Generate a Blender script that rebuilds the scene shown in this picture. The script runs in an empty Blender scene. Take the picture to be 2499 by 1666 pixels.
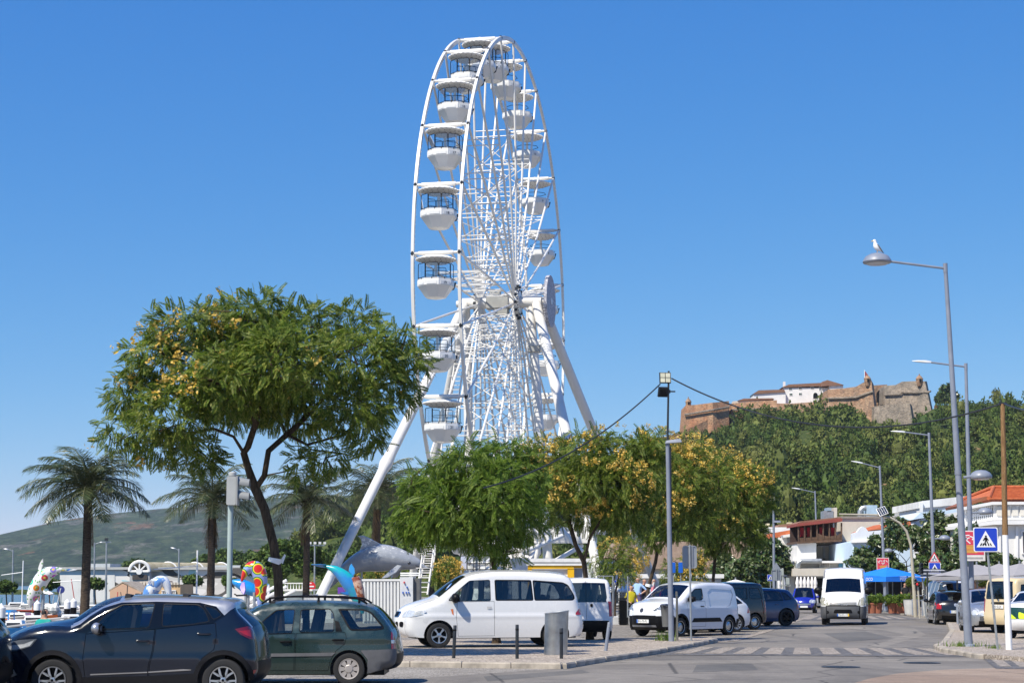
import bpy, bmesh, math, random
import numpy as np
from mathutils import Vector, Matrix, geometry
from math import sin, cos, pi, radians, sqrt, atan2, tan
random.seed(7); np.random.seed(7)
S = bpy.context.scene
COL = S.collection
FOC = 4500.0; CX, CY = 1249.5, 833.0; CAMH = 1.78; PITCH = math.atan(592/4500)
cam_d = bpy.data.cameras.new('camera'); cam = bpy.data.objects.new('camera', cam_d); COL.objects.link(cam)
cam.location = (0, 0, CAMH); cam.rotation_euler = (pi/2+PITCH, 0, 0)
cam_d.sensor_width = 36; cam_d.lens = FOC/2499*36; cam_d.clip_end = 30000; cam_d.clip_start = 0.2
S.camera = cam
S.render.resolution_x, S.render.resolution_y = 1024, 682
SUN = Vector((-0.54, -0.56, 1.0)).normalized()
sun_el = math.asin(SUN.z); sun_az = math.atan2(SUN.x, SUN.y)
W = bpy.data.worlds.new('World'); S.world = W; W.use_nodes = True
nt = W.node_tree; nt.nodes.clear()
sky = nt.nodes.new('ShaderNodeTexSky'); sky.sky_type = 'NISHITA'; sky.sun_disc = False
sky.sun_elevation = sun_el; sky.sun_rotation = sun_az
sky.altitude = 3000; sky.air_density = 1.0; sky.dust_density = 0.0; sky.ozone_density = 6.0
bg = nt.nodes.new('ShaderNodeBackground'); bg.inputs[1].default_value = 0.083
out = nt.nodes.new('ShaderNodeOutputWorld')
sp_ = nt.nodes.new('ShaderNodeSeparateColor'); cb_ = nt.nodes.new('ShaderNodeCombineColor'); nt.links.new(sky.outputs[0], sp_.inputs[0])
for i_, (g_, k_) in enumerate(((1.5, 0.53), (0.82, 1.37), (0.36, 3.85))):      # tone response of the sky colour
 a_ = nt.nodes.new('ShaderNodeMath'); a_.operation = 'POWER'; a_.inputs[1].default_value = g_; nt.links.new(sp_.outputs[i_], a_.inputs[0])
 b_ = nt.nodes.new('ShaderNodeMath'); b_.operation = 'MULTIPLY'; b_.inputs[1].default_value = k_; nt.links.new(a_.outputs[0], b_.inputs[0])
 nt.links.new(b_.outputs[0], cb_.inputs[i_])
nt.links.new(cb_.outputs[0], bg.inputs[0]); nt.links.new(bg.outputs[0], out.inputs[0])
sl = bpy.data.lights.new('sun', 'SUN'); sl.energy = 5.0; sl.angle = radians(0.53); sl.color = (1.0, 0.93, 0.80)
so = bpy.data.objects.new('sun', sl); COL.objects.link(so); so.location = (-60, -40, 120)
so.rotation_euler = SUN.to_track_quat('Z', 'Y').to_euler()
S.view_settings.view_transform = 'Standard'; S.view_settings.look = 'None'
S.view_settings.exposure = 0.42; S.view_settings.gamma = 1.0; S.view_settings.use_curve_mapping = False
S.cycles.max_bounces = 6; S.cycles.diffuse_bounces = 3; S.cycles.glossy_bounces = 3; S.cycles.transmission_bounces = 5
S.cycles.transparent_max_bounces = 10; S.cycles.volume_bounces = 1; S.cycles.caustics_reflective = False; S.cycles.caustics_refractive = False
S.cycles.use_denoising = True
S.cycles.sample_clamp_indirect = 6
def P(px, py, Y):                      # the point seen at a pixel of the 2499x1666 photograph, Y metres away
 u = (px-CX)/FOC; v = (CY-py)/FOC
 y = cos(PITCH)-v*sin(PITCH); z = sin(PITCH)+v*cos(PITCH)
 k = Y/y
 return Vector((u*k, Y, CAMH+z*k))
def G(px, py, z=0.0):                  # the ground point seen at a pixel
 u = (px-CX)/FOC; v = (CY-py)/FOC
 y = cos(PITCH)-v*sin(PITCH); zz = sin(PITCH)+v*cos(PITCH)
 k = (z-CAMH)/zz
 return Vector((u*k, y*k, z))
def GX(px, Y, z=0.0):                  # ground point under a pixel column
 p = P(px, 1425, Y); return Vector((p.x, Y, z))
def lerp(a, b, t): return a+(b-a)*t
def V(*a): return Vector(a)
def interp(x, xs, ys): return float(np.interp(x, xs, ys))
def rnd(a, b): return random.uniform(a, b)
class MB:
 def __init__(s): s.v = []; s.f = []; s.m = []; s.M = None; s.k = 0
 def add(s, vs, fs, k=None):
  o = len(s.v); M = s.M
  if M is None: s.v.extend([tuple(p) for p in vs])
  else: s.v.extend([tuple(M @ Vector(p)) for p in vs])
  s.f.extend([tuple(i+o for i in f) for f in fs]); s.m.extend([s.k if k is None else k]*len(fs)); return s
 def box(s, c, size, rz=0, k=None, R=None, top=1.0):
  x, y, z = size[0]/2, size[1]/2, size[2]/2
  R = R or Matrix.Rotation(rz, 3, 'Z'); c = Vector(c)
  vs = [c+R @ Vector((a*x*(top if d > 0 else 1), b*y*(top if d > 0 else 1), d*z)) for d in (-1, 1) for a, b in ((-1, -1), (1, -1), (1, 1), (-1, 1))]
  return s.add(vs, [(3, 2, 1, 0), (4, 5, 6, 7), (0, 1, 5, 4), (1, 2, 6, 5), (2, 3, 7, 6), (3, 0, 4, 7)], k)
 def tube(s, p0, p1, r0, r1=None, n=8, cap=True, k=None):
  return s.path([p0, p1], [r0, r0 if r1 is None else r1], n, cap, k)
 def path(s, pts, rs, n=8, cap=True, k=None):
  pts = [Vector(p) for p in pts]
  if not hasattr(rs, '__len__'): rs = [rs]*len(pts)
  vs = []; up = None
  for i, p in enumerate(pts):
   d = (pts[min(i+1, len(pts)-1)]-pts[max(i-1, 0)])
   d = d.normalized() if d.length > 1e-9 else Vector((0, 0, 1))
   if up is None: up = Vector((0, 0, 1)) if abs(d.z) < 0.9 else Vector((1, 0, 0))
   a = d.cross(up)
   if a.length < 1e-6: a = d.orthogonal()
   a.normalize(); b = a.cross(d); up = b
   for j in range(n):
    t = 2*pi*j/n+pi/n; vs.append(p+(a*cos(t)+b*sin(t))*rs[i])
  fs = []
  for i in range(len(pts)-1):
   for j in range(n):
    j2 = (j+1) % n; fs.append((i*n+j, (i+1)*n+j, (i+1)*n+j2, i*n+j2))
  if cap:
   fs.append(tuple(range(n))); o = (len(pts)-1)*n; fs.append(tuple(o+n-1-j for j in range(n)))
  return s.add(vs, fs, k)
 def lathe(s, prof, n=16, c=(0, 0, 0), R=None, k=None, a0=0.0, sq=1.0, cap=True):   # prof: (radius, height) about Z
  c = Vector(c); R = R or Matrix.Identity(3); vs = []; fs = []
  for r, h in prof:
   for j in range(n):
    t = 2*pi*j/n+a0; vs.append(c+R @ Vector((r*cos(t), r*sin(t)*sq, h)))
  for i in range(len(prof)-1):
   for j in range(n):
    j2 = (j+1) % n; fs.append((i*n+j, i*n+j2, (i+1)*n+j2, (i+1)*n+j))
  if cap: fs.append(tuple(n-1-j for j in range(n))); o = (len(prof)-1)*n; fs.append(tuple(o+j for j in range(n)))
  return s.add(vs, fs, k)
 def ball(s, c, r, n=12, m=8, k=None, R=None):
  r = r if hasattr(r, '__len__') else (r, r, r); R = R or Matrix.Identity(3); c = Vector(c)
  vs = []; fs = []
  for i in range(m+1):
   a = -pi/2+pi*i/m
   for j in range(n):
    t = 2*pi*j/n; vs.append(c+R @ Vector((r[0]*cos(a)*cos(t), r[1]*cos(a)*sin(t), r[2]*sin(a))))
  for i in range(m):
   for j in range(n):
    j2 = (j+1) % n; fs.append((i*n+j, i*n+j2, (i+1)*n+j2, (i+1)*n+j))
  return s.add(vs, fs, k)
 def prism(s, poly, fn0, fn1, k=None):                # poly 2D; fn0/fn1 map a 2D point to the two end faces
  n = len(poly); vs = [fn0(*p) for p in poly]+[fn1(*p) for p in poly]
  fs = [tuple(range(n-1, -1, -1)), tuple(range(n, 2*n))]+[(i, (i+1) % n, n+(i+1) % n, n+i) for i in range(n)]
  return s.add(vs, fs, k)
 def slab(s, poly, z0, z1, k=None):                   # plan polygon -> slab
  return s.prism(poly, lambda x, y: (x, y, z0), lambda x, y: (x, y, z1), k)
 def wall(s, poly, y0, y1, k=None):                   # elevation polygon in x,z -> slab along y
  return s.prism(poly, lambda x, z: (x, y0, z), lambda x, z: (x, y1, z), k)
 def build(s, name, mats, parent=None, smooth=0.6, merge=0, fix=True, normals=None):
  me = bpy.data.meshes.new(name); me.from_pydata(s.v, [], s.f)
  if not isinstance(mats, (list, tuple)): mats = [mats]
  for m in mats: me.materials.append(m)
  if len(mats) > 1: me.polygons.foreach_set('material_index', s.m)
  if normals is not None:
   me.polygons.foreach_set('use_smooth', [True]*len(me.polygons)); me.update(); me.normals_split_custom_set_from_vertices([tuple(q) for q in normals]); return link(name, me, parent)
  if merge or fix:
   bm = bmesh.new(); bm.from_mesh(me)
   if merge: bmesh.ops.remove_doubles(bm, verts=bm.verts, dist=merge)
   lv_ = [q for q in bm.verts if not q.link_faces]
   if lv_: bmesh.ops.delete(bm, geom=lv_, context='VERTS')
   if fix: bmesh.ops.recalc_face_normals(bm, faces=bm.faces)
   bm.to_mesh(me); bm.free()
  if smooth:
   me.polygons.foreach_set('use_smooth', [True]*len(me.polygons))
   me.set_sharp_from_angle(angle=smooth)
  me.update()
  return link(name, me, parent)
def link(name, me, parent=None):
 o = bpy.data.objects.new(name, me); COL.objects.link(o)
 if parent is not None: o.parent = parent
 return o
def np_mesh(name, verts, faces, mats, parent=None, smooth=False, mi=None):   # quads or tris as arrays
 me = bpy.data.meshes.new(name); nf, w = faces.shape
 me.vertices.add(len(verts)); me.vertices.foreach_set('co', np.ascontiguousarray(verts, dtype=np.float32).ravel())
 me.loops.add(nf*w); me.loops.foreach_set('vertex_index', np.ascontiguousarray(faces, dtype=np.int32).ravel())
 me.polygons.add(nf); me.polygons.foreach_set('loop_start', np.arange(0, nf*w, w, dtype=np.int32))
 for m in (mats if isinstance(mats, (list, tuple)) else [mats]): me.materials.append(m)
 if mi is not None: me.polygons.foreach_set('material_index', mi.astype(np.int32))
 me.polygons.foreach_set('use_smooth', np.full(nf, bool(smooth)))
 me.update(calc_edges=True)
 return link(name, me, parent)
def tag(o, label=None, cat=None, group=None, kind=None):
 if label: o['label'] = label
 if cat: o['category'] = cat
 if group: o['group'] = group
 if kind: o['kind'] = kind
 return o
def thing(name, label, cat, loc=(0, 0, 0), rz=0.0, group=None):
 o = bpy.data.objects.new(name, None); COL.objects.link(o); o.location = loc; o.rotation_euler = (0, 0, rz)
 o.empty_display_size = 0.2
 return tag(o, label, cat, group)
def copy_tree(o, parent=None):
 c = o.copy(); COL.objects.link(c); c.parent = parent
 for ch in KIDS.get(o.name, None) or o.children: copy_tree(ch, c)
 return c
KIDS = {}
MATS = {}
class NG:
 def __init__(s, name):
  s.m = bpy.data.materials.new(name); s.m.use_nodes = True; s.t = s.m.node_tree; s.t.nodes.clear()
  s.out = s.t.nodes.new('ShaderNodeOutputMaterial'); s.b = s.t.nodes.new('ShaderNodeBsdfPrincipled')
  s.t.links.new(s.b.outputs[0], s.out.inputs[0])
 def n(s, typ, **kw):
  x = s.t.nodes.new(typ)
  for k, v in kw.items():
   if k.startswith('i_'): x.inputs[k[2:].replace('_', ' ')].default_value = v
   elif k.startswith('n') and k[1:].isdigit(): x.inputs[int(k[1:])].default_value = v
   else: setattr(x, k, v)
  return x
 def l(s, a, b, ao=0, bi=0):
  s.t.links.new(a.outputs[ao] if not isinstance(ao, str) else a.outputs[ao], b.inputs[bi]); return b
 def coord(s, kind='Object', scale=(1, 1, 1)):
  tc = s.n('ShaderNodeTexCoord'); mp = s.n('ShaderNodeMapping'); mp.inputs['Scale'].default_value = scale
  s.t.links.new(tc.outputs[kind], mp.inputs['Vector']); return mp
 def noise(s, scale, detail=4, rough=0.55, co=None, dist=0):
  x = s.n('ShaderNodeTexNoise'); x.inputs['Scale'].default_value = scale; x.inputs['Detail'].default_value = detail
  x.inputs['Roughness'].default_value = rough; x.inputs['Distortion'].default_value = dist
  if co is not None: s.l(co, x, 0, 'Vector')
  return x
 def ramp(s, src, stops, ao=0, interp='LINEAR'):
  r = s.n('ShaderNodeValToRGB'); e = r.color_ramp.elements; r.color_ramp.interpolation = interp
  while len(e) < len(stops): e.new(0.5)
  for q, (p, c) in zip(e, stops):
   q.position = p; q.color = (c, c, c, 1) if not hasattr(c, '__len__') else (*c[:3], 1)
  s.l(src, r, ao, 0); return r
 def mix(s, fac, a, b, mode='MIX', fo=0):
  x = s.n('ShaderNodeMix', data_type='RGBA', blend_type=mode)
  if isinstance(fac, (int, float)): x.inputs[0].default_value = fac
  else: s.l(fac, x, fo, 0)
  for i, q in ((6, a), (7, b)):
   if isinstance(q, (tuple, list)): x.inputs[i].default_value = (*q[:3], 1)
   else: s.t.links.new(q.outputs['Result'] if q.bl_idname == 'ShaderNodeMix' and q.data_type == 'RGBA' and False else (q.outputs[2] if q.bl_idname == 'ShaderNodeMix' else q.outputs[0]), x.inputs[i])
  return x
 def col(s, node):
  s.t.links.new(node.outputs[2] if node.bl_idname == 'ShaderNodeMix' else node.outputs[0], s.b.inputs['Base Color'])
 def bump(s, node, strength=0.3, dist=0.02, ao=0):
  b = s.n('ShaderNodeBump'); b.inputs['Strength'].default_value = strength; b.inputs['Distance'].default_value = dist
  s.l(node, b, ao, 'Height'); s.l(b, s.b, 0, 'Normal'); return b
def setp(b, rough=0.5, metal=0.0, spec=0.5, coat=0.0, **kw):
 b.inputs['Roughness'].default_value = rough; b.inputs['Metallic'].default_value = metal
 b.inputs['Specular IOR Level'].default_value = spec; b.inputs['Coat Weight'].default_value = coat
 b.inputs['Coat Roughness'].default_value = 0.03
def plain(name, c, rough=0.5, metal=0.0, spec=0.5, coat=0.0, var=0.12, scale=3.0, bump=0.0, kind='Object'):
 if name in MATS: return MATS[name]
 g = NG(name); setp(g.b, rough, metal, spec, coat)
 co = g.coord(kind); nz = g.noise(scale, 5, 0.6, co)
 lo = tuple(max(0, x*(1-var)) for x in c); hi = tuple(min(1, x*(1+var)) for x in c)
 g.col(g.ramp(nz, [(0.3, lo), (0.7, hi)]))
 rr = g.ramp(nz, [(0.25, max(0.02, rough*0.8)), (0.75, min(1, rough*1.2))]); g.l(rr, g.b, 0, 'Roughness')
 if bump: g.bump(nz, bump, 0.02)
 MATS[name] = g.m; return g.m
def paint(name, c, rough=0.28, coat=1.0, metal=0.0, dirt=0.15):
 if name in MATS: return MATS[name]
 g = NG(name); setp(g.b, rough, metal, 0.5, coat)
 co = g.coord(); nz = g.noise(2.2, 6, 0.65, co)
 sep = g.n('ShaderNodeSeparateXYZ'); g.l(co, sep)
 low = g.ramp(sep, [(0.15, 1.0), (0.75, 0.0)], ao='Z')
 mm = g.n('ShaderNodeMath', operation='MULTIPLY'); g.l(low, mm, 0, 0); g.l(g.ramp(nz, [(0.35, 0.2), (0.7, 1.0)]), mm, 0, 1)
 m2 = g.n('ShaderNodeMath', operation='MULTIPLY'); g.l(mm, m2, 0, 0); m2.inputs[1].default_value = dirt*3
 g.col(g.mix(m2, c, (0.22, 0.19, 0.15)))
 r = g.ramp(nz, [(0.3, rough*0.8), (0.75, rough*1.35)]); g.l(r, g.b, 0, 'Roughness')
 MATS[name] = g.m; return g.m
def glass(name, tint=(0.5, 0.55, 0.55), rough=0.02, opac=0.35):
 if name in MATS: return MATS[name]
 g = NG(name); g.t.nodes.remove(g.b)
 tr = g.n('ShaderNodeBsdfTransparent'); tr.inputs[0].default_value = (*tint, 1)
 gl = g.n('ShaderNodeBsdfGlossy'); gl.inputs['Roughness'].default_value = rough; gl.inputs[0].default_value = (0.9, 0.93, 0.96, 1)
 fr = g.n('ShaderNodeFresnel'); fr.inputs[0].default_value = 1.52
 ad = g.n('ShaderNodeMath', operation='MULTIPLY_ADD'); g.l(fr, ad); ad.inputs[1].default_value = 0.8; ad.inputs[2].default_value = opac*0.1
 mx = g.n('ShaderNodeMixShader'); g.l(ad, mx, 0, 0); g.t.links.new(tr.outputs[0], mx.inputs[1]); g.t.links.new(gl.outputs[0], mx.inputs[2])
 g.t.links.new(mx.outputs[0], g.out.inputs[0]); MATS[name] = g.m; return g.m
def leafmat(name, cols, trans=0.35, rough=0.5, spec=0.35):
 if name in MATS: return MATS[name]
 g = NG(name); setp(g.b, rough, 0, spec)
 geo = g.n('ShaderNodeNewGeometry'); r = g.n('ShaderNodeValToRGB'); e = r.color_ramp.elements
 while len(e) < len(cols): e.new(0.5)
 for i, (q, c) in enumerate(zip(e, cols)): q.position = i/max(1, len(cols)-1); q.color = (*c, 1)
 g.t.links.new(geo.outputs['Random Per Island'], r.inputs[0])
 co = g.coord(); nz = g.noise(0.9, 3, 0.6, co)
 mx = g.mix(0.5, r, g.ramp(nz, [(0.3, 0.55), (0.7, 1.25)]), 'MULTIPLY')
 g.col(mx)
 tl = g.n('ShaderNodeBsdfTranslucent'); g.t.links.new(mx.outputs[2], tl.inputs[0])
 ms = g.n('ShaderNodeMixShader'); ms.inputs[0].default_value = trans
 g.t.links.new(g.b.outputs[0], ms.inputs[1]); g.t.links.new(tl.outputs[0], ms.inputs[2]); g.t.links.new(ms.outputs[0], g.out.inputs[0])
 MATS[name] = g.m; return g.m
WHITE_STEEL = None
def steel_white():
 g = NG('white_steel'); setp(g.b, 0.38, 0, 0.5, 0.2); co = g.coord()
 n1 = g.noise(0.7, 8, 0.7, co); n2 = g.noise(6, 4, 0.6, co)
 a = g.mix(g.ramp(n1, [(0.52, 0.0), (0.75, 0.35)]), (0.70, 0.685, 0.65), (0.42, 0.36, 0.26))
 g.col(g.mix(g.ramp(n2, [(0.62, 0), (0.85, 0.25)]), a, (0.42, 0.40, 0.36))); MATS['white_steel'] = g.m; return g.m
WHITE_STEEL = steel_white()
BLACK = plain('black_plastic', (0.006, 0.006, 0.007), 0.45, 0, 0.16, var=0.3)
RUBBER = plain('tyre_rubber', (0.015, 0.015, 0.016), 0.8, var=0.3, scale=9)
GREYM = plain('grey_painted_metal', (0.21, 0.235, 0.29), 0.42, 0.0, 0.5, 0.2, var=0.14, scale=2.0)
DARKM = plain('dark_metal', (0.03, 0.034, 0.04), 0.45, 0.3, var=0.25)
GALV = plain('galvanised_metal', (0.36, 0.38, 0.39), 0.42, 0.55, var=0.2, scale=5)
SILVER = plain('alloy_silver', (0.55, 0.56, 0.57), 0.3, 0.85, var=0.06)
WHITEP = plain('white_paint', (0.8, 0.8, 0.79), 0.45, var=0.05)
BARK = None
def barkmat(name, c0, c1, sc=(9, 9, 1.6)):
 g = NG(name); setp(g.b, 0.9, 0, 0.15); co = g.coord('Object', sc); nz = g.noise(2.5, 8, 0.7, co, 0.6)
 g.col(g.ramp(nz, [(0.32, c0), (0.68, c1)])); g.bump(nz, 0.9, 0.06); MATS[name] = g.m; return g.m
BARK = barkmat('bark_brown', (0.028, 0.02, 0.014), (0.13, 0.095, 0.065))
PBARK = barkmat('palm_bark', (0.03, 0.022, 0.017), (0.15, 0.11, 0.08), (2.5, 2.5, 12))
M_SKIN = plain('skin', (.48, .27, .18), .55, var=.08)
def body_mesh(joints, edges, rad):
 me = bpy.data.meshes.new('person'); me.from_pydata([joints[k] for k in joints], [(list(joints).index(a), list(joints).index(b)) for a, b in edges], [])
 o = bpy.data.objects.new('person', me); COL.objects.link(o)
 md = o.modifiers.new('skin', 'SKIN'); md.use_smooth_shade = True
 if not me.skin_vertices: pass
 for i, k in enumerate(joints):
  sv = me.skin_vertices[0].data[i]; r = rad[k]; sv.radius = r if hasattr(r, '__len__') else (r, r); sv.use_root = (k == 'pelvis')
 sb = o.modifiers.new('sub', 'SUBSURF'); sb.levels = 2; sb.render_levels = 2
 dg = bpy.context.evaluated_depsgraph_get(); e = o.evaluated_get(dg); m2 = bpy.data.meshes.new_from_object(e); bpy.data.objects.remove(o); return m2
def make_body(pose='stand'):
 J = dict(pelvis=(0, 0, .95), belly=(0, .0, 1.10), chest=(0, .01, 1.32), neck=(0, .0, 1.50), head0=(0, -.015, 1.58), head=(0, -.03, 1.67), top=(0, -.015, 1.74),
             shL=(.17, 0, 1.42), elL=(.27, .02, 1.16), wrL=(.25, -.10, .94), haL=(.24, -.13, .87), shR=(-.17, 0, 1.42), elR=(-.27, .02, 1.16), wrR=(-.25, -.10, .94), haR=(-.24, -.13, .87),
             hiL=(.09, 0, .90), knL=(.11, -.02, .50), anL=(.11, .02, .09), toL=(.13, -.15, .035), hiR=(-.09, 0, .90), knR=(-.11, -.02, .50), anR=(-.11, .02, .09), toR=(-.13, -.15, .035))
 if pose == 'akimbo': J.update(elR=(-.42, .10, 1.20), wrR=(-.22, -.02, 1.06), haR=(-.15, -.06, 1.05), elL=(.40, .10, 1.19), wrL=(.22, -.03, 1.04), haL=(.16, -.07, 1.03))
 if pose == 'sit': J.update(knL=(.13, -.42, .90), anL=(.13, -.42, .50), toL=(.14, -.58, .46), knR=(-.13, -.42, .90), anR=(-.13, -.42, .50), toR=(-.14, -.58, .46), wrL=(.2, -.28, 1.0), haL=(.18, -.35, 1.0), wrR=(-.2, -.28, 1.0), haR=(-.18, -.35, 1.0))
 E = [('pelvis', 'belly'), ('belly', 'chest'), ('chest', 'neck'), ('neck', 'head0'), ('head0', 'head'), ('head', 'top'), ('chest', 'shL'), ('shL', 'elL'), ('elL', 'wrL'), ('wrL', 'haL'), ('chest', 'shR'), ('shR', 'elR'), ('elR', 'wrR'), ('wrR', 'haR'), ('pelvis', 'hiL'), ('hiL', 'knL'), ('knL', 'anL'), ('anL', 'toL'), ('pelvis', 'hiR'), ('hiR', 'knR'), ('knR', 'anR'), ('anR', 'toR')]
 Rd = dict(pelvis=(.15, .11), belly=(.155, .12), chest=(.165, .115), neck=.058, head0=(.07, .08), head=(.082, .10), top=(.05, .06), shL=.07, elL=.048, wrL=.034, haL=.04, shR=.07, elR=.048, wrR=.034, haR=.04, hiL=.095, knL=.065, anL=.045, toL=.04, hiR=.095, knR=.065, anR=.045, toR=.04)
 return body_mesh(J, E, Rd)
BODY = {k: make_body(k) for k in ('stand', 'akimbo', 'sit')}
def person(label, loc, rz, shirt, trousers, hair=(.06, .05, .045), pose='stand', s=1.0, sleeve=1.2, group=None):
 me = BODY[pose].copy(); me.materials.clear()
 for m_ in (M_SKIN, plain('cloth_%02d%02d%02d' % tuple(int(c*99) for c in shirt), shirt, .85, var=.1), plain('cloth_%02d%02d%02d' % tuple(int(c*99) for c in trousers), trousers, .85, var=.12), plain('hair_%02d' % int(hair[0]*99), hair, .7), BLACK): me.materials.append(m_)
 for p in me.polygons:
  c = p.center; k = 0
  if c.z < .075 or (pose == 'sit' and c.z < .52): k = 4
  elif c.z < 1.0 and not (abs(c.x) > .18 and c.z > .8 and pose != 'sit'): k = 2
  elif c.z < 1.49 and (abs(c.x) < .22 or c.z > sleeve): k = 1
  elif c.z > 1.715 or (c.z > 1.60 and c.y > .02): k = 3
  p.material_index = k; p.use_smooth = True
 o = link('person', me); tag(o, label, 'person', group); o.location = loc; o.rotation_euler = (0, 0, rz); o.scale = (s, s, s)
 for sg in (-1, 1):                                   # face and fingers
  m = MB(); m.ball((sg*.032, -.118, 1.665), (.014, .008, .009), 6, 4); m.build('eye', BLACK, o)
  m = MB(); m.ball((sg*.085, -.02, 1.655), (.014, .03, .035), 6, 4); m.build('ear', M_SKIN, o)
 m = MB(); m.path([(0, -.115, 1.68), (0, -.145, 1.645), (0, -.118, 1.635)], [.01, .016, .012], 5); m.build('nose', M_SKIN, o)
 m = MB(); m.ball((0, -.115, 1.60), (.03, .012, .008), 6, 4); m.build('mouth', plain('lip', (.36, .14, .12), .5), o)
 J = dict(stand=((.24, -.13, .87), (0, -.3, -1)), akimbo=((.15, -.07, 1.04), (-.4, -.8, -.3)), sit=((.18, -.35, 1.0), (0, -1, -.2)))[pose]
 for sg in (-1, 1):
  d = Vector((sg*J[1][0], J[1][1], J[1][2])).normalized(); b = Vector((sg*J[0][0], J[0][1], J[0][2])); sd = d.cross(Vector((sg, 0, .2))).normalized()
  m = MB()
  for i, (q, l) in enumerate(((-.03, .07), (-.01, .085), (.01, .08), (.03, .062))):
   p0 = b+sd*q; m.path([p0, p0+d*l*.55, p0+d*l+Vector((0, 0, -.01))], [.0095, .009, .0065], 5)
  m.path([b-sd*.035, b-sd*.06+d*.03, b-sd*.055+d*.055], [.011, .010, .007], 5); m.build('fingers', M_SKIN, o)
 return o
# ================================================================== the setting: ground, road, pavements, water, hills
def groundmat():
 g = NG('dusty_paving'); setp(g.b, 0.85, 0, 0.25); co = g.coord('Object')
 v = g.n('ShaderNodeTexVoronoi', feature='DISTANCE_TO_EDGE'); v.inputs['Scale'].default_value = 8.5; g.l(co, v, 0, 'Vector')
 vc = g.n('ShaderNodeTexVoronoi'); vc.inputs['Scale'].default_value = 8.5; g.l(co, vc, 0, 'Vector')
 n = g.noise(0.35, 8, 0.65, co); n2 = g.noise(14, 3, 0.6, co)
 base = g.mix(g.ramp(n, [(0.35, 0), (0.65, 1)]), (0.24, 0.2, 0.15), (0.38, 0.315, 0.24))
 st = g.mix(0.35, base, vc, 'OVERLAY'); hs_ = g.n('ShaderNodeHueSaturation'); hs_.inputs['Saturation'].default_value = 0.45; g.t.links.new(st.outputs[2], hs_.inputs['Color'])
 g.col(g.mix(g.ramp(v, [(0.02, 1.0), (0.09, 0.0)]), hs_, (0.13, 0.115, 0.095)))
 g.bump(g.ramp(v, [(0.0, 0), (0.12, 1)]), 0.6, 0.02); return g.m
def cobble(name, lo, hi, joint, sc=10.0):
 g = NG(name); setp(g.b, 0.75, 0, 0.3); co = g.coord('Object')
 v = g.n('ShaderNodeTexVoronoi', feature='DISTANCE_TO_EDGE'); v.inputs['Scale'].default_value = sc; g.l(co, v, 0, 'Vector')
 vc = g.n('ShaderNodeTexVoronoi'); vc.inputs['Scale'].default_value = sc; g.l(co, vc, 0, 'Vector')
 sp = g.n('ShaderNodeSeparateColor'); g.l(vc, sp, 'Color')
 n = g.noise(0.5, 6, 0.6, co)
 a = g.ramp(sp, [(0.0, lo), (1.0, hi)])
 b = g.mix(0.6, a, g.ramp(n, [(0.3, 0.75), (0.7, 1.1)]), 'MULTIPLY')
 g.col(g.mix(g.ramp(v, [(0.03, 0.85), (0.1, 0.0)]), b, joint)); g.bump(g.ramp(v, [(0.0, 0), (0.12, 1)]), 0.7, 0.02)
 return g.m
def asphaltmat(name, c0, c1, patch):
 g = NG(name); setp(g.b, 0.8, 0, 0.3); co = g.coord('Object')
 n1 = g.noise(0.22, 6, 0.6, co, 0.6); n2 = g.noise(60, 3, 0.7, co); n3 = g.noise(2.2, 5, 0.6, co)
 st = g.coord('Object', (0.35, 0.06, 1)); n4 = g.noise(1.1, 5, 0.6, st, 1.2)
 a = g.mix(g.ramp(n1, [(0.35, 0), (0.65, 1)]), c0, c1)
 v_ = g.n('ShaderNodeTexVoronoi', feature='DISTANCE_TO_EDGE'); v_.inputs['Scale'].default_value = .28; wv = g.coord('Object', (1, 1, 1)); g.l(g.mix(.12, wv, n3, 'ADD'), v_, 2, 'Vector')
 b0 = g.mix(g.ramp(n4, [(0.50, 0), (0.68, 0.75)]), a, patch); b = g.mix(g.ramp(v_, [(.004, .75), (.012, 0)]), b0, (.05, .048, .045))
 c = g.mix(0.8, b, g.ramp(n2, [(0.25, 0.45), (0.75, 1.5)]), 'MULTIPLY')
 g.col(g.mix(0.4, c, g.ramp(n3, [(0.3, 0.7), (0.7, 1.25)]), 'MULTIPLY'))
 g.bump(n2, 0.5, 0.01); return g.m
M_GROUND = groundmat()
M_ASPH = asphaltmat('asphalt', (0.165, 0.15, 0.132), (0.225, 0.205, 0.18), (0.115, 0.106, 0.097))
M_ASPH2 = asphaltmat('brown_asphalt', (0.27, 0.2, 0.15), (0.33, 0.255, 0.195), (0.2, 0.15, 0.115))
M_COBW = cobble('pale_cobbles', (0.36, 0.305, 0.25), (0.56, 0.485, 0.41), (0.16, 0.13, 0.10))
M_COBD = cobble('dark_basalt_cobbles', (0.05, 0.052, 0.06), (0.16, 0.16, 0.17), (0.2, 0.18, 0.155), 8)
M_COBP = cobble('pale_crossing_cobbles', (0.28, 0.24, 0.2), (0.44, 0.385, 0.33), (0.15, 0.13, 0.11), 8)
M_KERB = plain('kerb_stone', (0.34, 0.30, 0.25), 0.85, var=0.35, scale=4, bump=0.5)
def sheet(name, poly, z, mat, kind='structure', parent=None):
 vs = [(p[0], p[1], z) for p in poly]
 tess = geometry.tessellate_polygon([[Vector((a, b, 0)) for a, b, _ in vs]])
 m = MB(); m.add(vs, [tuple(t) for t in tess]); o = m.build(name, mat, parent, smooth=0)
 for pl in o.data.polygons:
  if pl.normal.z < 0: pl.flip()
 if parent is None: o['kind'] = kind
 return o
def gp(lst, z=0): return [tuple(G(a, b, z)[:2]) for a, b in lst]
sheet('ground', [(-3400, -60), (2700, -60), (2700, 5100), (-3400, 5100)], 0.0, M_GROUND)
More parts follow.
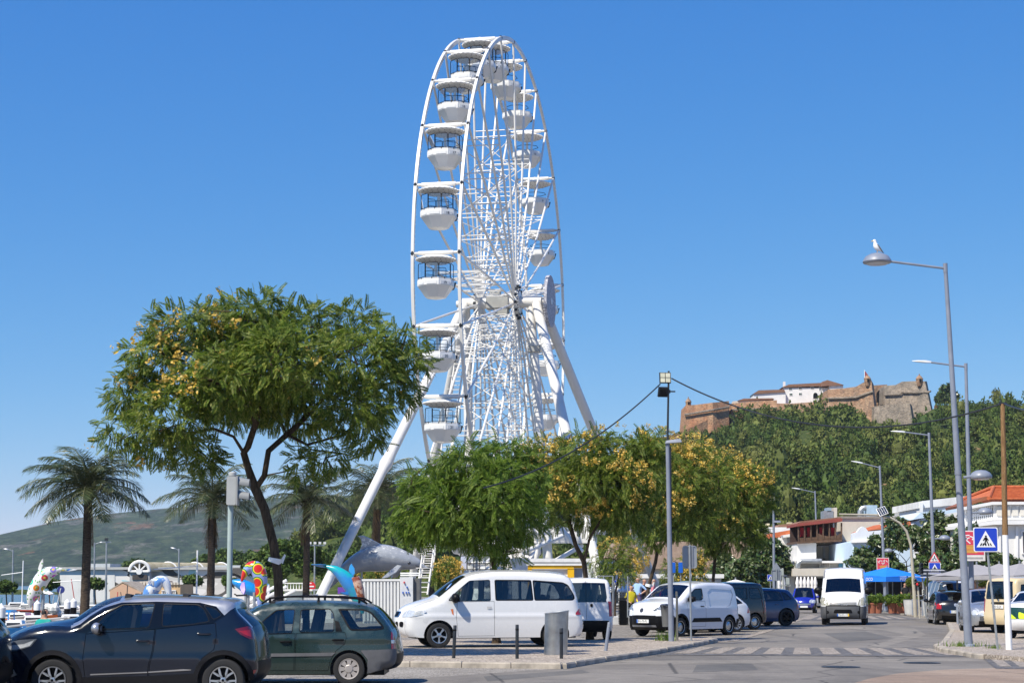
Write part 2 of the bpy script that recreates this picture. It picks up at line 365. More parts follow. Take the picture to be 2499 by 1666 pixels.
road = gp([(905, 1662), (1370, 1630), (1470, 1612), (1600, 1592), (1756, 1566), (1790, 1563), (1870, 1540), (1953, 1511), (1985, 1500), (1900, 1484), (1860, 1476), (1960, 1470), (2040, 1476), (2110, 1492), (2153, 1494), (2237, 1505), (2297, 1515), (2318, 1528), (2326, 1546), (2306, 1576), (2290, 1590), (2400, 1606), (2620, 1622)])
road += [(30, 20), (30, -20), (-30, -20), (-30, 24), (-9, 29)]
sheet('road', road, 0.004, M_ASPH)
sheet('cycle_path', gp([(2040, 1680), (2120, 1656), (2190, 1643), (2300, 1634), (2420, 1630), (2640, 1629)])+[(22, 18), (5, 18)], 0.009, M_ASPH2)
sheet('cobbled_parking', gp([(1380, 1546), (1600, 1592), (1756, 1566), (1790, 1563), (1870, 1540), (1953, 1511), (1985, 1500), (1890, 1484), (1500, 1497)]), 0.0085, cobble('parking_cobbles', (0.17, 0.155, 0.135), (0.37, 0.33, 0.28), (0.1, 0.09, 0.075), 7))
m = MB()
edge = [G(a, b) for a, b in ((1756, 1566), (1790, 1563), (1870, 1540), (1953, 1511), (1985, 1500))]
def strip(name, pts, w, z, mat):
 m = MB()
 for i in range(len(pts)-1):
  a, b = pts[i], pts[i+1]; d = (b-a).normalized(); n = Vector((-d.y, d.x, 0))*w/2
  m.add([(*(a-n)[:2], z), (*(b-n)[:2], z), (*(b+n)[:2], z), (*(a+n)[:2], z)], [(0, 1, 2, 3)])
 o = m.build(name, mat, smooth=0); o['kind'] = 'structure'; return o
M_PATCH = asphaltmat('asphalt_repair', (.11, .105, .098), (.15, .142, .13), (.085, .082, .078)); M_PALE = asphaltmat('asphalt_worn', (.21, .19, .165), (.27, .245, .21), (.17, .155, .135))
for nm_, pl_, mt_ in (('asphalt_patch', [(1700, 1622), (1835, 1618), (1850, 1634), (1690, 1640)], M_PATCH), ('asphalt_patch', [(1180, 1650), (1420, 1634), (1440, 1641), (1190, 1662)], M_PATCH), ('asphalt_patch', [(2010, 1545), (2110, 1540), (2180, 1556), (2060, 1566)], M_PATCH), ('worn_strip', [(1980, 1528), (2230, 1532), (2262, 1548), (2160, 1577), (2120, 1577), (2210, 1548), (2150, 1536), (1980, 1534)], M_PALE), ('worn_strip', [(1500, 1612), (2300, 1606), (2420, 1612), (1440, 1622)], M_PALE)): sheet(nm_, gp(pl_), .0065, mt_)
strip('edge_strip', edge, 0.3, 0.014, M_COBP)
def pavement(name, outline, h, kerb_idx, mat):
 """outline in ground pixels; kerb stones along the edges listed"""
 pts = [G(a, b, h) if isinstance(a, (int, float)) and b > 1000 else Vector((a, b, h)) for a, b in outline]
 poly = [(p.x, p.y) for p in pts]
 m = MB(); m.slab(poly, -0.05, h);
 o = m.build(name, mat, smooth=0); o['kind'] = 'structure'
 km = {}
 for i in kerb_idx:
  a, b = pts[i], pts[(i+1) % len(pts)]; L = (b-a).length; n = max(1, round(L/0.95)); d = (b-a)/n; rz = atan2(d.y, d.x)
  for j in range(n):
   key = (round(d.length, 2), j % 3)
   if key not in km:
    mm = MB(); w = d.length-0.02; random.seed(j+5)
    vs = []
    for z, ins in ((-0.1, 0.0), (h-0.02, 0.0), (h+0.012, 0.022)):
     vs += [(-w/2+ins, -0.1+ins+rnd(-.006, .006), z), (w/2-ins, -0.1+ins+rnd(-.006, .006), z), (w/2-ins, 0.1-ins, z), (-w/2+ins, 0.1-ins, z)]
    fs = [(8, 9, 10, 11)]+[(q*4+r, q*4+(r+1) % 4, q*4+4+(r+1) % 4, q*4+4+r) for q in (0, 1) for r in range(4)]
    mm.add(vs, fs); ob = mm.build('kerb_stone', M_KERB, o, smooth=0.5); km[key] = ob.data
   else: ob = link('kerb_stone', km[key], o)
   c = a+d*(j+0.5); ob.location = (c.x, c.y, rnd(-.008, .008)); ob.rotation_euler = (0, 0, rz+rnd(-.006, .006))
 return o
pavement('pavement', [(880, 1611), (1130, 1614), (1372, 1617), (1440, 1606), (1597, 1584), (1601, 1583), (1670, 1571), (1744, 1557), (1700, 1553), (1600, 1560), (1500, 1556), (1400, 1562), (1200, 1560), (880, 1560)], 0.12, [0, 1, 2, 3, 4, 5, 6, 7, 8], M_COBW)
pavement('pavement_right', [(2107, 1489), (2153, 1488), (2237, 1498), (2297, 1507), (2318, 1519), (2325, 1536), (2304, 1566), (2287, 1572), (2305, 1580), (2400, 1595), (2499, 1602), (2900, 1625), (2900, 1500), (2600, 1470), (2150, 1472)], 0.12, list(range(0, 9)), M_COBW)
def crossing(name, quad, nbar, zb):
 o = sheet(name, quad, zb, M_COBD)
 a, b, c, d = [Vector((*q, 0)) for q in quad]      # near-left, near-right, far-right, far-left
 w = 1.0/(2*nbar+1)
 mm = MB()
 for i in range(nbar):
  t0, t1 = (2*i+0.7)*w, (2*i+1.9)*w
  lo0, lo1 = lerp(a, b, t0), lerp(a, b, t1); hi0, hi1 = lerp(d, c, t0), lerp(d, c, t1)
  q = [lerp(lo0, hi0, .16), lerp(lo1, hi1, .16), lerp(lo1, hi1, .98), lerp(lo0, hi0, .98)]
  sheet('crossing_bar', [(p.x, p.y) for p in q], zb+0.005, M_COBP, parent=o)
 return o
crossing('crossing', gp([(1600, 1598), (2420, 1603), (2300, 1582), (1690, 1579)]), 10, 0.013)
crossing('far_crossing', gp([(1940, 1513), (2245, 1512), (2190, 1503), (1975, 1502)]), 8, 0.013)
crossing('side_crossing', gp([(2430, 1632), (2700, 1634), (2640, 1606), (2395, 1603)]), 5, 0.0135)
for q, (a, b) in enumerate(((2052, 1627), (2250, 1617))):
 t = thing('manhole_cover', ['flat round manhole cover in the asphalt near the foreground', 'round manhole cover near the end of the crossing'][q], 'manhole', G(a, b, 0.004))
 mm = MB(); mm.lathe([(0.42, 0.0), (0.42, 0.012), (0.36, 0.014), (0.35, 0.009), (0.0, 0.009)], 20); mm.build('rim', DARKM, t)
 mm = MB()
 for i in range(-3, 4): mm.box((i*0.09, 0, 0.0125), (0.03, 0.5, 0.008))
 mm.build('tread', DARKM, t)
def watermat():
 g = NG('river_water'); setp(g.b, 0.15, 0, 0.4); g.b.inputs['Base Color'].default_value = (0.02, 0.05, 0.06, 1)
 co = g.coord('Object', (0.35, 0.9, 1)); n = g.noise(1.0, 6, 0.6, co); g.bump(n, 0.25, 0.25); return g.m
M_WATER = watermat()
sheet('water', [(-400, 62), (-16.5, 62), (-24, 150), (-40, 215), (-60, 330), (-120, 900), (-300, 2100), (-3300, 2100), (-3300, 62)], 0.03, M_WATER)
def hillmat_far():
 g = NG('far_hillside'); setp(g.b, 0.95, 0, 0.1); co = g.coord('Object'); cs = g.coord('Object', (1, .35, 3.0))
 n1 = g.noise(0.011, 9, 0.72, cs, .4); n2 = g.noise(0.035, 9, 0.78, cs); n3 = g.noise(0.0065, 8, 0.7, cs, 0.8)
 sep = g.n('ShaderNodeSeparateXYZ'); g.l(co, sep)
 green = g.ramp(n2, [(0.42, (0.018, 0.05, 0.022)), (0.5, (0.045, 0.095, 0.036)), (0.58, (0.12, 0.17, 0.07))])
 rock = g.ramp(n2, [(0.35, (0.10, 0.10, 0.09)), (0.62, (0.50, 0.44, 0.38))])
 soil = g.ramp(n2, [(0.3, (0.34, 0.13, 0.06)), (0.7, (0.55, 0.26, 0.14))])
 ban = g.ramp(sep, [(0.0, 0), (0.25, 1.0), (0.55, 0.7), (0.85, 0.0)], ao='Z')
 mr = g.n('ShaderNodeMapRange'); mr.inputs[1].default_value = 0; mr.inputs[2].default_value = 230; g.t.links.new(sep.outputs['Z'], mr.inputs[0]); g.l(mr, ban)
 rm = g.n('ShaderNodeMath', operation='MULTIPLY'); g.l(g.ramp(n1, [(0.54, 0), (0.61, .85)]), rm, 0, 0); g.l(ban, rm, 0, 1)
 a = g.mix(rm, green, rock)
 sm = g.n('ShaderNodeMath', operation='MULTIPLY'); g.l(g.ramp(n3, [(0.60, 0), (0.64, 0.8)]), sm, 0, 0); g.l(ban, sm, 0, 1)
 g.col(g.mix(sm, a, soil)); g.bump(n2, 1.0, 45.0); return g.m
def terrain(name, xs, ys, zf, mat, smooth=True):
 X, Y = np.meshgrid(xs, ys); Z = np.vectorize(zf)(X, Y); nx, ny = len(xs), len(ys)
 v = np.stack([X, Y, Z], -1).reshape(-1, 3); i = np.arange(nx*ny).reshape(ny, nx)
 f = np.stack([i[:-1, :-1], i[:-1, 1:], i[1:, 1:], i[1:, :-1]], -1).reshape(-1, 4)
 o = np_mesh(name, v, f, mat, smooth=smooth); o['kind'] = 'structure'; return o
from mathutils import noise as mn
FARC = [(-900, 1405), (-500, 1370), (-120, 1330), (0, 1304), (60, 1290), (150, 1268), (260, 1252), (400, 1238), (520, 1228), (640, 1214), (760, 1206), (860, 1206), (1000, 1210), (1200, 1222), (1500, 1260), (2000, 1330)]
def farz(x, y):
 px = CX+x/y*FOC*0.995; c = interp(px, [a for a, _ in FARC], [b for _, b in FARC])
 zc = P(px, c, 3600).z
 t = min(1.0, max(0.0, (y-2150)/(3600-2150)))
 s = 0.75*t**0.8+0.25*(t*t*(3-2*t))
 if y > 3600: s = 1-((y-3600)/1400)**2
 n = mn.fractal(Vector((x/260, y/260, 3)), 0.7, 2.1, 6)
 return zc*s+n*zc*0.10*math.sin(pi*min(1, t))-2
terrain('far_hill', np.linspace(-1900, 1100, 150), np.concatenate([np.linspace(2120, 3600, 70), np.linspace(3650, 4700, 12)]), farz, hillmat_far())
HC = [(700, 1400), (745, 1330), (800, 1250), (900, 1205), (1000, 1182), (1300, 1135), (1500, 1095), (1600, 1064), (1690, 1070), (1800, 1045), (1900, 1030), (2000, 1024), (2100, 1030), (2225, 1040), (2245, 1018), (2290, 994), (2400, 994), (2499, 990), (2700, 975), (3000, 950), (3400, 980)]
HD = [(700, 420), (1000, 470), (1500, 520), (1700, 545), (2300, 560), (3400, 600)]
def hillz(x, y):
 px = CX+x/y*FOC; c = interp(px, [a for a, _ in HC], [b for _, b in HC]); D = interp(px, [a for a, _ in HD], [b for _, b in HD])
 zc = P(px, c, D).z; y0 = 205 if px > 1500 else lerp(300, 205, max(0, (px-700)/800))
 t = (y-y0)/(D-y0)
 if t < 0: return -1.0
 if t <= 1: s = 0.88*t+0.12*t*t*(3-2*t)
 else: s = max(0.0, 1-((y-D)/420)**2)
 n = mn.fractal(Vector((x/55, y/55, 1)), 0.8, 2.1, 5)
 return zc*s+n*3.5*min(1, t*4)*(1 if t < 0.93 else max(0.0, (1.07-t)/0.14))-0.6
def hillmat():
 g = NG('scrub_hillside'); setp(g.b, 0.95, 0, 0.1); co = g.coord('Object')
 n1 = g.noise(0.06, 6, 0.65, co); n2 = g.noise(0.6, 6, 0.7, co)
 a = g.ramp(n2, [(0.35, (0.022, 0.04, 0.010)), (0.52, (0.06, 0.085, 0.022)), (0.7, (0.14, 0.14, 0.05))])
 b = g.ramp(n2, [(0.3, (0.3, 0.16, 0.085)), (0.7, (0.5, 0.33, 0.2))])
 g.col(g.mix(g.ramp(n1, [(0.62, 0), (0.70, 1)]), a, b)); g.bump(n2, 0.8, 0.8); return g.m
M_HILL = hillmat()
terrain('hill', np.linspace(-90, 430, 170), np.concatenate([np.linspace(200, 620, 120), np.linspace(630, 980, 12)]), hillz, M_HILL)
# ================================================================== the Ferris wheel
WD = 107.0
tv = Vector((0.199, 0.98, 0)).normalized(); av = Vector((0.98, -0.199, 0)).normalized()   # in-plane (away) and axle direction
hubm = P(1216, 739, WD); R0 = 15.3; HALF = 1.22; NG_ = 26; PH = radians(1.0)
fw = thing('ferris_wheel', 'tall white Ferris wheel with many gondolas above the trees', 'ferris wheel', (hubm.x, hubm.y, 0))
HZ = hubm.z
WM = Matrix(((tv.x, av.x, 0, 0), (tv.y, av.y, 0, 0), (0, 0, 1, HZ), (0, 0, 0, 1)))           # local: x in plane, y along axle, z up
def node(k, side, r=R0):
 a = PH+2*pi*k/NG_
 return Vector((-r*cos(a), side*HALF, r*sin(a)))
RIM = 0.10
for side in (-1, 1):
 m = MB(); m.M = WM; n = NG_*4; vs = []; fs = []
 for j in range(n):
  a = 2*pi*j/n+PH
  for dr, dy in ((-RIM, -.075), (RIM, -.075), (RIM, .075), (-RIM, .075)):
   vs.append((-(R0+dr)*cos(a), side*HALF+dy, (R0+dr)*sin(a)))
 for j in range(n):
  for q in range(4): fs.append((j*4+q, ((j+1) % n)*4+q, ((j+1) % n)*4+(q+1) % 4, j*4+(q+1) % 4))
 m.add(vs, fs); rim = m.build('rim', WHITE_STEEL, fw, smooth=0.3)
 m = MB(); m.M = WM                          # bolted joint plates and lamp bosses along the inner edge
 for k in range(NG_):
  p = node(k, side); m.ball(p, (0.16, 0.11, 0.16), 8, 4)
 m.build('joint_plates', DARKM, rim)['kind'] = 'stuff'
 m = MB(); m.M = WM
 for j in range(NG_*14):
  a = 2*pi*j/(NG_*14); m.ball((-(R0-0.13)*cos(a), side*HALF+0.06, (R0-.13)*sin(a)), (0.035, .035, .035), 5, 3)
 lo = m.build('lamp_bulb', WHITEP, rim, smooth=0); lo['kind'] = 'stuff'
def rot_part(name, me, k, par):
 o = link(name, me, par); a = PH+2*pi*k/NG_
 o.matrix_local = WM @ Matrix.Rotation(a, 4, 'Y'); return o
for side in (-1, 1):
 m = MB(); m.path([(-0.45, side*(HALF-.18), 0.0), (-3.0, side*(HALF-.1), 0), (-R0*.5, side*HALF, 0), (-R0+.1, side*HALF, 0)], [0.045, .055, .066, .062], 8)
 sp = m.build('spoke', WHITE_STEEL, fw); me = sp.data; bpy.data.objects.remove(sp)
 for k in range(NG_): rot_part('spoke', me, k, fw)
m = MB(); lv = [2.2, 4.0, 5.9, 7.8, 9.8]; HB = HALF-.05
for i, r in enumerate(lv):
 m.tube((-r, -HB, 0), (-r, HB, 0), 0.033, n=6)
 if True: m.tube((-r-.35, -HB, 0), (-r-.35, HB, 0), 0.032, n=6)
for r0, r1 in zip(lv[:-1], lv[1:]):
 m.tube((-r0, -HB, 0), (-r1, HB, 0), 0.03, n=6); m.tube((-r0, HB, 0), (-r1, -HB, 0), 0.03, n=6)
la = m.build('lattice', WHITE_STEEL, fw); me = la.data; bpy.data.objects.remove(la)
for k in range(0, NG_, 2): rot_part('lattice', me, k, fw)
m = MB(); m.tube((-R0, -HALF, 0), (-R0, HALF, 0), 0.075, n=10); m.tube((-R0, -.9, 0), (-R0, .9, 0), 0.115, n=10)
cb = m.build('cross_bar', WHITE_STEEL, fw); me = cb.data; bpy.data.objects.remove(cb)
for k in range(NG_): rot_part('cross_bar', me, k, fw)
RX = Matrix.Rotation(-pi/2, 3, 'X')
m = MB(); m.M = WM
m.lathe([(0.34, -2.3), (0.34, 2.6)], 16, R=RX)
m.lathe([(0.2, -2.5), (0.2, 3.2)], 12, R=RX)
ax = m.build('axle', WHITE_STEEL, fw)
for s_ in (-1, 1):
 m = MB(); m.M = WM; m.lathe([(0.5, -.16), (0.78, -.12), (0.78, .12), (0.5, .16)], 26, c=(0, s_*(HALF-.05), 0), R=RX)
 hb = m.build('hub', WHITE_STEEL, fw)
 m = MB(); m.M = WM
 for j in range(26):
  a = 2*pi*(j+.5)/26; m.ball((-.72*cos(a), s_*(HALF+.06), .72*sin(a)), .06, 6, 4)
  if j % 2: m.box((-.95*cos(a), s_*HALF, .95*sin(a)), (.09, .16, .16))
 m.build('clamp_bolts', DARKM, hb)
m = MB(); m.M = WM
m.box((0, 0, .0), (.9, 1.3, .7)); m.box((.1, -.2, .55), (.5, .6, .35)); m.box((0, .2, -.5), (.8, .8, .4))
m.build('drive_box', plain('grey_drive', (.32, .32, .3), .5), fw)
def discmat():
 g = NG('light_panel'); setp(g.b, .6, 0, .4); co = g.coord('Object')
 v = g.n('ShaderNodeTexVoronoi'); v.inputs['Scale'].default_value = 9; g.l(co, v, 0, 'Vector')
 g.col(g.ramp(v, [(.2, (.62, .62, .66)), (.5, (.3, .3, .34))])); return g.m
m = MB(); m.M = WM; m.lathe([(0.3, 3.02), (1.52, 3.02), (1.52, 3.16), (0.0, 3.17)], 40, R=RX)
dk = m.build('light_panel', discmat(), fw)
m = MB(); m.M = WM
for r in np.arange(0.2, 1.5, 0.16):
 for j in range(max(6, int(2*pi*r/.17))):
  a = 2*pi*j/max(6, int(2*pi*r/.17)); m.lathe([(.045, 0), (.03, .06), (0, .06)], 5, c=(r*cos(a), 3.0, r*sin(a)), R=RX.transposed() @ Matrix.Rotation(0, 3, 'X'))
lo = m.build('bulb_grid', plain('bulb_grey', (.5, .5, .55), .4), dk, smooth=0); lo['kind'] = 'stuff'
def W2L(p): return Vector((p.x-hubm.x, p.y-hubm.y, p.z))
def axlep(d, z=0): return Vector((av.x*d, av.y*d, HZ+z))
def leg(p0, p1, r0, r1, foot=True, sq=8):
 m = MB(); p0, p1 = Vector(p0), Vector(p1); d = p1-p0
 m.path([p0, p0+d*.5, p0+d*.56, p0+d*.6, p0+d*.62, p1], [r0, r0, r0*1.02, r0*1.3, r1, r1*.95], 14)
 o = m.build('support_leg', WHITE_STEEL, fw);
 if foot:
  m = MB(); m.box((p1.x, p1.y, p1.z/2+.05), (1.3, 1.3, max(.3, p1.z+.2))); m.box((p1.x, p1.y, .1), (2.0, 2.0, .2)); m.build('footing', WHITE_STEEL, o)
 return o
feet = dict(nl=P(778, 1462, 88), fl=P(1000, 1440, 118), nr=P(1484, 1500, 93), fr=P(1612, 1455, 120))
leg(axlep(-1.95, .1), W2L(feet['nl']), .27, .25); leg(axlep(-1.95, .1), W2L(feet['fl']), .27, .25)
leg(axlep(2.25, .0), W2L(feet['nr']), .29, .25); leg(axlep(2.5, .1), W2L(feet['fr']), .29, .25)
for d, foot in ((1.95, P(1345, 1440, 104)), (-1.9, P(1150, 1440, 107))):
 m = MB(); f = W2L(foot); f.z = 0.4; m.path([axlep(d, -.2), lerp(axlep(d, -.2), f, .2), f], [.2, .27, .27], 14); o = m.build('column', WHITE_STEEL, fw)
 m = MB(); q = lerp(axlep(d), f, .16); m.box(q, (.75, .75, .35)); m.build('collar', plain('collar_grey', (.4, .4, .38), .5), o)
def ladder(p0, p1, w, n):
 m = MB(); p0, p1 = Vector(p0), Vector(p1); s = av*w/2
 for q in (-1, 1): m.tube(p0+s*q, p1+s*q, .045, n=6)
 for i in range(n): c = lerp(p0, p1, (i+.5)/n); m.tube(c-s, c+s, .026, n=5)
 for i in range(0, n, 3):
  c = lerp(p0, p1, (i+.5)/n); m.path([c-s, c-s*1.3-tv*.5, c-tv*.75, c+s*1.3-tv*.5, c+s], .02, 4)
 return m.build('ladder', WHITE_STEEL, fw)
ladder(axlep(1.0, -1.2)-tv*.9, W2L(P(1262, 1100, 101)), .55, 44)
ladder(axlep(-2.0, -2.8)-tv*.9, W2L(P(1040, 1410, 99)), .55, 50)
ladder(W2L(P(1050, 1310, 86)), W2L(P(1030, 1450, 85)), .5, 12)
pc = hubm; m = MB(); yr = atan2(av.y, av.x)
m.box((0, 0, .35), (12, 9.5, .5), yr); m.box((1.5, 1, .9), (7, 7, .6), yr)
m.box(W2L(P(1450, 1395, 104))*1.0, (4.2, 2.0, 1.3), yr)
m.build('platform', plain('platform_white', (.62, .63, .64), .5, var=.1), fw)
for i in range(7):
 m = MB(); c = W2L(GX(1240+i*46, 99)); c.z = 1.2
 m.box((c.x, c.y, 1.75), (1.0, .04, .04)); m.box((c.x, c.y, 1.25), (1.0, .03, .03)); m.box((c.x-.5, c.y, 1.2), (.05, .05, 1.15)); m.box((c.x+.5, c.y, 1.2), (.05, .05, 1.15))
 for q in range(5): m.box((c.x-.35+q*.18, c.y, 1.5), (.02, .02, .5))
 m.build('railing', GALV, fw)
for a, b in (((1270, 1350, 100), (1390, 1300, 103)), ((1300, 1400, 101), (1420, 1330, 104)), ((1330, 1270, 104), (1300, 1395, 104)), ((1360, 1280, 100), (1420, 1345, 99)), ((1395, 1290, 106), (1480, 1300, 107))):
 m = MB(); m.tube(W2L(P(*a)), W2L(P(*b)), .13, n=10); m.build('base_strut', WHITE_STEEL, fw)
m = MB(); m.box(W2L(P(1380, 1305, 104)), (3.5, .5, .9), yr); m.box(W2L(P(1420, 1290, 104)), (1.2, .8, 1.6), yr); m.build('drive_truss', WHITE_STEEL, fw)
M_GW = plain('gondola_white', (.72, .715, .69), .32, 0, .5, .4, var=.05, scale=1.5)
M_CAN = plain('canopy_white', (.76, .74, .69), .5, var=.1)
M_PANE = glass('gondola_pane', (.93, .95, .97), .05, .9)
GR = dict()
def gondola_proto():
 g = thing('gondola', '', 'gondola'); z0 = -0.14
 o8 = pi/8
 def ring(r, z, a0=o8, n=8): return [(r*cos(2*pi*i/n+a0), r*sin(2*pi*i/n+a0), z) for i in range(n)]
 m = MB(); m.lathe([(.10, -.02+z0), (.72, -.07+z0), (.95, -.17+z0), (.985, -.21+z0), (.965, -.25+z0), (.6, -.40+z0), (.14, -.47+z0)], 24); can = m.build('canopy', M_CAN, g)
 m = MB()
 for i in range(24):
  a = 2*pi*i/24; m.ball((.98*cos(a), .98*sin(a), -.215+z0), (.075, .075, .05), 6, 4)
 m.build('scallop_trim', M_CAN, can)['kind'] = 'stuff'
 m = MB()
 for r, h in ((.3, -.435), (.5, -.415), (.68, -.37), (.85, -.30)):
  for i in range(int(r*22)):
   a = 2*pi*i/int(r*22); m.ball((r*cos(a), r*sin(a), h+z0-.005), (.028, .028, .02), 5, 3)
 lo = m.build('lamp_dots', plain('lamp_dot', (.16, .13, .10), .5), can); lo['kind'] = 'stuff'
 m = MB(); m.tube((0, 0, .12), (0, 0, -1.95), .075, n=10); m.tube((-.35, 0, -.1), (.35, 0, -.1), .05, n=6); m.build('pole', WHITE_STEEL, g)
 zt = -1.53
 m = MB(); pts = [(.93, zt+.10), (.95, zt), (.94, zt-.22), (.90, zt-.26), (.52, zt-.78), (.46, zt-.80), (.1, zt-.86)]
 m.lathe(pts, 8, a0=o8); m.lathe([(.86, zt+.02), (.86, zt-.1)], 8, a0=o8)
 b = m.build('bowl', M_GW, g, smooth=.25)
 for i in range(8):
  a = 2*pi*(i+.5)/8+o8; ca, sa = cos(a), sin(a); R = Matrix.Rotation(a, 3, 'Z'); rr = .95*cos(pi/8)
  m = MB(); m.box((rr*ca, rr*sa, zt-.1), (.03, .52, .15), R=R); q = m.build('bowl_panel', M_GW, b)
 m = MB(); m.lathe([(.84, zt+.12), (.84, zt+.05), (.5, zt+.05), (.5, zt+.12)], 8, a0=o8); m.build('seat_ring', plain('seat_pale', (.45, .45, .45), .6), g)
 ztop, zbot = -.62, -1.34
 for i in range(8):
  if i == 0: continue
  p, q = [Vector((.90*cos(2*pi*(i+d)/8+o8), .90*sin(2*pi*(i+d)/8+o8), 0)) for d in (.03, .97)]
  m = MB(); r = .017
  up = V(0, 0, 1)
  c = [p+up*zbot, p+up*(ztop-.06), lerp(p, q, .08)+up*ztop, lerp(p, q, .92)+up*ztop, q+up*(ztop-.06), q+up*zbot]
  m.path(c+[c[0]], r, 5, False); m.tube(lerp(p, q, .5)+up*(zbot-.02), lerp(p, q, .5)+up*(zt+.08), .03, n=5)
  m.tube(p+up*zbot, p+up*(zt+.05), .02, n=5)
  f = m.build('window_frame', BLACK, g)
  m = MB(); m.add([c[0], c[1], c[2], c[3], c[4], c[5]], [(0, 1, 2, 3, 4, 5)]); m.build('pane', M_PANE, f, smooth=0)
 m = MB()
 for z in (-1.40, -1.47):
  rg = [Vector(v) for v in ring(.91, z)]; m.path(rg[1:]+[rg[0]], .02, 5)
 m.build('rail', WHITE_STEEL, g)
 m = MB(); rg = [Vector(v) for v in ring(.72, -1.02)]; m.path(rg+[rg[0]], .018, 5, False); m.build('grab_rail', BLACK, g)
 m = MB(); a = o8+pi/8-.0; R = Matrix.Rotation(a, 3, 'Z'); m.box((.98*cos(a), .98*sin(a), zt-.12), (.05, .5, .4), R=R @ Matrix.Rotation(.35, 3, 'Y')); m.box((1.0*cos(a), 1.0*sin(a), zt+.22), (.03, .45, .03), R=R)
 m.build('door_step', DARKM, g)
 return g
gp0 = gondola_proto(); gkids = None
side_names = ['first', 'second', 'third', 'fourth', 'fifth', 'sixth', 'seventh', 'eighth', 'ninth', 'tenth', 'eleventh', 'twelfth', 'thirteenth']
yg = atan2(av.y, av.x)
def textobj(txt, size, mat, parent, M, name='lettering', depth=0.004, font=None):
 cu = bpy.data.curves.new(name, 'FONT'); cu.body = txt; cu.size = size; cu.align_x = 'CENTER'; cu.align_y = 'CENTER'; cu.extrude = depth; cu.resolution_u = 2
 cu.materials.append(mat); tmp = bpy.data.objects.new(name, cu); me = bpy.data.meshes.new_from_object(tmp); me.name = name
 bpy.data.objects.remove(tmp); bpy.data.curves.remove(cu)
 ob = link(name, me, parent); ob.matrix_local = M; return ob
order_l = sorted([k for k in range(NG_) if cos(PH+2*pi*k/NG_) > 0], key=lambda k: -sin(PH+2*pi*k/NG_))
order_r = sorted([k for k in range(NG_) if cos(PH+2*pi*k/NG_) <= 0], key=lambda k: -sin(PH+2*pi*k/NG_))
GON = []
for k in range(NG_):
 p = WM @ node(k, 0); p = Vector((p.x+hubm.x, p.y+hubm.y, p.z))
 g = gp0 if k == 0 else copy_tree(gp0); GON.append(g)
 g.location = p; g.rotation_euler = (0, 0, yg)
 if k in order_l: lab = f'white gondola, {side_names[order_l.index(k)]} from the top on the left side of the wheel'
 else: lab = f'white gondola, {side_names[order_r.index(k)]} from the top on the right side of the wheel'
 if k in order_r:                      # the far gondolas hang with their glazing folded away
  for ch in list(g.children):
   if ch.name.startswith('window_frame'):
    for c2_ in list(ch.children): bpy.data.objects.remove(c2_)
    bpy.data.objects.remove(ch)
 tag(g, lab, 'gondola', 'gondolas hanging from the Ferris wheel')
for k, g in enumerate(GON):
  num = ((19-k-1) % 26)+1
  a = -pi/2+pi/4; rr = .955*cos(pi/8)+.012
  Mx = Matrix.Translation((rr*cos(a), rr*sin(a), -1.53-.1)) @ Matrix.Rotation(a+pi/2, 4, 'Z') @ Matrix.Rotation(pi/2, 4, 'X')
  textobj(str(num), .2, BLACK, g, Mx, 'number')
# ================================================================== trees and plants
def rotmats(dirs, rolls):
 """orthonormal frames with x along dirs; rolled about it"""
 d = dirs/np.linalg.norm(dirs, axis=1, keepdims=True)
 ref = np.tile(np.array([0, 0, 1.0]), (len(d), 1)); bad = np.abs(d[:, 2]) > .95; ref[bad] = (1, 0, 0)
 y = np.cross(ref, d); y /= np.linalg.norm(y, axis=1, keepdims=True); z = np.cross(d, y)
 c, s = np.cos(rolls)[:, None], np.sin(rolls)[:, None]
 y2 = y*c+z*s; z2 = -y*s+z*c
 return np.stack([d, y2, z2], -1)
def scatter(tv_, tf, pos, mats, scl):
 """instances of a template (verts, faces) merged into arrays"""
 n = len(pos); v = np.einsum('nij,kj->nki', mats, tv_)*scl[:, None, None]+pos[:, None, :]
 f = tf[None]+(np.arange(n)*len(tv_))[:, None, None]
 return v.reshape(-1, 3), f.reshape(-1, tf.shape[1])
def pinnate(n=8, L=.25, w=.034, l=.08, droop=.2):
 """a compound leaf: leaflet pairs along a drooping stalk"""
 v = []; f = []
 for i in range(n):
  t = (i+1)/n; x = L*t; z = -droop*L*t*t
  ll = l*(1-.45*abs(t-.45)); ww = w*(1-.35*abs(t-.45))
  for s in (-1, 1):
   a = radians(58-18*t)*s; dx, dy = cos(a), sin(a); px_, py_ = -dy, dx; o = len(v)
   v += [(x, 0, z), (x+dx*ll*.5+px_*ww*.5, dy*ll*.5+py_*ww*.5, z-.006), (x+dx*ll, dy*ll, z-ll*.28), (x+dx*ll*.5-px_*ww*.5, dy*ll*.5-py_*ww*.5, z-.006)]
   f.append((o, o+1, o+2, o+3))
 return np.array(v), np.array(f)
def leafcluster(n=9, r=.16, l=.11, w=.06, seed=1):
 rs = np.random.RandomState(seed); v = []; f = []
 for i in range(n):
  d = rs.normal(size=3); d[2] = abs(d[2])*.7; d /= np.linalg.norm(d); c = d*r*rs.uniform(.3, 1)
  u = rs.normal(size=3); u /= np.linalg.norm(u); q = np.cross(u, d); q /= np.linalg.norm(q); o = len(v)
  a = u*l*.5; b = q*w*.5
  v += [c-a, c-b*1.0, c+a, c+b]; f.append((o, o+1, o+2, o+3))
 return np.array(v), np.array(f)
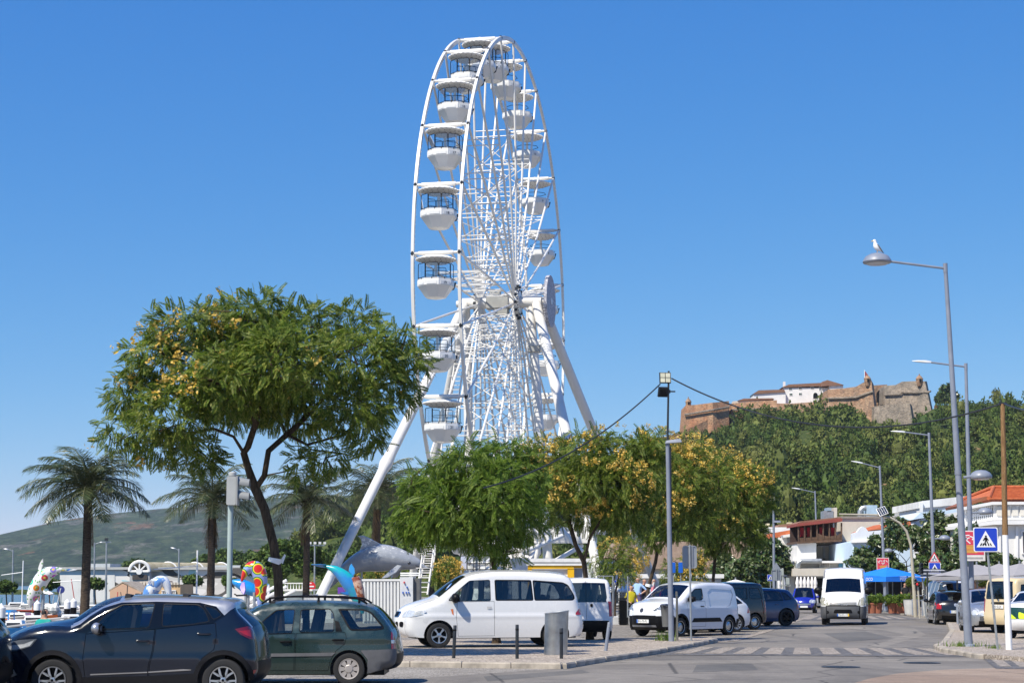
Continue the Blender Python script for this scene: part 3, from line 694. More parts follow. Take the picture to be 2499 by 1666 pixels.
def grow(base, trunk_paths, tips, r_tip=.012, step=.45, seed=3):
 """connect every tip to the nearest point of the skeleton already grown; returns segments with radii"""
 rs = np.random.RandomState(seed)
 nodes = []; par = []
 for path in trunk_paths:
  prev = None; pts = [np.array(p) for p in path]
  if nodes:
   d = [np.linalg.norm(q-pts[0]) for q in nodes]; prev = int(np.argmin(d)) if min(d) < .6 else None
  for i in range(len(pts)-1):
   n = max(1, int(np.linalg.norm(pts[i+1]-pts[i])/step))
   for j in range(n+1 if i == len(pts)-2 else n):
    q = pts[i]+(pts[i+1]-pts[i])*j/n
    if prev is not None and j == 0 and i == 0 and np.linalg.norm(q-nodes[prev]) < 1e-4: continue
    nodes.append(q); par.append(-1 if prev is None else prev); prev = len(nodes)-1
 nfix = len(nodes); cen = np.array(nodes[0])
 tips = sorted(tips, key=lambda t: min(np.linalg.norm(np.array(t)-q) for q in nodes[:nfix]))
 for t in tips:
  t = np.array(t); A = np.array(nodes); d = np.linalg.norm(A-t, axis=1)
  pen = d+np.maximum(0, A[:, 2]-t[2]-.2)*1.2; pen[:2] += 50
  k = int(np.argmin(pen)); L = d[k]; n = max(1, int(L/step)); p0 = A[k]; prev = k
  side = rs.normal(size=3)*L*.10
  for j in range(1, n+1):
   s = j/n; q = p0+(t-p0)*s+side*math.sin(pi*s)+np.array([0, 0, .12*L*math.sin(pi*s)])
   nodes.append(q); par.append(prev); prev = len(nodes)-1
 N = len(nodes); w = np.zeros(N); has = np.zeros(N, bool)
 for i in range(N-1, -1, -1):
  if not has[i]: w[i] = max(w[i], 1.0)
  if par[i] >= 0: w[par[i]] += w[i]; has[par[i]] = True
 return np.array(nodes), par, w
def tube_mesh(nodes, par, rad, n=6):
 m = MB(); ch = {}
 for i, p in enumerate(par): ch.setdefault(p, []).append(i)
 stack = [i for i in ch.get(-1, [])]
 starts = [(None, i) for i in stack]
 while starts:
  p, i = starts.pop(); chain = ([p] if p is not None else [])+[i]
  while True:
   c = ch.get(chain[-1], [])
   if not c: break
   c = sorted(c, key=lambda q: -rad[q]); starts += [(chain[-1], q) for q in c[1:]]; chain.append(c[0])
  pts = [nodes[q] for q in chain]; rr = [rad[q] for q in chain]
  if p is not None: rr[0] = min(rr[0], rr[1]*1.25)
  nn = 10 if rr[0] > .09 else (7 if rr[0] > .04 else 5)
  m.path(pts, rr, nn, True)
 return m
def blobs_px(bl, Y0, base):
 out = []
 for b in bl:
  px, py, rx, ry = b[:4]; dy = b[4] if len(b) > 4 else 0; Y = Y0+dy; c = P(px, py, Y)-base; k = Y/FOC
  out.append((np.array(c), np.array((rx*k, (b[5] if len(b) > 5 else rx*.85)*k, ry*k))))
 return out
def crown_points(blobs, n, rs, shell=.62):
 vol = np.array([np.prod(r)**.8 for _, r in blobs]); cnt = rs.multinomial(n, vol/vol.sum()); out = []; nor = []
 for (c, r), k in zip(blobs, cnt):
  d = rs.normal(size=(k, 3)); d /= np.linalg.norm(d, axis=1, keepdims=True)
  t = (shell+(1-shell)*rs.uniform(size=(k, 1))**.5); t[rs.uniform(size=(k, 1)) < .22] *= .6
  out.append(c+d*r*t); nor.append(d)
 return np.concatenate(out), np.concatenate(nor)
LM1 = leafmat('leaf_tipuana', [(.065, .12, .016), (.12, .19, .024), (.195, .265, .036), (.33, .345, .075)], .52)
LM2 = leafmat('leaf_fresh', [(.075, .145, .016), (.12, .21, .024), (.18, .28, .036), (.27, .35, .06)], .52)
FL1 = leafmat('blossom_yellow', [(.62, .38, .04), (.72, .50, .09), (.76, .60, .20), (.62, .36, .03)], .3, .6)
def compound_tree(name, label, Y, trunk_px, limbs_px, blobs, nleaf, nflow, flow_fn, leaf, rtrunk, seed, group=None, lf=None, ntip=150, lscale=1.0, droop=.3, r0=1.0):
 rs = np.random.RandomState(seed); b0 = P(trunk_px[0][0], 1425, Y); base = Vector((b0.x, Y, .1))
 t = thing(name, label, 'tree', base, group=group)
 def cv(pts): return [tuple(P(a[0], a[1], Y+(a[2] if len(a) > 2 else 0))-base) for a in pts]
 tp = cv(trunk_px); tp[0] = (tp[0][0], tp[0][1], -.1)
 paths = [tp]+[cv(q) for q in limbs_px]
 bl = blobs_px(blobs, Y, base)
 tips, _ = crown_points(bl, ntip, rs, .45)
 nodes, par, w = grow(base, paths, [tuple(q) for q in tips], seed=seed)
 rad = np.minimum(rtrunk, .011*w**.5*r0+.004);
 nt_ = len(tp); rad[0] = rtrunk*1.25
 rad = np.array([min(rad[i], rad[par[i]]*1.0 if par[i] >= 0 else rad[i]) for i in range(len(rad))])
 m = tube_mesh(nodes, par, rad); m.build('trunk', BARK, t, smooth=1.2)
 pos, nor = crown_points(bl, nleaf, rs, .55)
 tn = nodes[len(nodes)//4:]
 pull = pos.copy()
 for s0 in range(0, len(pos), 2000):
  seg = pos[s0:s0+2000]; D = ((seg[:, None, :]-tn[None])**2).sum(-1); q = tn[D.argmin(1)]; pull[s0:s0+2000] = q
 d0 = pos-pull; ln = np.linalg.norm(d0, axis=1, keepdims=True); pos = np.where(ln > .55, pull+d0/np.maximum(ln, 1e-6)*.55*(.5+.5*rs.uniform(size=ln.shape)), pos)
 dirs = nor*.55+rs.normal(size=pos.shape)*.45; dirs[:, 2] -= droop*rs.uniform(.3, 1.6, len(pos))
 v, f = scatter(*(lf or pinnate()), pos, rotmats(dirs, rs.normal(size=len(pos))*.7), rs.uniform(.65, 1.25, len(pos))*lscale)
 np_mesh('crown', v, f, leaf, t)
 if nflow:
  fp, fn = crown_points(bl, nflow*6, rs, .9); pr = np.array([flow_fn(*proj(Vector(q)+base), n_) for q, n_ in zip(fp, fn)])
  pt_ = np.array([mn.noise(Vector(q)*.9+Vector((seed, 0, 0))) for q in fp]); pr = pr*(pt_ > .02)*np.where(fn[:, 2] > .75, .45, 1.0)
  keep = rs.uniform(size=len(fp)) < pr; fp = fp[keep][:nflow]; fn = fn[keep][:nflow]
  ft, ff = leafcluster(14, .13, .055, .05, seed)
  v, f = scatter(ft, ff, fp+fn*.22, rotmats(rs.normal(size=fp.shape), rs.uniform(0, 6, len(fp))), rs.uniform(.6, 1.4, len(fp))*lscale)
  np_mesh('blossom', v, f, FL1, t)
 return t
def proj(p):
 q = Vector((p.x, p.y, p.z-CAMH)); y = q.y*cos(PITCH)+q.z*sin(PITCH); z = -q.y*sin(PITCH)+q.z*cos(PITCH)
 return CX+FOC*q.x/y, CY-FOC*z/y
bigblobs = [(640, 770, 95, 60, -.5), (560, 800, 110, 75, .8), (450, 800, 95, 65, -.3), (380, 880, 85, 70, -.8), (330, 960, 75, 60, -.3), (290, 1050, 60, 45, -1.0), (430, 1010, 100, 75, -1.5), (540, 930, 120, 90, -1.5), (560, 960, 120, 80, 1.6),
   (700, 880, 120, 95, -1.6), (740, 800, 90, 65, .6), (860, 790, 75, 55, .2), (870, 880, 110, 80, -.8), (970, 850, 70, 55, -.2), (1000, 880, 52, 55, .3), (940, 960, 85, 65, .8), (860, 1000, 90, 55, -.9), (720, 1000, 120, 55, 1.2), (900, 1060, 50, 40, .2), (400, 1090, 90, 40, -.3), (800, 1110, 60, 45, -.8), (740, 1130, 45, 45, -.5), (500, 1110, 70, 45, .8), (640, 900, 150, 120, 0)]
compound_tree('flowering_tree', 'large spreading tree with orange blossom behind the dark green estate car', 43, [(690, 1500), (678, 1400), (668, 1330), (645, 1240), (622, 1190), (605, 1140), (595, 1105)],
 [[(622, 1195), (645, 1160), (655, 1100), (700, 1060, .3), (735, 1030, .5), (800, 960, .9)], [(595, 1105), (605, 1090), (625, 1030, -.3), (640, 950, -.5), (645, 860, 0), (650, 780, .3)], [(595, 1105), (570, 1065, -.4), (520, 1045, -.8), (450, 1060, -1.0), (380, 1050, -1.0)],
     [(625, 1030, -.3), (590, 960, -.8), (520, 930, -1.2), (440, 900, -1.0)], [(700, 1060, .3), (750, 1085, .1), (840, 1060, -.3), (900, 1000, -.5)], [(735, 1030, .5), (760, 985, .8), (745, 930, 1.2), (790, 850, 1.2)], [(800, 960, .9), (880, 900, .6), (950, 870, .4)]],
 bigblobs, 9200, 360, lambda px, py, n: (1.0 if n[1] < .35 else .3)*(max(.03, min(1.0, (640-px)/190))+.04 if py < 960 else .12*(px < 420)), LM1, .19, 11, ntip=210, lscale=1.12)
def band(px, py, Y, r, lab):
 c = P(px, py, Y); t = thing('cloth_band', lab, 'cloth band', c); m = MB(); m.path([(-.02, 0, -.055), (0, 0, 0), (.01, 0, .055)], [r, r*1.02, r], 14, False); m.build('wrap', WHITEP, t); m = MB(); m.add([(r, -.02, .05), (r+.07, -.03, .15), (r+.1, -.02, .12), (r+.03, -.02, -.08), (r, -.02, -.05)], [(0, 1, 2, 3, 4)]); m.build('loose_end', WHITEP, t)
band(671, 1367, 43, .155, 'white cloth tied round the trunk of the big blossoming tree'); band(1583, 1428, 73, .13, 'white cloth tied round the leaning trunk beside the men')
L3 = pinnate(9, .33, .036, .09, .25)
compound_tree('street_tree', 'bright green feathery tree behind the white minibus', 53, [(1212, 1490), (1208, 1400), (1200, 1345), (1195, 1310)],
 [[(1200, 1345), (1150, 1290, -.4), (1080, 1230, -.6), (1020, 1200, -.5)], [(1195, 1310), (1210, 1230, .2), (1200, 1150, .2)], [(1200, 1345), (1250, 1290, .4), (1300, 1230, .5)]],
 [(1150, 1140, 90, 65, -.4), (1230, 1130, 80, 60, .4), (1060, 1190, 75, 60, -.4), (1010, 1260, 55, 55, -.2), (1110, 1240, 95, 75, -1.0), (1210, 1210, 90, 80, -1.1), (1280, 1170, 60, 65, .2), (1090, 1275, 70, 40, -.3), (1180, 1300, 75, 40, -.7), (1270, 1270, 60, 55, -.4), (1015, 1290, 32, 32, .2), (1240, 1340, 35, 28, -.5)],
 4200, 0, None, LM2, .135, 21, 'street trees in a row beside the parked vans', L3, 110, 1.1, .5)
compound_tree('street_tree', 'forked dark-trunked tree with yellow blossom above the white van tail', 58, [(1440, 1520), (1432, 1430), (1425, 1370)],
 [[(1425, 1370), (1405, 1330), (1388, 1270, .2), (1385, 1230, .3), (1430, 1200, .2), (1490, 1150, .3)], [(1425, 1370), (1440, 1310, -.2), (1470, 1265, -.4), (1530, 1230, -.5)], [(1385, 1230, .3), (1345, 1180, .1), (1320, 1140, 0)]],
 [(1350, 1120, 70, 55, .2), (1430, 1110, 80, 60, -.3), (1510, 1110, 75, 60, .3), (1320, 1190, 50, 60, -.2), (1400, 1180, 85, 60, -.9), (1490, 1180, 90, 70, -.9), (1560, 1150, 70, 75, .2), (1430, 1250, 50, 45, .6), (1530, 1240, 70, 60, -.5), (1350, 1250, 40, 45, .2), (1590, 1090, 50, 45, .5)],
 3800, 480, lambda px, py, n: .95 if (n[2] > -.2 or n[1] < -.2) and py < 1280 else .15, LM1, .12, 22, 'street trees in a row beside the parked vans', L3, 120, 1.05, .45)
compound_tree('street_tree', 'blossoming tree behind the floodlight mast with two thick limbs', 73, [(1568, 1515), (1583, 1430), (1600, 1370), (1603, 1350)],
 [[(1603, 1350), (1590, 1300), (1596, 1230), (1620, 1170)], [(1603, 1350), (1640, 1300, -.4), (1690, 1250, -.6)]],
 [(1600, 1110, 70, 60, 0), (1680, 1130, 70, 60, .3), (1640, 1190, 90, 80, -1.0), (1720, 1190, 70, 70, -.3), (1580, 1230, 60, 60, -.3), (1680, 1270, 80, 55, -.7), (1610, 1290, 60, 40, -.4)],
 3300, 430, lambda px, py, n: .95 if (n[2] > -.2 or n[1] < -.2) and py < 1290 else .25, LM1, .13, 23, 'street trees in a row beside the parked vans', L3, 100, 1.1, .45)
compound_tree('street_tree', 'dense dark tree at the right end of the row, blossom on top', 78, [(1738, 1510), (1740, 1420), (1745, 1360)],
 [[(1745, 1360), (1735, 1300), (1760, 1240)], [(1745, 1360), (1790, 1310, .3), (1830, 1270, .4)]],
 [(1760, 1150, 70, 55, .2), (1820, 1180, 60, 55, -.2), (1770, 1220, 90, 70, -1.0), (1850, 1240, 50, 60, .2), (1720, 1260, 60, 55, -.5), (1800, 1300, 75, 45, -.6), (1865, 1190, 30, 40, 0), (1710, 1330, 50, 40, 0)],
 3000, 300, lambda px, py, n: .9 if n[2] > -.2 or n[1] < -.2 else .2, LM1, .12, 24, 'street trees in a row beside the parked vans', L3, 90, 1.15, .45)
def small_tree(name, label, px, Y, blobs, nleaf, nflow, trunk, leaf, seed, rt=.07, lf=None, ls=1.0, group=None, fl=.6):
 return compound_tree(name, label, Y, trunk, [], blobs, nleaf, nflow, lambda a, b, n: fl, leaf, rt, seed, group, lf or pinnate(6, .34, .05, .11, .3), 45, ls, .5)
small_tree('blossom_tree', 'small orange-blossom tree behind the men beside the wheel', 1500, 92, [(1500, 1360, 40, 40), (1540, 1350, 35, 45, .5), (1465, 1375, 25, 35), (1510, 1395, 45, 28, -.4)], 700, 230, [(1500, 1500), (1503, 1440), (1512, 1400)], LM1, 31)
small_tree('blossom_tree', 'small orange-blossom tree left of the blue recycling sign', 1650, 94, [(1690, 1390, 35, 40), (1700, 1360, 25, 30), (1640, 1395, 30, 30)], 500, 150, [(1690, 1500), (1690, 1440), (1690, 1400)], LM1, 32)
small_tree('blossom_tree', 'orange-blossom bush behind the bonnet of the white minibus', 1090, 95, [(1090, 1395, 32, 28), (1075, 1410, 25, 18)], 420, 160, [(1090, 1500), (1090, 1440), (1090, 1410)], LM1, 33)
small_tree('blossom_tree', 'low yellow-green shrub between dolphin belly and container', 950, 97, [(900, 1400, 35, 18), (960, 1398, 35, 18), (930, 1410, 40, 16)], 420, 60, [(930, 1480), (930, 1440), (930, 1415)], LM1, 34)
LP = leafmat('palm_leaf', [(.03, .052, .018), (.06, .09, .03), (.11, .135, .055), (.20, .19, .095)], .22, .38, .6)
LPD = leafmat('palm_dead', [(.16, .10, .05), (.28, .18, .09)], .2, .7)
def palm(label, px, Y, cy, R, tr, seed, nf=26, yellow=0, dead=1):
 rs = np.random.RandomState(seed); b = GX(px, Y, 0); c = P(px, cy, Y)-Vector((b.x, b.y, 0)); c.x += 0
 t = thing('palm_tree', label, 'palm tree', (b.x, b.y, 0), group='palm trees along the waterfront')
 m = MB(); H = c.z; n = 34; pts = []; rr = []
 lean = rs.uniform(-.15, .15)
 for i in range(n+1):
  s = i/n; pts.append((lean*(s*s-s), 0, H*s)); rr.append(tr*(1.15-.25*s)*(1+.05*(i % 2))*(1.0 if s < .86 else 1.0+(s-.86)*2.2))
 m.path(pts, rr, 14); m.build('trunk', PBARK, t, smooth=1.3)
 m = MB()
 for i in range(18):
  a = i*2.4; z = H-.55+.5*i/18; d = V(cos(a), sin(a), .9).normalized(); m.path([V(cos(a)*tr, sin(a)*tr, z), V(cos(a)*tr, sin(a)*tr, z)+d*.32], [.05, .012], 5)
 m.build('leaf_bases', PBARK, t)
 for i in range(nf):
  isdead = i >= nf-dead
  u = i/nf; a = i*2.399+rs.uniform(-.2, .2); el = radians(82-100*u**.85)+rs.uniform(-.1, .1); L = R*rs.uniform(1.05, 1.35)
  if isdead: el = radians(-72); L = R*1.0; a = rs.choice([2.8, .4, 3.4])
  N = 30; p = V(0, 0, H-.1); hd = V(cos(a), sin(a), 0); e = el; path = [p]
  for j in range(N):
   p = p+(hd*cos(e)+V(0, 0, 1)*sin(e))*(L/N); path.append(p); e -= (.021+.02*(1-u))*(1+j/N*.9)*(28/N)
   e = max(e, radians(-86))
  m = MB(); m.path(path[::3]+[path[-1]], [.035*(1-k/11)+.006 for k in range(len(path[::3])+1)], 5)
  fr = m.build('frond', LPD if isdead else LP, t)
  vs = []; fs = []
  side = V(-sin(a), cos(a), 0)
  for j in range(3, N+1):
   s = j/N; q = path[j]; d = (path[j]-path[j-1]).normalized(); nrm = side.cross(d)
   ll = L*.36*math.sin(pi*min(1, .12+s*.86))**.7
   for h in range(2):
    qq = lerp(path[j-1], path[j], h/2+rs.uniform(-.2, .2))
    for sg in (-1, 1):
     lf_ = ll*rs.uniform(.8, 1.1); dd = (side*sg*.8+d*.75+nrm*rs.uniform(-.05, .4)).normalized()
     w = d*.02; tip = qq+dd*lf_+V(0, 0, -1)*lf_*rs.uniform(.0, .38); mid = qq+dd*lf_*.55
     o = len(vs); vs += [qq-w*.6, mid-w, tip, mid+w, qq+w*.6]; fs.append((o, o+1, o+2, o+3, o+4))
  m = MB(); m.add(vs, fs); m.build('leaflets', LPD if isdead else LP, fr, smooth=0, fix=False)
 return t
palm('tall palm with full crown at the far left of the row', 208, 75, 1185, 2.35, .17, 41, 34, dead=1)
palm('palm behind the grey traffic light with a hanging dead frond', 514, 86, 1215, 2.25, .165, 42, 28, dead=3)
palm('slender palm right of the big blossoming tree trunk', 746, 90, 1215, 2.2, .15, 43, 26, dead=2)
palm('palm behind the grey dolphin sculpture and the white strut', 920, 106, 1200, 2.8, .2, 44, 30, dead=2)
palm('palm half hidden behind the bright green tree', 1055, 110, 1290, 2.0, .16, 45, 18, dead=1)
LMG = leafmat('leaf_magnolia', [(.035, .07, .016), (.06, .115, .026), (.11, .165, .042), (.27, .29, .15)], .25, .28, .7)
LC = leafcluster(10, .22, .26, .12, 5)
def mag(label, Y, blobs, nleaf, trunk, seed, ls=1.0):
 return compound_tree('broadleaf_tree', label, Y, trunk, [], blobs, nleaf, 0, None, LMG, .14, seed, 'dark broadleaf trees along the terraces', LC, 60, ls, .1)
mag('large glossy dark tree behind the blue parasols', 122, [(2200, 1310, 75, 60, 0), (2140, 1350, 70, 45, -.5), (2240, 1350, 80, 55, -1), (2290, 1290, 60, 50, .5), (2330, 1330, 70, 60, 0), (2100, 1375, 40, 25, -.5), (2180, 1380, 90, 30, -.7), (2270, 1390, 90, 30, -.7)], 2300, [(2215, 1480), (2215, 1420), (2212, 1370)], 51, 1.25)
mag('glossy dark tree beside the white corner building with a balustrade', 112, [(2370, 1330, 45, 50, 0), (2400, 1385, 80, 40, -.5), (2450, 1385, 45, 30, 0), (2340, 1380, 60, 35, -.6)], 1200, [(2385, 1470), (2385, 1420), (2385, 1390)], 52, 1.2)
mag('pale-leaved round tree left of the white van, behind the crossing sign', 140, [(1860, 1345, 50, 35, 0), (1840, 1385, 60, 30, -.5), (1890, 1385, 45, 35, -.3), (1820, 1410, 45, 25, 0), (1900, 1345, 28, 30, .3), (1870, 1420, 50, 25, -.5)], 1500, [(1855, 1480), (1855, 1440), (1855, 1400)], 53, 1.4)
mag('dark tree behind the street-tree row, right of its last trunk', 145, [(1765, 1380, 28, 30, 0), (1780, 1400, 25, 25, -.3), (1750, 1410, 25, 22, 0)], 600, [(1765, 1480), (1765, 1440), (1765, 1400)], 54, 1.4)
LMP = leafmat('leaf_pine', [(.035, .07, .012), (.06, .115, .018), (.10, .165, .025), (.14, .2, .035)], .3, .6)
def tuft(name, label, Y, blobs, n, trunk, seed, mat=LMP, ls=1.6, rt=.12, group=None, cat=None):
 return compound_tree(name, label, Y, trunk, [], blobs, n, 0, None, mat, rt, seed, group, LC, 50, ls, -.1)
tuft('umbrella_pine', 'round green pine crown between blossoming trunk and slender palm', 170, [(700, 1350, 60, 35), (650, 1370, 50, 30), (760, 1365, 45, 35), (700, 1395, 90, 25), (620, 1395, 40, 22)], 2600, [(700, 1450), (700, 1420)], 61, ls=1.5, group='pines behind the harbour')
tuft('umbrella_pine', 'low green pine crown behind the white strut', 175, [(850, 1370, 60, 25), (820, 1395, 70, 25), (905, 1375, 45, 22), (960, 1380, 50, 25)], 1900, [(850, 1450), (850, 1420)], 62, ls=1.5, group='pines behind the harbour')
for i, (px, py, s, lab) in enumerate(((15, 1432, 26, 'small umbrella-shaped tree at the left edge by the water'), (120, 1425, 24, 'small tree behind the flowered dolphin'), (232, 1425, 26, 'small tree just right of the tall left palm'), (470, 1418, 24, 'small tree left of the traffic light, before the painted building'), (560, 1420, 18, 'small tree between traffic light and palm trunk'))):
 tuft('harbour_tree', lab, 150, [(px, py, s, s*.42), (px-8, py-5, s*.5, s*.3), (px+9, py+3, s*.5, s*.3)], 330, [(px+2, 1475), (px, 1448), (px, py)], 70+i, ls=1.1, rt=.07, group='small trees on the quay')
for i, (px, py, s, lab) in enumerate(((330, 1385, 30, 'far dark tree behind the barrel roof, left one'), (500, 1375, 34, 'far dark tree behind the barrel roof, right of it'), (560, 1365, 38, 'far dark tree behind the traffic light pole'), (600, 1370, 42, 'far dark tree left of the round pine'))):
 tuft('far_tree', lab, 330, [(px, py, s, s*.6), (px-15, py+14, s*.7, s*.4), (px+15, py+14, s*.7, s*.4)], 420, [(px, 1440), (px, py+10)], 80+i, ls=3.0, rt=.2, group='far trees behind the harbour building')
def forest():
 rs = np.random.RandomState(5); temps = []
 for s in range(5):
  r2 = np.random.RandomState(100+s); pts = []; n = 9
  bl = [(np.array((0, 0, .62)), np.array((.42, .42, .40)))]+[(np.array((r2.uniform(-.3, .3), r2.uniform(-.3, .3), r2.uniform(.4, .85))), np.array((.26, .26, .24))) for _ in range(5)]
  p, nn = crown_points(bl, 130, r2, .8)
  tv2, tf2 = leafcluster(3, .06, .085, .06, s); d = nn+r2.normal(size=nn.shape)*.6
  v, f = scatter(tv2, tf2, p, rotmats(d, r2.uniform(0, 6, len(p))), r2.uniform(.9, 1.7, len(p)))
  m = MB(); m.ball((0, 0, .58), (.25, .25, .28), 7, 5); bv = np.array(m.v); bf = np.array([q for q in m.f])
  f = np.concatenate([f, bf+len(v)]); v = np.concatenate([v, bv]); temps.append((v, f))
 P_, S_, K_ = [], [], []
 tries = 0
 while len(P_) < 1700 and tries < 60000:
  tries += 1
  y = rs.uniform(208, 585)**1.0; px = rs.uniform(690, 2700); x = (px-CX)/FOC*y
  if px < 1560 and y > 470: continue
  if px < 1560 and rs.uniform() < .45: continue
  z = hillz(x, y)
  if z < 1.5: continue
  qx, qy = proj(Vector((x, y, z)))
  nz = mn.noise(Vector((x/28, y/28, 7)))
  if nz < -.32 and rs.uniform() < .7: continue
  s = rs.uniform(1.6, 5.8)*(1.3 if nz > .1 else .8)
  if proj(Vector((x, y, z+.78*s)))[1] < np.interp(px, [1590, 1690, 1760, 1800, 1860, 1900, 1935, 1990, 2030, 2070, 2130, 2200, 2236, 2246, 2300, 2400, 2500, 2700], [1080, 1058, 1032, 1004, 1006, 988, 975, 982, 992, 996, 1016, 1042, 1032, 1004, 988, 978, 948, 940]): continue
  P_.append((x, y, z-.25*s)); S_.append(s); K_.append(rs.randint(5))
 P_ = np.array(P_); S_ = np.array(S_); K_ = np.array(K_); V_, F_, T_ = [], [], []; off = 0
 for k in range(5):
  q = K_ == k; n = q.sum(); a = rs.uniform(0, 6.28, n); c, s = np.cos(a), np.sin(a); z = np.zeros(n); o = np.ones(n)
  Mx = np.stack([np.stack([c, -s, z], -1), np.stack([s, c, z], -1), np.stack([z, z, o*rs.uniform(.7, 1.6, n)], -1)], 1)
  v, f = scatter(temps[k][0], temps[k][1], P_[q], Mx, S_[q]); V_.append(v); F_.append(f+off); off += len(v); T_.append(np.repeat(rs.uniform(size=n), len(temps[k][0])))
 return np.concatenate(V_), np.concatenate(F_), np.concatenate(T_)
def woodmat():
 g = NG('woodland_leaf'); setp(g.b, .65, 0, .2); co = g.coord('Object')
 geo = g.n('ShaderNodeNewGeometry')
 n1 = g.noise(.045, 4, .6, co); n2 = g.noise(.35, 4, .6, co)
 at = g.n('ShaderNodeAttribute', attribute_name='tint'); mxt = g.n('ShaderNodeMath', operation='MULTIPLY_ADD'); g.l(at, mxt, 'Fac', 0); mxt.inputs[1].default_value = .62; sc_ = g.n('ShaderNodeMath', operation='MULTIPLY_ADD'); g.l(n1, sc_); sc_.inputs[1].default_value = 1.3; sc_.inputs[2].default_value = -.45; g.l(sc_, mxt, 0, 2)
 a = g.ramp(mxt, [(.1, (.045, .08, .018)), (.35, (.065, .11, .022)), (.6, (.10, .14, .03)), (.9, (.17, .185, .05))])
 b = g.mix(.7, a, g.ramp(n2, [(.3, .6), (.7, 1.35)]), 'MULTIPLY'); r = g.n('ShaderNodeValToRGB'); r.color_ramp.elements[0].color = (.6, .6, .6, 1); r.color_ramp.elements[1].color = (1.3, 1.3, 1.2, 1)
 g.t.links.new(geo.outputs['Random Per Island'], r.inputs[0]); mx = g.mix(.8, b, r, 'MULTIPLY'); g.col(mx)
 tl = g.n('ShaderNodeBsdfTranslucent'); g.t.links.new(mx.outputs[2], tl.inputs[0]); ms = g.n('ShaderNodeMixShader'); ms.inputs[0].default_value = .2
 g.t.links.new(g.b.outputs[0], ms.inputs[1]); g.t.links.new(tl.outputs[0], ms.inputs[2]); g.t.links.new(ms.outputs[0], g.out.inputs[0]); return g.m
fv, ff_, ft_ = forest(); fo = np_mesh('woodland', fv, ff_, woodmat()); at_ = fo.data.attributes.new('tint', 'FLOAT', 'POINT'); at_.data.foreach_set('value', ft_.astype(np.float32)); tag(fo, 'dense green woodland covering the hill below the fort', 'woodland', kind='stuff')
tuft('lone_tree', 'lone dark tree standing on the ridge right of the fort', 560, [(2310, 958, 24, 20), (2298, 972, 18, 14), (2322, 972, 20, 14)], 500, [(2312, 1000), (2311, 985), (2310, 965)], 90, mat=LMG, ls=4.2, rt=.35)
# ================================================================== vehicles
def inset(poly, d):
 n = len(poly); A = sum(poly[i][0]*poly[(i+1) % n][1]-poly[(i+1) % n][0]*poly[i][1] for i in range(n)); sg = 1 if A > 0 else -1; out = []
 for i in range(n):
  p0, p1, p2 = [Vector(poly[(i+q) % n]) for q in (-1, 0, 1)]
  e0 = (p1-p0).normalized(); e1 = (p2-p1).normalized(); n0 = Vector((-e0.y, e0.x))*sg; n1 = Vector((-e1.y, e1.x))*sg
  b = (n0+n1); b = b.normalized() if b.length > 1e-6 else n0
  c = max(.35, b.dot(n0)); q = p1+b*(d/c); out.append((q.x, q.y))
 return out
def dens(pts, step, closed=False):
 out = []; n = len(pts)
 for i in range(n if closed else n-1):
  a, b = pts[i], pts[(i+1) % n]; L = math.hypot(b[0]-a[0], b[1]-a[1]); k = max(1, int(L/step+.5))
  for j in range(k): out.append(tuple(a[q]+(b[q]-a[q])*j/k for q in range(len(a))))
 if not closed: out.append(tuple(pts[-1]))
 return out
def smoothp(pts, it=2, closed=True, keep=0.0):      # Chaikin corner cutting
 for _ in range(it):
  o = []; n = len(pts)
  for i in range(n if closed else n-1):
   a, b = pts[i], pts[(i+1) % n]
   o += [(a[0]*.75+b[0]*.25, a[1]*.75+b[1]*.25), (a[0]*.25+b[0]*.75, a[1]*.25+b[1]*.75)]
  if not closed: o = [pts[0]]+o+[pts[-1]]
  pts = o
 return pts
def roundp(pts, r=.05):
 o = []; n = len(pts)
 for i in range(n):
  p0, p1, p2 = [Vector(pts[(i+q) % n]) for q in (-1, 0, 1)]; a = p0-p1; b = p2-p1; da = min(r, a.length*.35); db = min(r, b.length*.35)
  q0 = p1+a.normalized()*da; q1 = p1+b.normalized()*db; m_ = (q0+q1)*.25+p1*.5; o += [tuple(q0), tuple(m_), tuple(q1)]
 return o
def inpoly(P_, poly):
 x, y = P_[:, 0], P_[:, 1]; ins = np.zeros(len(P_), bool); n = len(poly)
 for i in range(n):
  x0, y0 = poly[i]; x1, y1 = poly[(i+1) % n]
  if y0 == y1: continue
  c = ((y0 > y) != (y1 > y)) & (x < (x1-x0)*(y-y0)/(y1-y0)+x0); ins ^= c
 return ins
def cdt(loops, inner):
 vs = []; es = []
 for lp in loops:
  o = len(vs); n = len(lp); vs += [Vector(p) for p in lp]; es += [(o+i, o+(i+1) % n) for i in range(n)]
 vs += [Vector(p) for p in inner]
 r = geometry.delaunay_2d_cdt(vs, es, [], 0, 1e-5)
 return np.array([tuple(v) for v in r[0]]), [f for f in r[2] if len(f) == 3]
CARGLASS = glass('car_glass', (.66, .72, .71), .02, .5)
DARKGLASS = glass('car_glass_dark', (.14, .15, .16), .02, .5)
M_SEAT = plain('seat_fabric', (.02, .02, .023), .85, var=.2)
M_LENS = plain('lamp_lens_clear', (.62, .65, .68), .12, .3, .6, 1.0, var=.25, scale=14)
M_RED = plain('lamp_lens_red', (.38, .012, .015), .15, 0, .6, 1.0, var=.2, scale=10)
M_ORANGE = plain('lamp_lens_orange', (.65, .16, .02), .2, 0, .6, 1.0)
M_PLATE = plain('plate_white', (.78, .78, .76), .4, var=.03)
M_PBLUE = plain('plate_blue', (.02, .12, .5), .4)
M_CHROME = plain('chrome', (.75, .76, .78), .12, 1.0, var=.03)
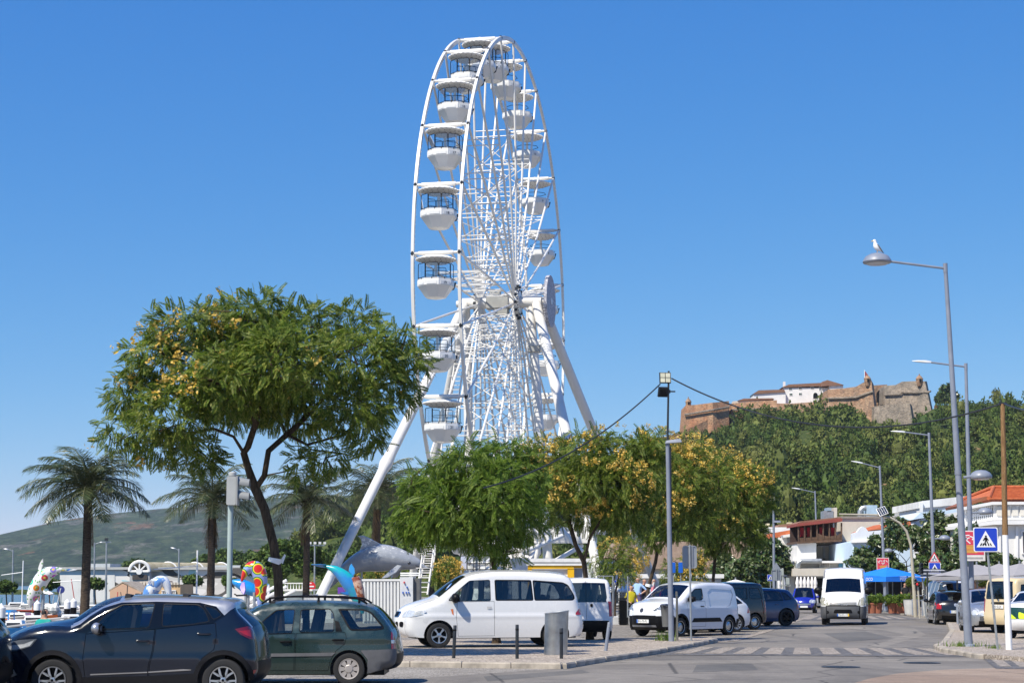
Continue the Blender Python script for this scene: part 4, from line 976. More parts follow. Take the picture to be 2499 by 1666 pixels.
def wheel(parent, c, r, w, style, side, cap=SILVER, n=5):
 R = Matrix.Rotation(-side*pi/2, 3, 'X')         # outer face towards +side*y
 t = bpy.data.objects.new('wheel', None); COL.objects.link(t); t.parent = parent; t.location = c
 ri = r*.66
 m = MB(); m.lathe([(ri, -w/2), (r*.95, -w/2), (r, -w*.36), (r, w*.36), (r*.965, w*.47), (r*.9, w/2), (ri*1.04, w*.46), (ri, w*.34), (ri*.97, -w/2)], 36, R=R); m.build('tyre', RUBBER, t, smooth=.7)
 m = MB(); m.lathe([(ri*.99, -w*.4), (ri*.99, w*.40), (ri*.9, w*.44), (ri*.86, w*.38), (ri*.84, w*.05), (0, w*.02)], 30, R=R, k=0)
 m.lathe([(ri*1.0, w*.40), (ri*.97, w*.47), (ri*.9, w*.455), (ri*.88, w*.30)], 30, R=R, k=1, cap=False)
 z = w*.40
 def flat(poly, z0, z1, k=1):
  m.prism(poly, lambda x, y: R @ Vector((x, y, z0)), lambda x, y: R @ Vector((x, y, z1)), k)
 if style == 'petal':
  for i in range(5):
   a = 2*pi*i/5+pi/2
   for s in (-1, 1):
    pl = [(ri*.18, -.02), (ri*.45, s*ri*.16), (ri*.92, s*ri*.34), (ri*.95, s*ri*.22), (ri*.55, s*ri*.03), (ri*.2, s*-.01)]
    flat([(x*cos(a)-y*sin(a), x*sin(a)+y*cos(a)) for x, y in pl], z*.75, z*1.12)
  m.lathe([(ri*.2, z*.7), (ri*.2, z*1.15), (ri*.13, z*1.2), (0, z*1.2)], 16, R=R, k=1); m.lathe([(ri*.1, z*1.2), (ri*.09, z*1.25), (0, z*1.25)], 14, R=R, k=0)
 elif style in ('star', 'spoke'):
  nn = n; ww = (.34 if style == 'star' else .2)
  for i in range(nn):
   a = 2*pi*i/nn+pi/2; pl = [(ri*.12, -ri*ww*.5), (ri*.5, -ri*ww*.42), (ri*.93, -ri*ww*.75), (ri*.93, ri*ww*.75), (ri*.5, ri*ww*.42), (ri*.12, ri*ww*.5)]
   flat([(x*cos(a)-y*sin(a), x*sin(a)+y*cos(a)) for x, y in pl], z*.6, z*1.1)
   b = a+pi/nn; cc = R @ Vector((ri*.33*cos(b), ri*.33*sin(b), z*1.02)); m.ball(cc, ri*.05, 6, 4, k=0)
  m.lathe([(ri*.3, z*.6), (ri*.3, z*1.05), (ri*.2, z*1.15), (0, z*1.18)], 18, R=R, k=1)
 elif style == 'cover':                            # plastic cover: ring of fat petals
  for i in range(n):
   a = 2*pi*i/n+pi/2; q = smoothp([(ri*.36, -ri*.13), (ri*.6, -ri*.2), (ri*.88, -ri*.22), (ri*.88, ri*.22), (ri*.6, ri*.2), (ri*.36, ri*.13)], 1)
   flat([(x*cos(a)-y*sin(a), x*sin(a)+y*cos(a)) for x, y in q], z*.5, z*1.1)
  m.lathe([(ri*.40, z*.5), (ri*.40, z*1.12), (ri*.34, z*1.2), (0, z*1.22)], 20, R=R, k=1); m.lathe([(ri*.98, z*.6), (ri*.96, z*1.12), (ri*.82, z*1.1), (ri*.8, z*.6)], 30, R=R, k=1, cap=False)
 elif style == 'steel':
  m.lathe([(ri*.86, z*.4), (ri*.7, z*.75), (ri*.55, z*.8), (ri*.38, z*1.1), (0, z*1.15)], 24, R=R, k=1)
  for i in range(12):
   a = 2*pi*i/12; m.ball(R @ Vector((ri*.72*cos(a), ri*.72*sin(a), z*.74)), ri*.075, 6, 4, k=0)
 m.build('rim', [BLACK, cap], t, smooth=.5)
 return t
def car(name, label, spec, loc, rz, cat='car', group=None):
 """spec in metres: x from the front bumper (0) backwards, z up. 'sil': (x, z, crown, tag) over the top from the front lower edge to the rear lower edge;
 tags for the strip that starts there: b body, g glass, k black, r roof"""
 t = thing(name, label, cat, loc, rz, group)
 L = spec['L']; Wd = spec['W']; belt = spec['belt']; tum = spec.get('tum', .22); hw = Wd/2
 ctrl = spec['sil']; d = []
 for i in range(len(ctrl)-1):
  a, b = ctrl[i], ctrl[i+1]; ln = math.hypot(b[0]-a[0], b[1]-a[1]); k = max(1, int(ln/.07+.5))
  for j in range(k):
   s = j/k; d.append([a[0]+(b[0]-a[0])*s, a[1]+(b[1]-a[1])*s, a[2]+(b[2]-a[2])*s, a[3]])
 d.append(list(ctrl[-1][:4]))
 for _ in range(spec.get('smooth', 3)):
  e = [q[:] for q in d]
  for i in range(1, len(d)-1):
   if len(d[i]) > 4: continue
   for q in (0, 1, 2): e[i][q] = .25*d[i-1][q]+.5*d[i][q]+.25*d[i+1][q]
  d = e
 sil = np.array([q[:2] for q in d]); crown = [q[2] for q in d]; tags = [q[3] for q in d]
 seg0, seg1 = sil[:-1], sil[1:]
 def dist(Pt):
  ab = seg1-seg0; ap = Pt[:, None]-seg0[None]; tt = np.clip((ap*ab).sum(-1)/np.maximum((ab*ab).sum(-1), 1e-9), 0, 1)
  return np.sqrt(((ap-ab*tt[..., None])**2).sum(-1)).min(1)
 kf, kr = spec.get('kf', .16), spec.get('kr', .10); xf, xr = spec.get('xf', .9), spec.get('xr', .8); er = spec.get('er', .13)
 def Wf(Pt, raw=False):
  Pt = np.asarray(Pt, float).reshape(-1, 2); x, z = Pt[:, 0], Pt[:, 1]
  w = np.full(len(x), hw); f = np.clip((xf-x)/xf, 0, 1.3); w = w*(1-kf*f**2.4); f = np.clip((x-(L-xr))/xr, 0, 1.3); w = w*(1-kr*f**2.2)
  zz = z-belt; w = w-np.where(zz > 0, tum*np.sqrt(zz*zz+.0016)-tum*.04, 0)
  lo = np.clip((.55*belt-z)/(.55*belt), 0, 1); w = w-.07*lo**2; hi = np.clip((z-.55*belt)/(.45*belt), 0, 1); w = w-.03*np.where(z < belt, hi**2, 1.0)
  for (cz, ch, dep) in spec.get('crease', ()): w = w+dep*np.exp(-((z-cz)/ch)**2)
  if raw: return np.maximum(w, .05)
  dd = dist(Pt); r = np.where(z > belt+.05, er*.75, er); q = np.clip(r-dd, 0, None); w = w-(r-np.sqrt(np.maximum(r*r-q*q, 0)))*.95
  return np.maximum(w, .05)
 sill = spec.get('sill', .2); rw = spec['rw']; ra = spec.get('ra', rw+.075); wz = rw
 bot = [(sil[-1][0], sil[-1][1])]
 xs_ = sorted(spec['wx'], reverse=True); bl = []
 for wx in xs_:
  dz = sill-wz; hx = sqrt(max(ra*ra-dz*dz, .01)); bl.append((wx+hx, sill)); a0 = atan2(dz, hx)
  for i in range(1, 20): a = a0+(pi-2*a0)*i/20; bl.append((wx+ra*cos(a), wz+ra*sin(a)))
  bl.append((wx-hx, sill))
 outline = [tuple(p) for p in sil]+dens(bl, .12)
 loops = [outline]; regs = []
 def region(poly, part, mat, off=0.0, sub=None, side=0):
  poly = dens(poly, .07, True); regs.append((poly, part, mat, off, side)); loops.append(poly)
 body_m = spec['paint']
 for pl in spec.get('doors', ()):
  region(pl, 'seam', BLACK, -.006); region(inset(pl, .009), 'door', body_m, 0.0)
 for rg in spec.get('regions', ()): region(*rg)
 for wn in spec.get('windows', ()):
  pl = roundp(wn[0], .045); region(pl, 'seal', BLACK, .002); region(inset(pl, wn[2] if len(wn) > 2 else .028), 'window', wn[1], -.008)
 for rg in spec.get('regions2', ()): region(*rg)
 gx = np.arange(0, L, .085); gz = np.arange(.1, 3.0, .085); A, B = np.meshgrid(gx, gz); pts = np.stack([A.ravel(), B.ravel()], -1); pts[::2, 0] += .02
 pts = pts[inpoly(pts, outline)]; pts = pts[dist(pts) > .02]
 sm = sil; tang = np.gradient(sm, axis=0); tang /= np.maximum(np.linalg.norm(tang, axis=1, keepdims=True), 1e-9); nrm = np.stack([tang[:, 1], -tang[:, 0]], -1)
 ext = [sm[::2]+nrm[::2]*q for q in (.012, .035, .065)]; ext = np.concatenate(ext); ext = ext[inpoly(ext, outline)]
 pts = np.concatenate([pts, ext])
 vv, ff = cdt(loops, [tuple(p) for p in pts])
 fa = np.array(ff); cen = vv[fa].mean(1); ok = inpoly(cen, outline)
 own = np.full(len(fa), -1)
 for i, rg in enumerate(regs): own[inpoly(cen, rg[0])] = i
 yw = Wf(vv)
 e_ = .004; gx_ = (Wf(vv+[e_, 0], True)-Wf(vv-[e_, 0], True))/(2*e_); gz_ = (Wf(vv+[0, e_], True)-Wf(vv-[0, e_], True))/(2*e_)
 ab = seg1-seg0; ap = vv[:, None]-seg0[None]; tt = np.clip((ap*ab).sum(-1)/np.maximum((ab*ab).sum(-1), 1e-9), 0, 1); df = ap-ab*tt[..., None]; dq = np.sqrt((df**2).sum(-1)); ni = dq.argmin(1); dmin = dq.min(1); tn0 = ab/np.maximum(np.linalg.norm(ab, axis=1, keepdims=True), 1e-9)
 tns = np.stack([tn0[:, 1], -tn0[:, 0]], -1)
 inw = tns[ni]; far_ = dmin > .02; inw[far_] = (df[np.arange(len(vv)), ni]/np.maximum(dmin, 1e-6)[:, None])[far_]
 rr_ = np.where(vv[:, 1] > belt+.05, er*.75, er); qq = np.clip(rr_-dmin, 0, None); sl_ = np.minimum(.95*qq/np.sqrt(np.maximum(rr_*rr_-qq*qq, 1e-6)), 14)
 gx_ = gx_+sl_*inw[:, 0]; gz_ = gz_+sl_*inw[:, 1]; nl = np.stack([gx_, np.ones(len(vv)), -gz_], -1); nl /= np.linalg.norm(nl, axis=1, keepdims=True)
 def orient(vs, fs, ns):
  V_ = np.array(vs); N_ = np.array(ns); o_ = []
  for f in fs:
   a, b, c_ = V_[f[0]], V_[f[1]], V_[f[2]]
   o_.append(f if np.dot(np.cross(b-a, c_-a), N_[f[0]]+N_[f[1]]+N_[f[2]]) >= 0 else tuple(reversed(f)))
  return o_
 bn = []
 def xl(x): return L/2-x
 body = MB(); first = True
 for side in (1, -1):
  groups = {}
  for i in range(len(fa)):
   if not ok[i]: continue
   groups.setdefault(own[i], []).append(i)
  door_last = {}
  for gi, tris in sorted(groups.items()):
   idx = sorted(set(int(q) for i in tris for q in fa[i])); mp = {q: n for n, q in enumerate(idx)}
   off = 0 if gi < 0 else regs[gi][3]
   if gi >= 0 and regs[gi][4] and regs[gi][4] != side: off = .0;
   vs = [(xl(vv[q][0]), side*(yw[q]+off), vv[q][1]) for q in idx]; ns = [(nl[q][0], side*nl[q][1], nl[q][2]) for q in idx]; fs = orient(vs, [tuple(mp[int(q)] for q in fa[i]) for i in tris], ns)
   if gi < 0 or (regs[gi][4] and regs[gi][4] != side): body.add(vs, fs, 0); bn += ns
   else:
    m = MB(); m.add(vs, fs); m.build(regs[gi][1], regs[gi][2], t, normals=ns)
 wS = Wf(sil); n = 12; ss = np.array([-1, -.93, -.78, -.6, -.4, -.2, 0, .2, .4, .6, .78, .93, 1.0]); tn = np.gradient(sil, axis=0); tn /= np.maximum(np.linalg.norm(tn, axis=1, keepdims=True), 1e-9); no = np.stack([-tn[:, 1], tn[:, 0]], -1)
 grid = []
 for i in range(len(sil)):
  row = []
  for s in ss:
   c = crown[i]*(1-abs(s)**2.3); row.append((xl(sil[i][0]+no[i][0]*c), wS[i]*s, sil[i][1]+no[i][1]*c))
  grid.append(row)
 Gd = np.array(grid); du = np.gradient(Gd, axis=0); dv = np.gradient(Gd, axis=1); gn = np.cross(du, dv); gn /= np.maximum(np.linalg.norm(gn, axis=2, keepdims=True), 1e-9)
 ref_ = np.stack([-no[:, 0], np.zeros(len(no)), no[:, 1]], -1); gn *= np.sign((gn*ref_[:, None, :]).sum(-1, keepdims=True)+1e-9)
 for j_, w_ in ((0, .93), (-1, .93)): gn[:, j_] = ref_*w_+np.array([0, (-1 if j_ == 0 else 1)*.12, 0]); gn[:, j_] /= np.linalg.norm(gn[:, j_], axis=1, keepdims=True)
 segs = {}
 for i in range(len(sil)-1): segs.setdefault(tags[i], []).append(i)
 mats = [body_m, spec.get('roof', body_m), BLACK]
 allv = [p for row in grid for p in row]; W_ = n+1
 for tg, lst in segs.items():
  if tg == 'g':
   runs = [];
   for i in lst:
    if runs and runs[-1][-1] == i-1: runs[-1].append(i)
    else: runs.append([i])
   for run in runs:
    m = MB(); m.add([p for i in range(run[0], run[-1]+2) for p in grid[i]], [(q*W_+j, q*W_+j+1, (q+1)*W_+j+1, (q+1)*W_+j) for q in range(len(run)) for j in range(1, n-1)])
    gv = [tuple(q) for i in range(run[0], run[-1]+2) for q in gn[i]]; m.f = orient(m.v, m.f, gv)
    frnt = sil[run[0]][0] < L*.5
    m.build('windscreen' if frnt else 'rear_window', spec.get('wglass', CARGLASS) if frnt else spec.get('rglass', DARKGLASS), t, normals=gv)
    m2 = MB(); m2.add([p for i in range(run[0], run[-1]+2) for p in grid[i]], [(q*W_+j, q*W_+j+1, (q+1)*W_+j+1, (q+1)*W_+j) for q in range(len(run)) for j in (0,)])
    m2.f = orient(m2.v, m2.f, gv); m2.build('pillar', spec.get('pillar', spec.get('roof', body_m)), t, normals=gv)
    m2 = MB(); m2.add([p for i in range(run[0], run[-1]+2) for p in grid[i]], [(q*W_+j, q*W_+j+1, (q+1)*W_+j+1, (q+1)*W_+j) for q in range(len(run)) for j in (n-1,)])
    m2.f = orient(m2.v, m2.f, gv); m2.build('pillar', spec.get('pillar', spec.get('roof', body_m)), t, normals=gv)
  else:
   k = {'b': 0, 'r': 1, 'k': 2}[tg]
   fs = [(i*W_+j, i*W_+j+1, (i+1)*W_+j+1, (i+1)*W_+j) for i in lst for j in range(n)]
   an = [tuple(q) for row in gn for q in row]; body.add(allv, orient(allv, fs, an), k); bn += an
 und = MB(); fb = .22
 und.box((0, 0, sill+.03), (L*.9, Wd*.80, .10))
 for wx in spec['wx']:
  for s in (-1, 1):
   vs = []; k = 14
   for i in range(k+1):
    a = pi*i/k; vs += [(xl(wx)+ra*1.02*cos(a), s*(hw-.06), wz+ra*1.02*sin(a)), (xl(wx)+ra*1.02*cos(a), s*(hw-.34), wz+ra*1.02*sin(a))]
   und.add(vs, [(2*i, 2*i+1, 2*i+3, 2*i+2) for i in range(k)]+[tuple(range(1, 2*k+2, 2))])
 und.build('underbody', BLACK, t, smooth=0)
 bo = body.build('body', mats, t, normals=bn)
 cb = spec.get('cab')
 if cb:
  m = MB(); x0, x1 = cb[0], cb[1]; m.box((xl((x0+x1)/2), 0, (sill+belt)/2-.03), (x1-x0, Wd*.86, belt-sill-.12)); m.build('cabin_floor', M_SEAT, t)
  for sx in spec.get('seats', ()):
   for sy in (-1, 1):
    m = MB(); yy = sy*Wd*.21; z0 = belt-.25; R = Matrix.Rotation(-.18, 3, 'Y')
    m.box((xl(sx), yy, z0+.3), (.14, .46, .62), R=R, top=.8); m.box((xl(sx)-.06, yy, z0+.70), (.1, .27, .2), R=R, top=.85)
    m.build('seat', M_SEAT, t, smooth=.8)
  if spec.get('wheelx'):
   m = MB(); pts = [V(xl(spec['wheelx'])+.06*sin(a), Wd*.21+.18*cos(a), belt+.02+.17*sin(a)) for a in np.linspace(0, 2*pi, 17)]; m.path(pts, .016, 6, False); m.box((xl(spec['wheelx'])+.02, Wd*.21, belt+.02), (.03, .3, .05)); m.build('steering_wheel', BLACK, t)
   m = MB(); m.box((xl(spec['wheelx']-.3), 0, belt-.06), (.5, Wd*.84, .16), top=.9); m.build('dashboard', M_SEAT, t)
 for wx in spec['wx']:
  for s in (1, -1): wheel(t, (xl(wx), s*(hw-.125), rw), rw, spec.get('ww', .21), spec.get('rim', 'star'), s, spec.get('rimm', SILVER), spec.get('rn', 5))
 half = len(sil)//2; iz = np.argsort(sil[:half, 1], kind='stable')
 def face_x(z, rear=False):
  zz, xx, cc, ww = [], [], [], []
  rng = range(len(sil)-1, half, -1) if rear else range(half)
  last = -1
  for i in rng:
   if sil[i][1] > last+1e-4: zz.append(sil[i][1]); xx.append(sil[i][0]); cc.append(crown[i]); ww.append(wS[i]); last = sil[i][1]
  return float(np.interp(z, zz, xx)), float(np.interp(z, zz, cc)), float(np.interp(z, zz, ww))
 def patch(poly, part, mat, off=.008, rear=False, par=None, smo=1):
  pl = roundp(poly, .05) if smo else poly; pl = dens(pl, .05, True); ys = [p[0] for p in pl]; zs = [p[1] for p in pl]
  A, B = np.meshgrid(np.arange(min(ys), max(ys), .06), np.arange(min(zs), max(zs), .05)); q = np.stack([A.ravel(), B.ravel()], -1); q = q[inpoly(q, pl)]
  v2, f2 = cdt([pl], [tuple(p) for p in q]); f3 = np.array(f2); c2 = v2[f3].mean(1); f3 = f3[inpoly(c2, pl)]; vs = []
  rg_ = list(range(len(sil)-1, half-1, -1)) if rear else list(range(half+1))
  for y, z in v2:
   x, c, w = face_x(z, rear); s = min(1, abs(y)/w)
   zz, xx, last = [], [], -9
   for i in rg_:
    cc = crown[i]*(1-s**2.3); z_ = sil[i][1]+no[i][1]*cc
    if z_ > last+1e-4: zz.append(z_); xx.append(sil[i][0]+no[i][0]*cc); last = z_
   x = float(np.interp(z, zz, xx)); over = max(0, abs(y)-w*.97); x = x+over*1.2 if not rear else x-over*1.2
   vs.append((xl(x-off) if not rear else xl(x+off), y, z))
  m = MB(); m.add(vs, [tuple(int(i) for i in f) for f in f3]); return m.build(part, mat, par or t, smooth=.9)
 for p_ in spec.get('front', ()): patch(*p_)
 for p_ in spec.get('rear', ()): patch(p_[0], p_[1], p_[2], p_[3] if len(p_) > 3 else .008, True)
 def plate(z, txt, rear, y=0.0, rot=0, yellow=False):
  x, c, w = face_x(z, rear); xx = xl(x-c-.03) if not rear else xl(x+c+.03)
  m = MB(); m.box((xx, y, z), (.02, .52, .115)); po = m.build('number_plate', M_PLATE, t)
  e = .012 if not rear else -.012; sgn = 1 if not rear else -1
  m = MB(); m.box((xx+e*.5, y-sgn*.235*(1), z), (.016, .05, .11)); m.build('plate_band', M_PBLUE, po)
  if yellow: m = MB(); m.box((xx+e*.5, y+sgn*.235, z), (.016, .05, .11)); m.build('plate_date_band', plain('plate_yellow', (.8, .5, .02), .4), po)
  if txt: textobj(txt, .105, BLACK, po, Matrix.Translation((xx+e*1.0, y, z)) @ Matrix.Rotation(pi/2 if not rear else -pi/2, 4, 'Z') @ Matrix.Rotation(pi/2, 4, 'X'), 'plate_text', .001)
 if spec.get('plate_f'): plate(*spec['plate_f'])
 if spec.get('plate_r'): plate(*spec['plate_r'])
 if spec.get('mirror'):
  mx, mz, ms, mm_ = spec['mirror']
  for s in (1, -1):
   y0 = float(Wf([(mx, mz)])[0]); m = MB(); c = V(xl(mx)+.02, s*(y0+.13), mz+.05)
   m.ball(c, (.075*ms, .115*ms, .085*ms), 14, 10); mo = m.build('mirror', mm_, t, smooth=1.2)
   m = MB(); m.path([V(xl(mx), s*(y0-.02), mz-.02), c+V(0, -s*.03, -.03)], [.035, .03], 6); m.box((c.x-.055*ms, c.y, c.z), (.02, .17*ms, .12*ms)); m.build('mirror_foot', BLACK, mo)
 for hx, hz in spec.get('handles', ()):
  for s in (1, -1):
   y0 = float(Wf([(hx, hz)])[0]); m = MB(); m.path([V(xl(hx)+.1, s*(y0), hz), V(xl(hx)+.07, s*(y0+.025), hz), V(xl(hx)-.07, s*(y0+.025), hz), V(xl(hx)-.1, s*y0, hz)], [.014, .017, .017, .014], 6); m.build('door_handle', spec.get('handlem', body_m), t)
 t['_'] = 0; del t['_']
 return t, dict(xl=xl, Wf=Wf, face_x=face_x, grid=grid, sil=sil)
def tr(pts, x0, y0, s): return [((p[0]-x0)/s, (y0-p[1])/s)+tuple(p[2:]) for p in pts]
def tr2(pts, x0, y0, sx, sz): return [((p[0]-x0)/sx, (y0-p[1])/sz)+tuple(p[2:]) for p in pts]
def circ(cx, cy, r, n=28): return [(cx+r*cos(2*pi*i/n), cy+r*sin(2*pi*i/n)) for i in range(n)]
CLAD = plain('dark_cladding', (.012, .012, .014), .65, 0, .15, var=.25); GLOSSB = plain('gloss_black', (.004, .004, .005), .1, 0, .4, .3, var=.1)
C = lambda pts: tr(pts, 20, 1005, 527)
NAVY = paint('navy_paint', (.006, .010, .021), .16, .4, 0, .0); SILV = paint('silver_roof_paint', (.42, .43, .46), .3, 1.0, .6, .02)
cap = dict(L=4.0, W=1.78, belt=1.08, tum=.30, paint=NAVY, roof=SILV, pillar=SILV, sill=.2, rw=.325, ra=.385, wx=[.873, 3.49], rim='petal', er=.16, kf=.22, kr=.14, crease=((.62, .06, .012), (.95, .04, .01)),
  sil=[(*C([(75, 888)])[0], .05, 'k'), (*C([(35, 830)])[0], .12, 'k'), (*C([(18, 720)])[0], .16, 'b'), (*C([(22, 600)])[0], .16, 'b'), (*C([(45, 540)])[0], .12, 'b'), (*C([(110, 482)])[0], .08, 'b'), (*C([(220, 435)])[0], .07, 'b'), (*C([(330, 408)])[0], .06, 'b'), (*C([(440, 394)])[0], .06, 'b'),
       (*C([(540, 398)])[0], .09, 'b'), (*C([(625, 405)])[0], .15, 'g'), (*C([(690, 362)])[0], .165, 'g'), (*C([(770, 306)])[0], .165, 'g'), (*C([(870, 245)])[0], .14, 'g'), (*C([(985, 200)])[0], .09, 'r'), (*C([(1120, 180)])[0], .06, 'r'), (*C([(1300, 172)])[0], .05, 'r'), (*C([(1500, 176)])[0], .045, 'r'), (*C([(1700, 187)])[0], .045, 'r'), (*C([(1850, 196)])[0], .04, 'r'), (*C([(1945, 212)])[0], .05, 'r'), (*C([(1940, 240)])[0], .05, 'r'),
       (*C([(1915, 268)])[0], .05, 'g'), (*C([(2000, 340)])[0], .07, 'g'), (*C([(2075, 415)])[0], .09, 'b'), (*C([(2095, 470)])[0], .1, 'b'), (*C([(2112, 600)])[0], .11, 'b'), (*C([(2122, 690)])[0], .11, 'k'), (*C([(2130, 750)])[0], .1, 'k'), (*C([(2115, 815)])[0], .08, 'k'), (*C([(2040, 868)])[0], .04, 'k')],
  doors=[C([(742, 462), (1302, 425), (1287, 600), (1258, 720), (1252, 850), (748, 850), (724, 650)]), C([(1305, 424), (1790, 375), (1802, 480), (1785, 590), (1690, 660), (1640, 780), (1636, 850), (1257, 850), (1263, 720), (1292, 600)])],
  regions=[(C([(690, 370), (640, 452), (742, 460), (775, 440), (1255, 428), (1345, 420), (1765, 378), (1870, 318), (1790, 222), (1650, 190), (1300, 180), (1010, 190), (860, 230), (762, 295)]), 'window_trim', GLOSSB, .002),
           (C([(615, 420), (560, 300), (940, 100), (1960, 100), (1990, 215), (1900, 275), (1855, 316), (1785, 244), (1650, 214), (1300, 205), (1010, 213), (860, 257), (760, 322), (690, 385)]), 'roof_rail', SILV, .004),
           (C([(560, 1010), (560, 812), (1255, 800), (1640, 778), (1690, 1010)]), 'sill_cladding', CLAD, .006), (C(circ(480, 835, 243)), 'arch_cladding', CLAD, .010), (C(circ(1860, 835, 243)), 'arch_cladding', CLAD, .010)],
  windows=[(C([(782, 432), (890, 300), (1015, 226), (1290, 219), (1252, 418)]), CARGLASS, .012), (C([(1352, 220), (1640, 226), (1690, 262), (1745, 366), (1600, 390), (1352, 408)]), DARKGLASS, .012), (C([(1675, 228), (1775, 255), (1842, 312), (1768, 356)]), DARKGLASS, .01)],
  regions2=[(C([(790, 783), (1250, 765), (1250, 774), (790, 793)]), 'chrome_strip', M_CHROME, .008), (C([(1258, 764), (1540, 744), (1605, 748), (1600, 754), (1258, 773)]), 'chrome_strip', M_CHROME, .008),
   (C([(40, 548), (200, 513), (350, 503), (300, 565), (180, 600), (95, 607), (60, 585)]), 'headlight', plain('lamp_smoked', (.10, .115, .14), .1, .2, .6, 1.0, var=.3), .006), (C([(110, 560), (240, 545), (330, 512), (290, 560), (180, 590), (120, 592)]), 'headlight_strip', M_LENS, .010),
   (C([(1945, 425), (2040, 405), (2110, 430), (2105, 515), (2060, 505), (1990, 468)]), 'tail_light', plain('lamp_dark_red', (.14, .008, .01), .12, 0, .6, 1.0), .008), (C([(1975, 440), (2060, 435), (2075, 490), (2020, 468)]), 'tail_light_core', M_RED, .012),
   (C([(75, 702), (130, 702), (188, 792), (135, 812), (85, 805)]), 'fog_lamp_bezel', SILVER, .008), (C([(95, 725), (125, 725), (160, 782), (130, 792), (100, 788)]), 'fog_lamp', BLACK, .010), (C([(2095, 755), (2118, 752), (2110, 775), (2094, 785)]), 'reflector', M_RED, .012)],
  cab=(1.0, 3.5), seats=(1.85, 2.75), wheelx=1.35, mirror=(1.58, 1.06, 1.1, SILV), handles=[((1205-20)/527, (1005-520)/527), ((1700-20)/527, (1005-465)/527)])
car('crossover_car', 'dark blue crossover with silver roof and two-tone alloys, nearest the camera', cap, (-5.92, 29.55, 0), pi)
cap2 = dict(cap); cap2['paint'] = paint('black_paint', (.006, .007, .009), .2, 1.0, 0, .05); cap2['roof'] = cap2['paint']; cap2['pillar'] = cap2['paint']
cap2['regions'] = [r for r in cap['regions'] if r[1] != 'roof_rail']; cap2['mirror'] = (1.58, 1.06, 1.1, cap2['paint'])
car('dark_car', 'black car cut off by the left edge, in front of the blue crossover', cap2, (-9.6, 27.9, 0), pi-.1)
E = lambda pts: tr(pts, -789, 1567, 508)
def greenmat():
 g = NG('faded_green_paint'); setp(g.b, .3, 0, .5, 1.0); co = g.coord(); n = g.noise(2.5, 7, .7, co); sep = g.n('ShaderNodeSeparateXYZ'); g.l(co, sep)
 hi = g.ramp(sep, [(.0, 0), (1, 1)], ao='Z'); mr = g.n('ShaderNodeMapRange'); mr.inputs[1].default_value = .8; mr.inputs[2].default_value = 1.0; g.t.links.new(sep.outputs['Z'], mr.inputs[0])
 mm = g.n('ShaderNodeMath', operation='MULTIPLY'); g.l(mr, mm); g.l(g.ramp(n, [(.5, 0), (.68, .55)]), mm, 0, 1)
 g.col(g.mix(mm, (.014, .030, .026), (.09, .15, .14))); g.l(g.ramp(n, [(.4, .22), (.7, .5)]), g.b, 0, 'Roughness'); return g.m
GREEN = greenmat(); BUMP = plain('faded_bumper', (.105, .105, .11), .6, var=.2, scale=6)
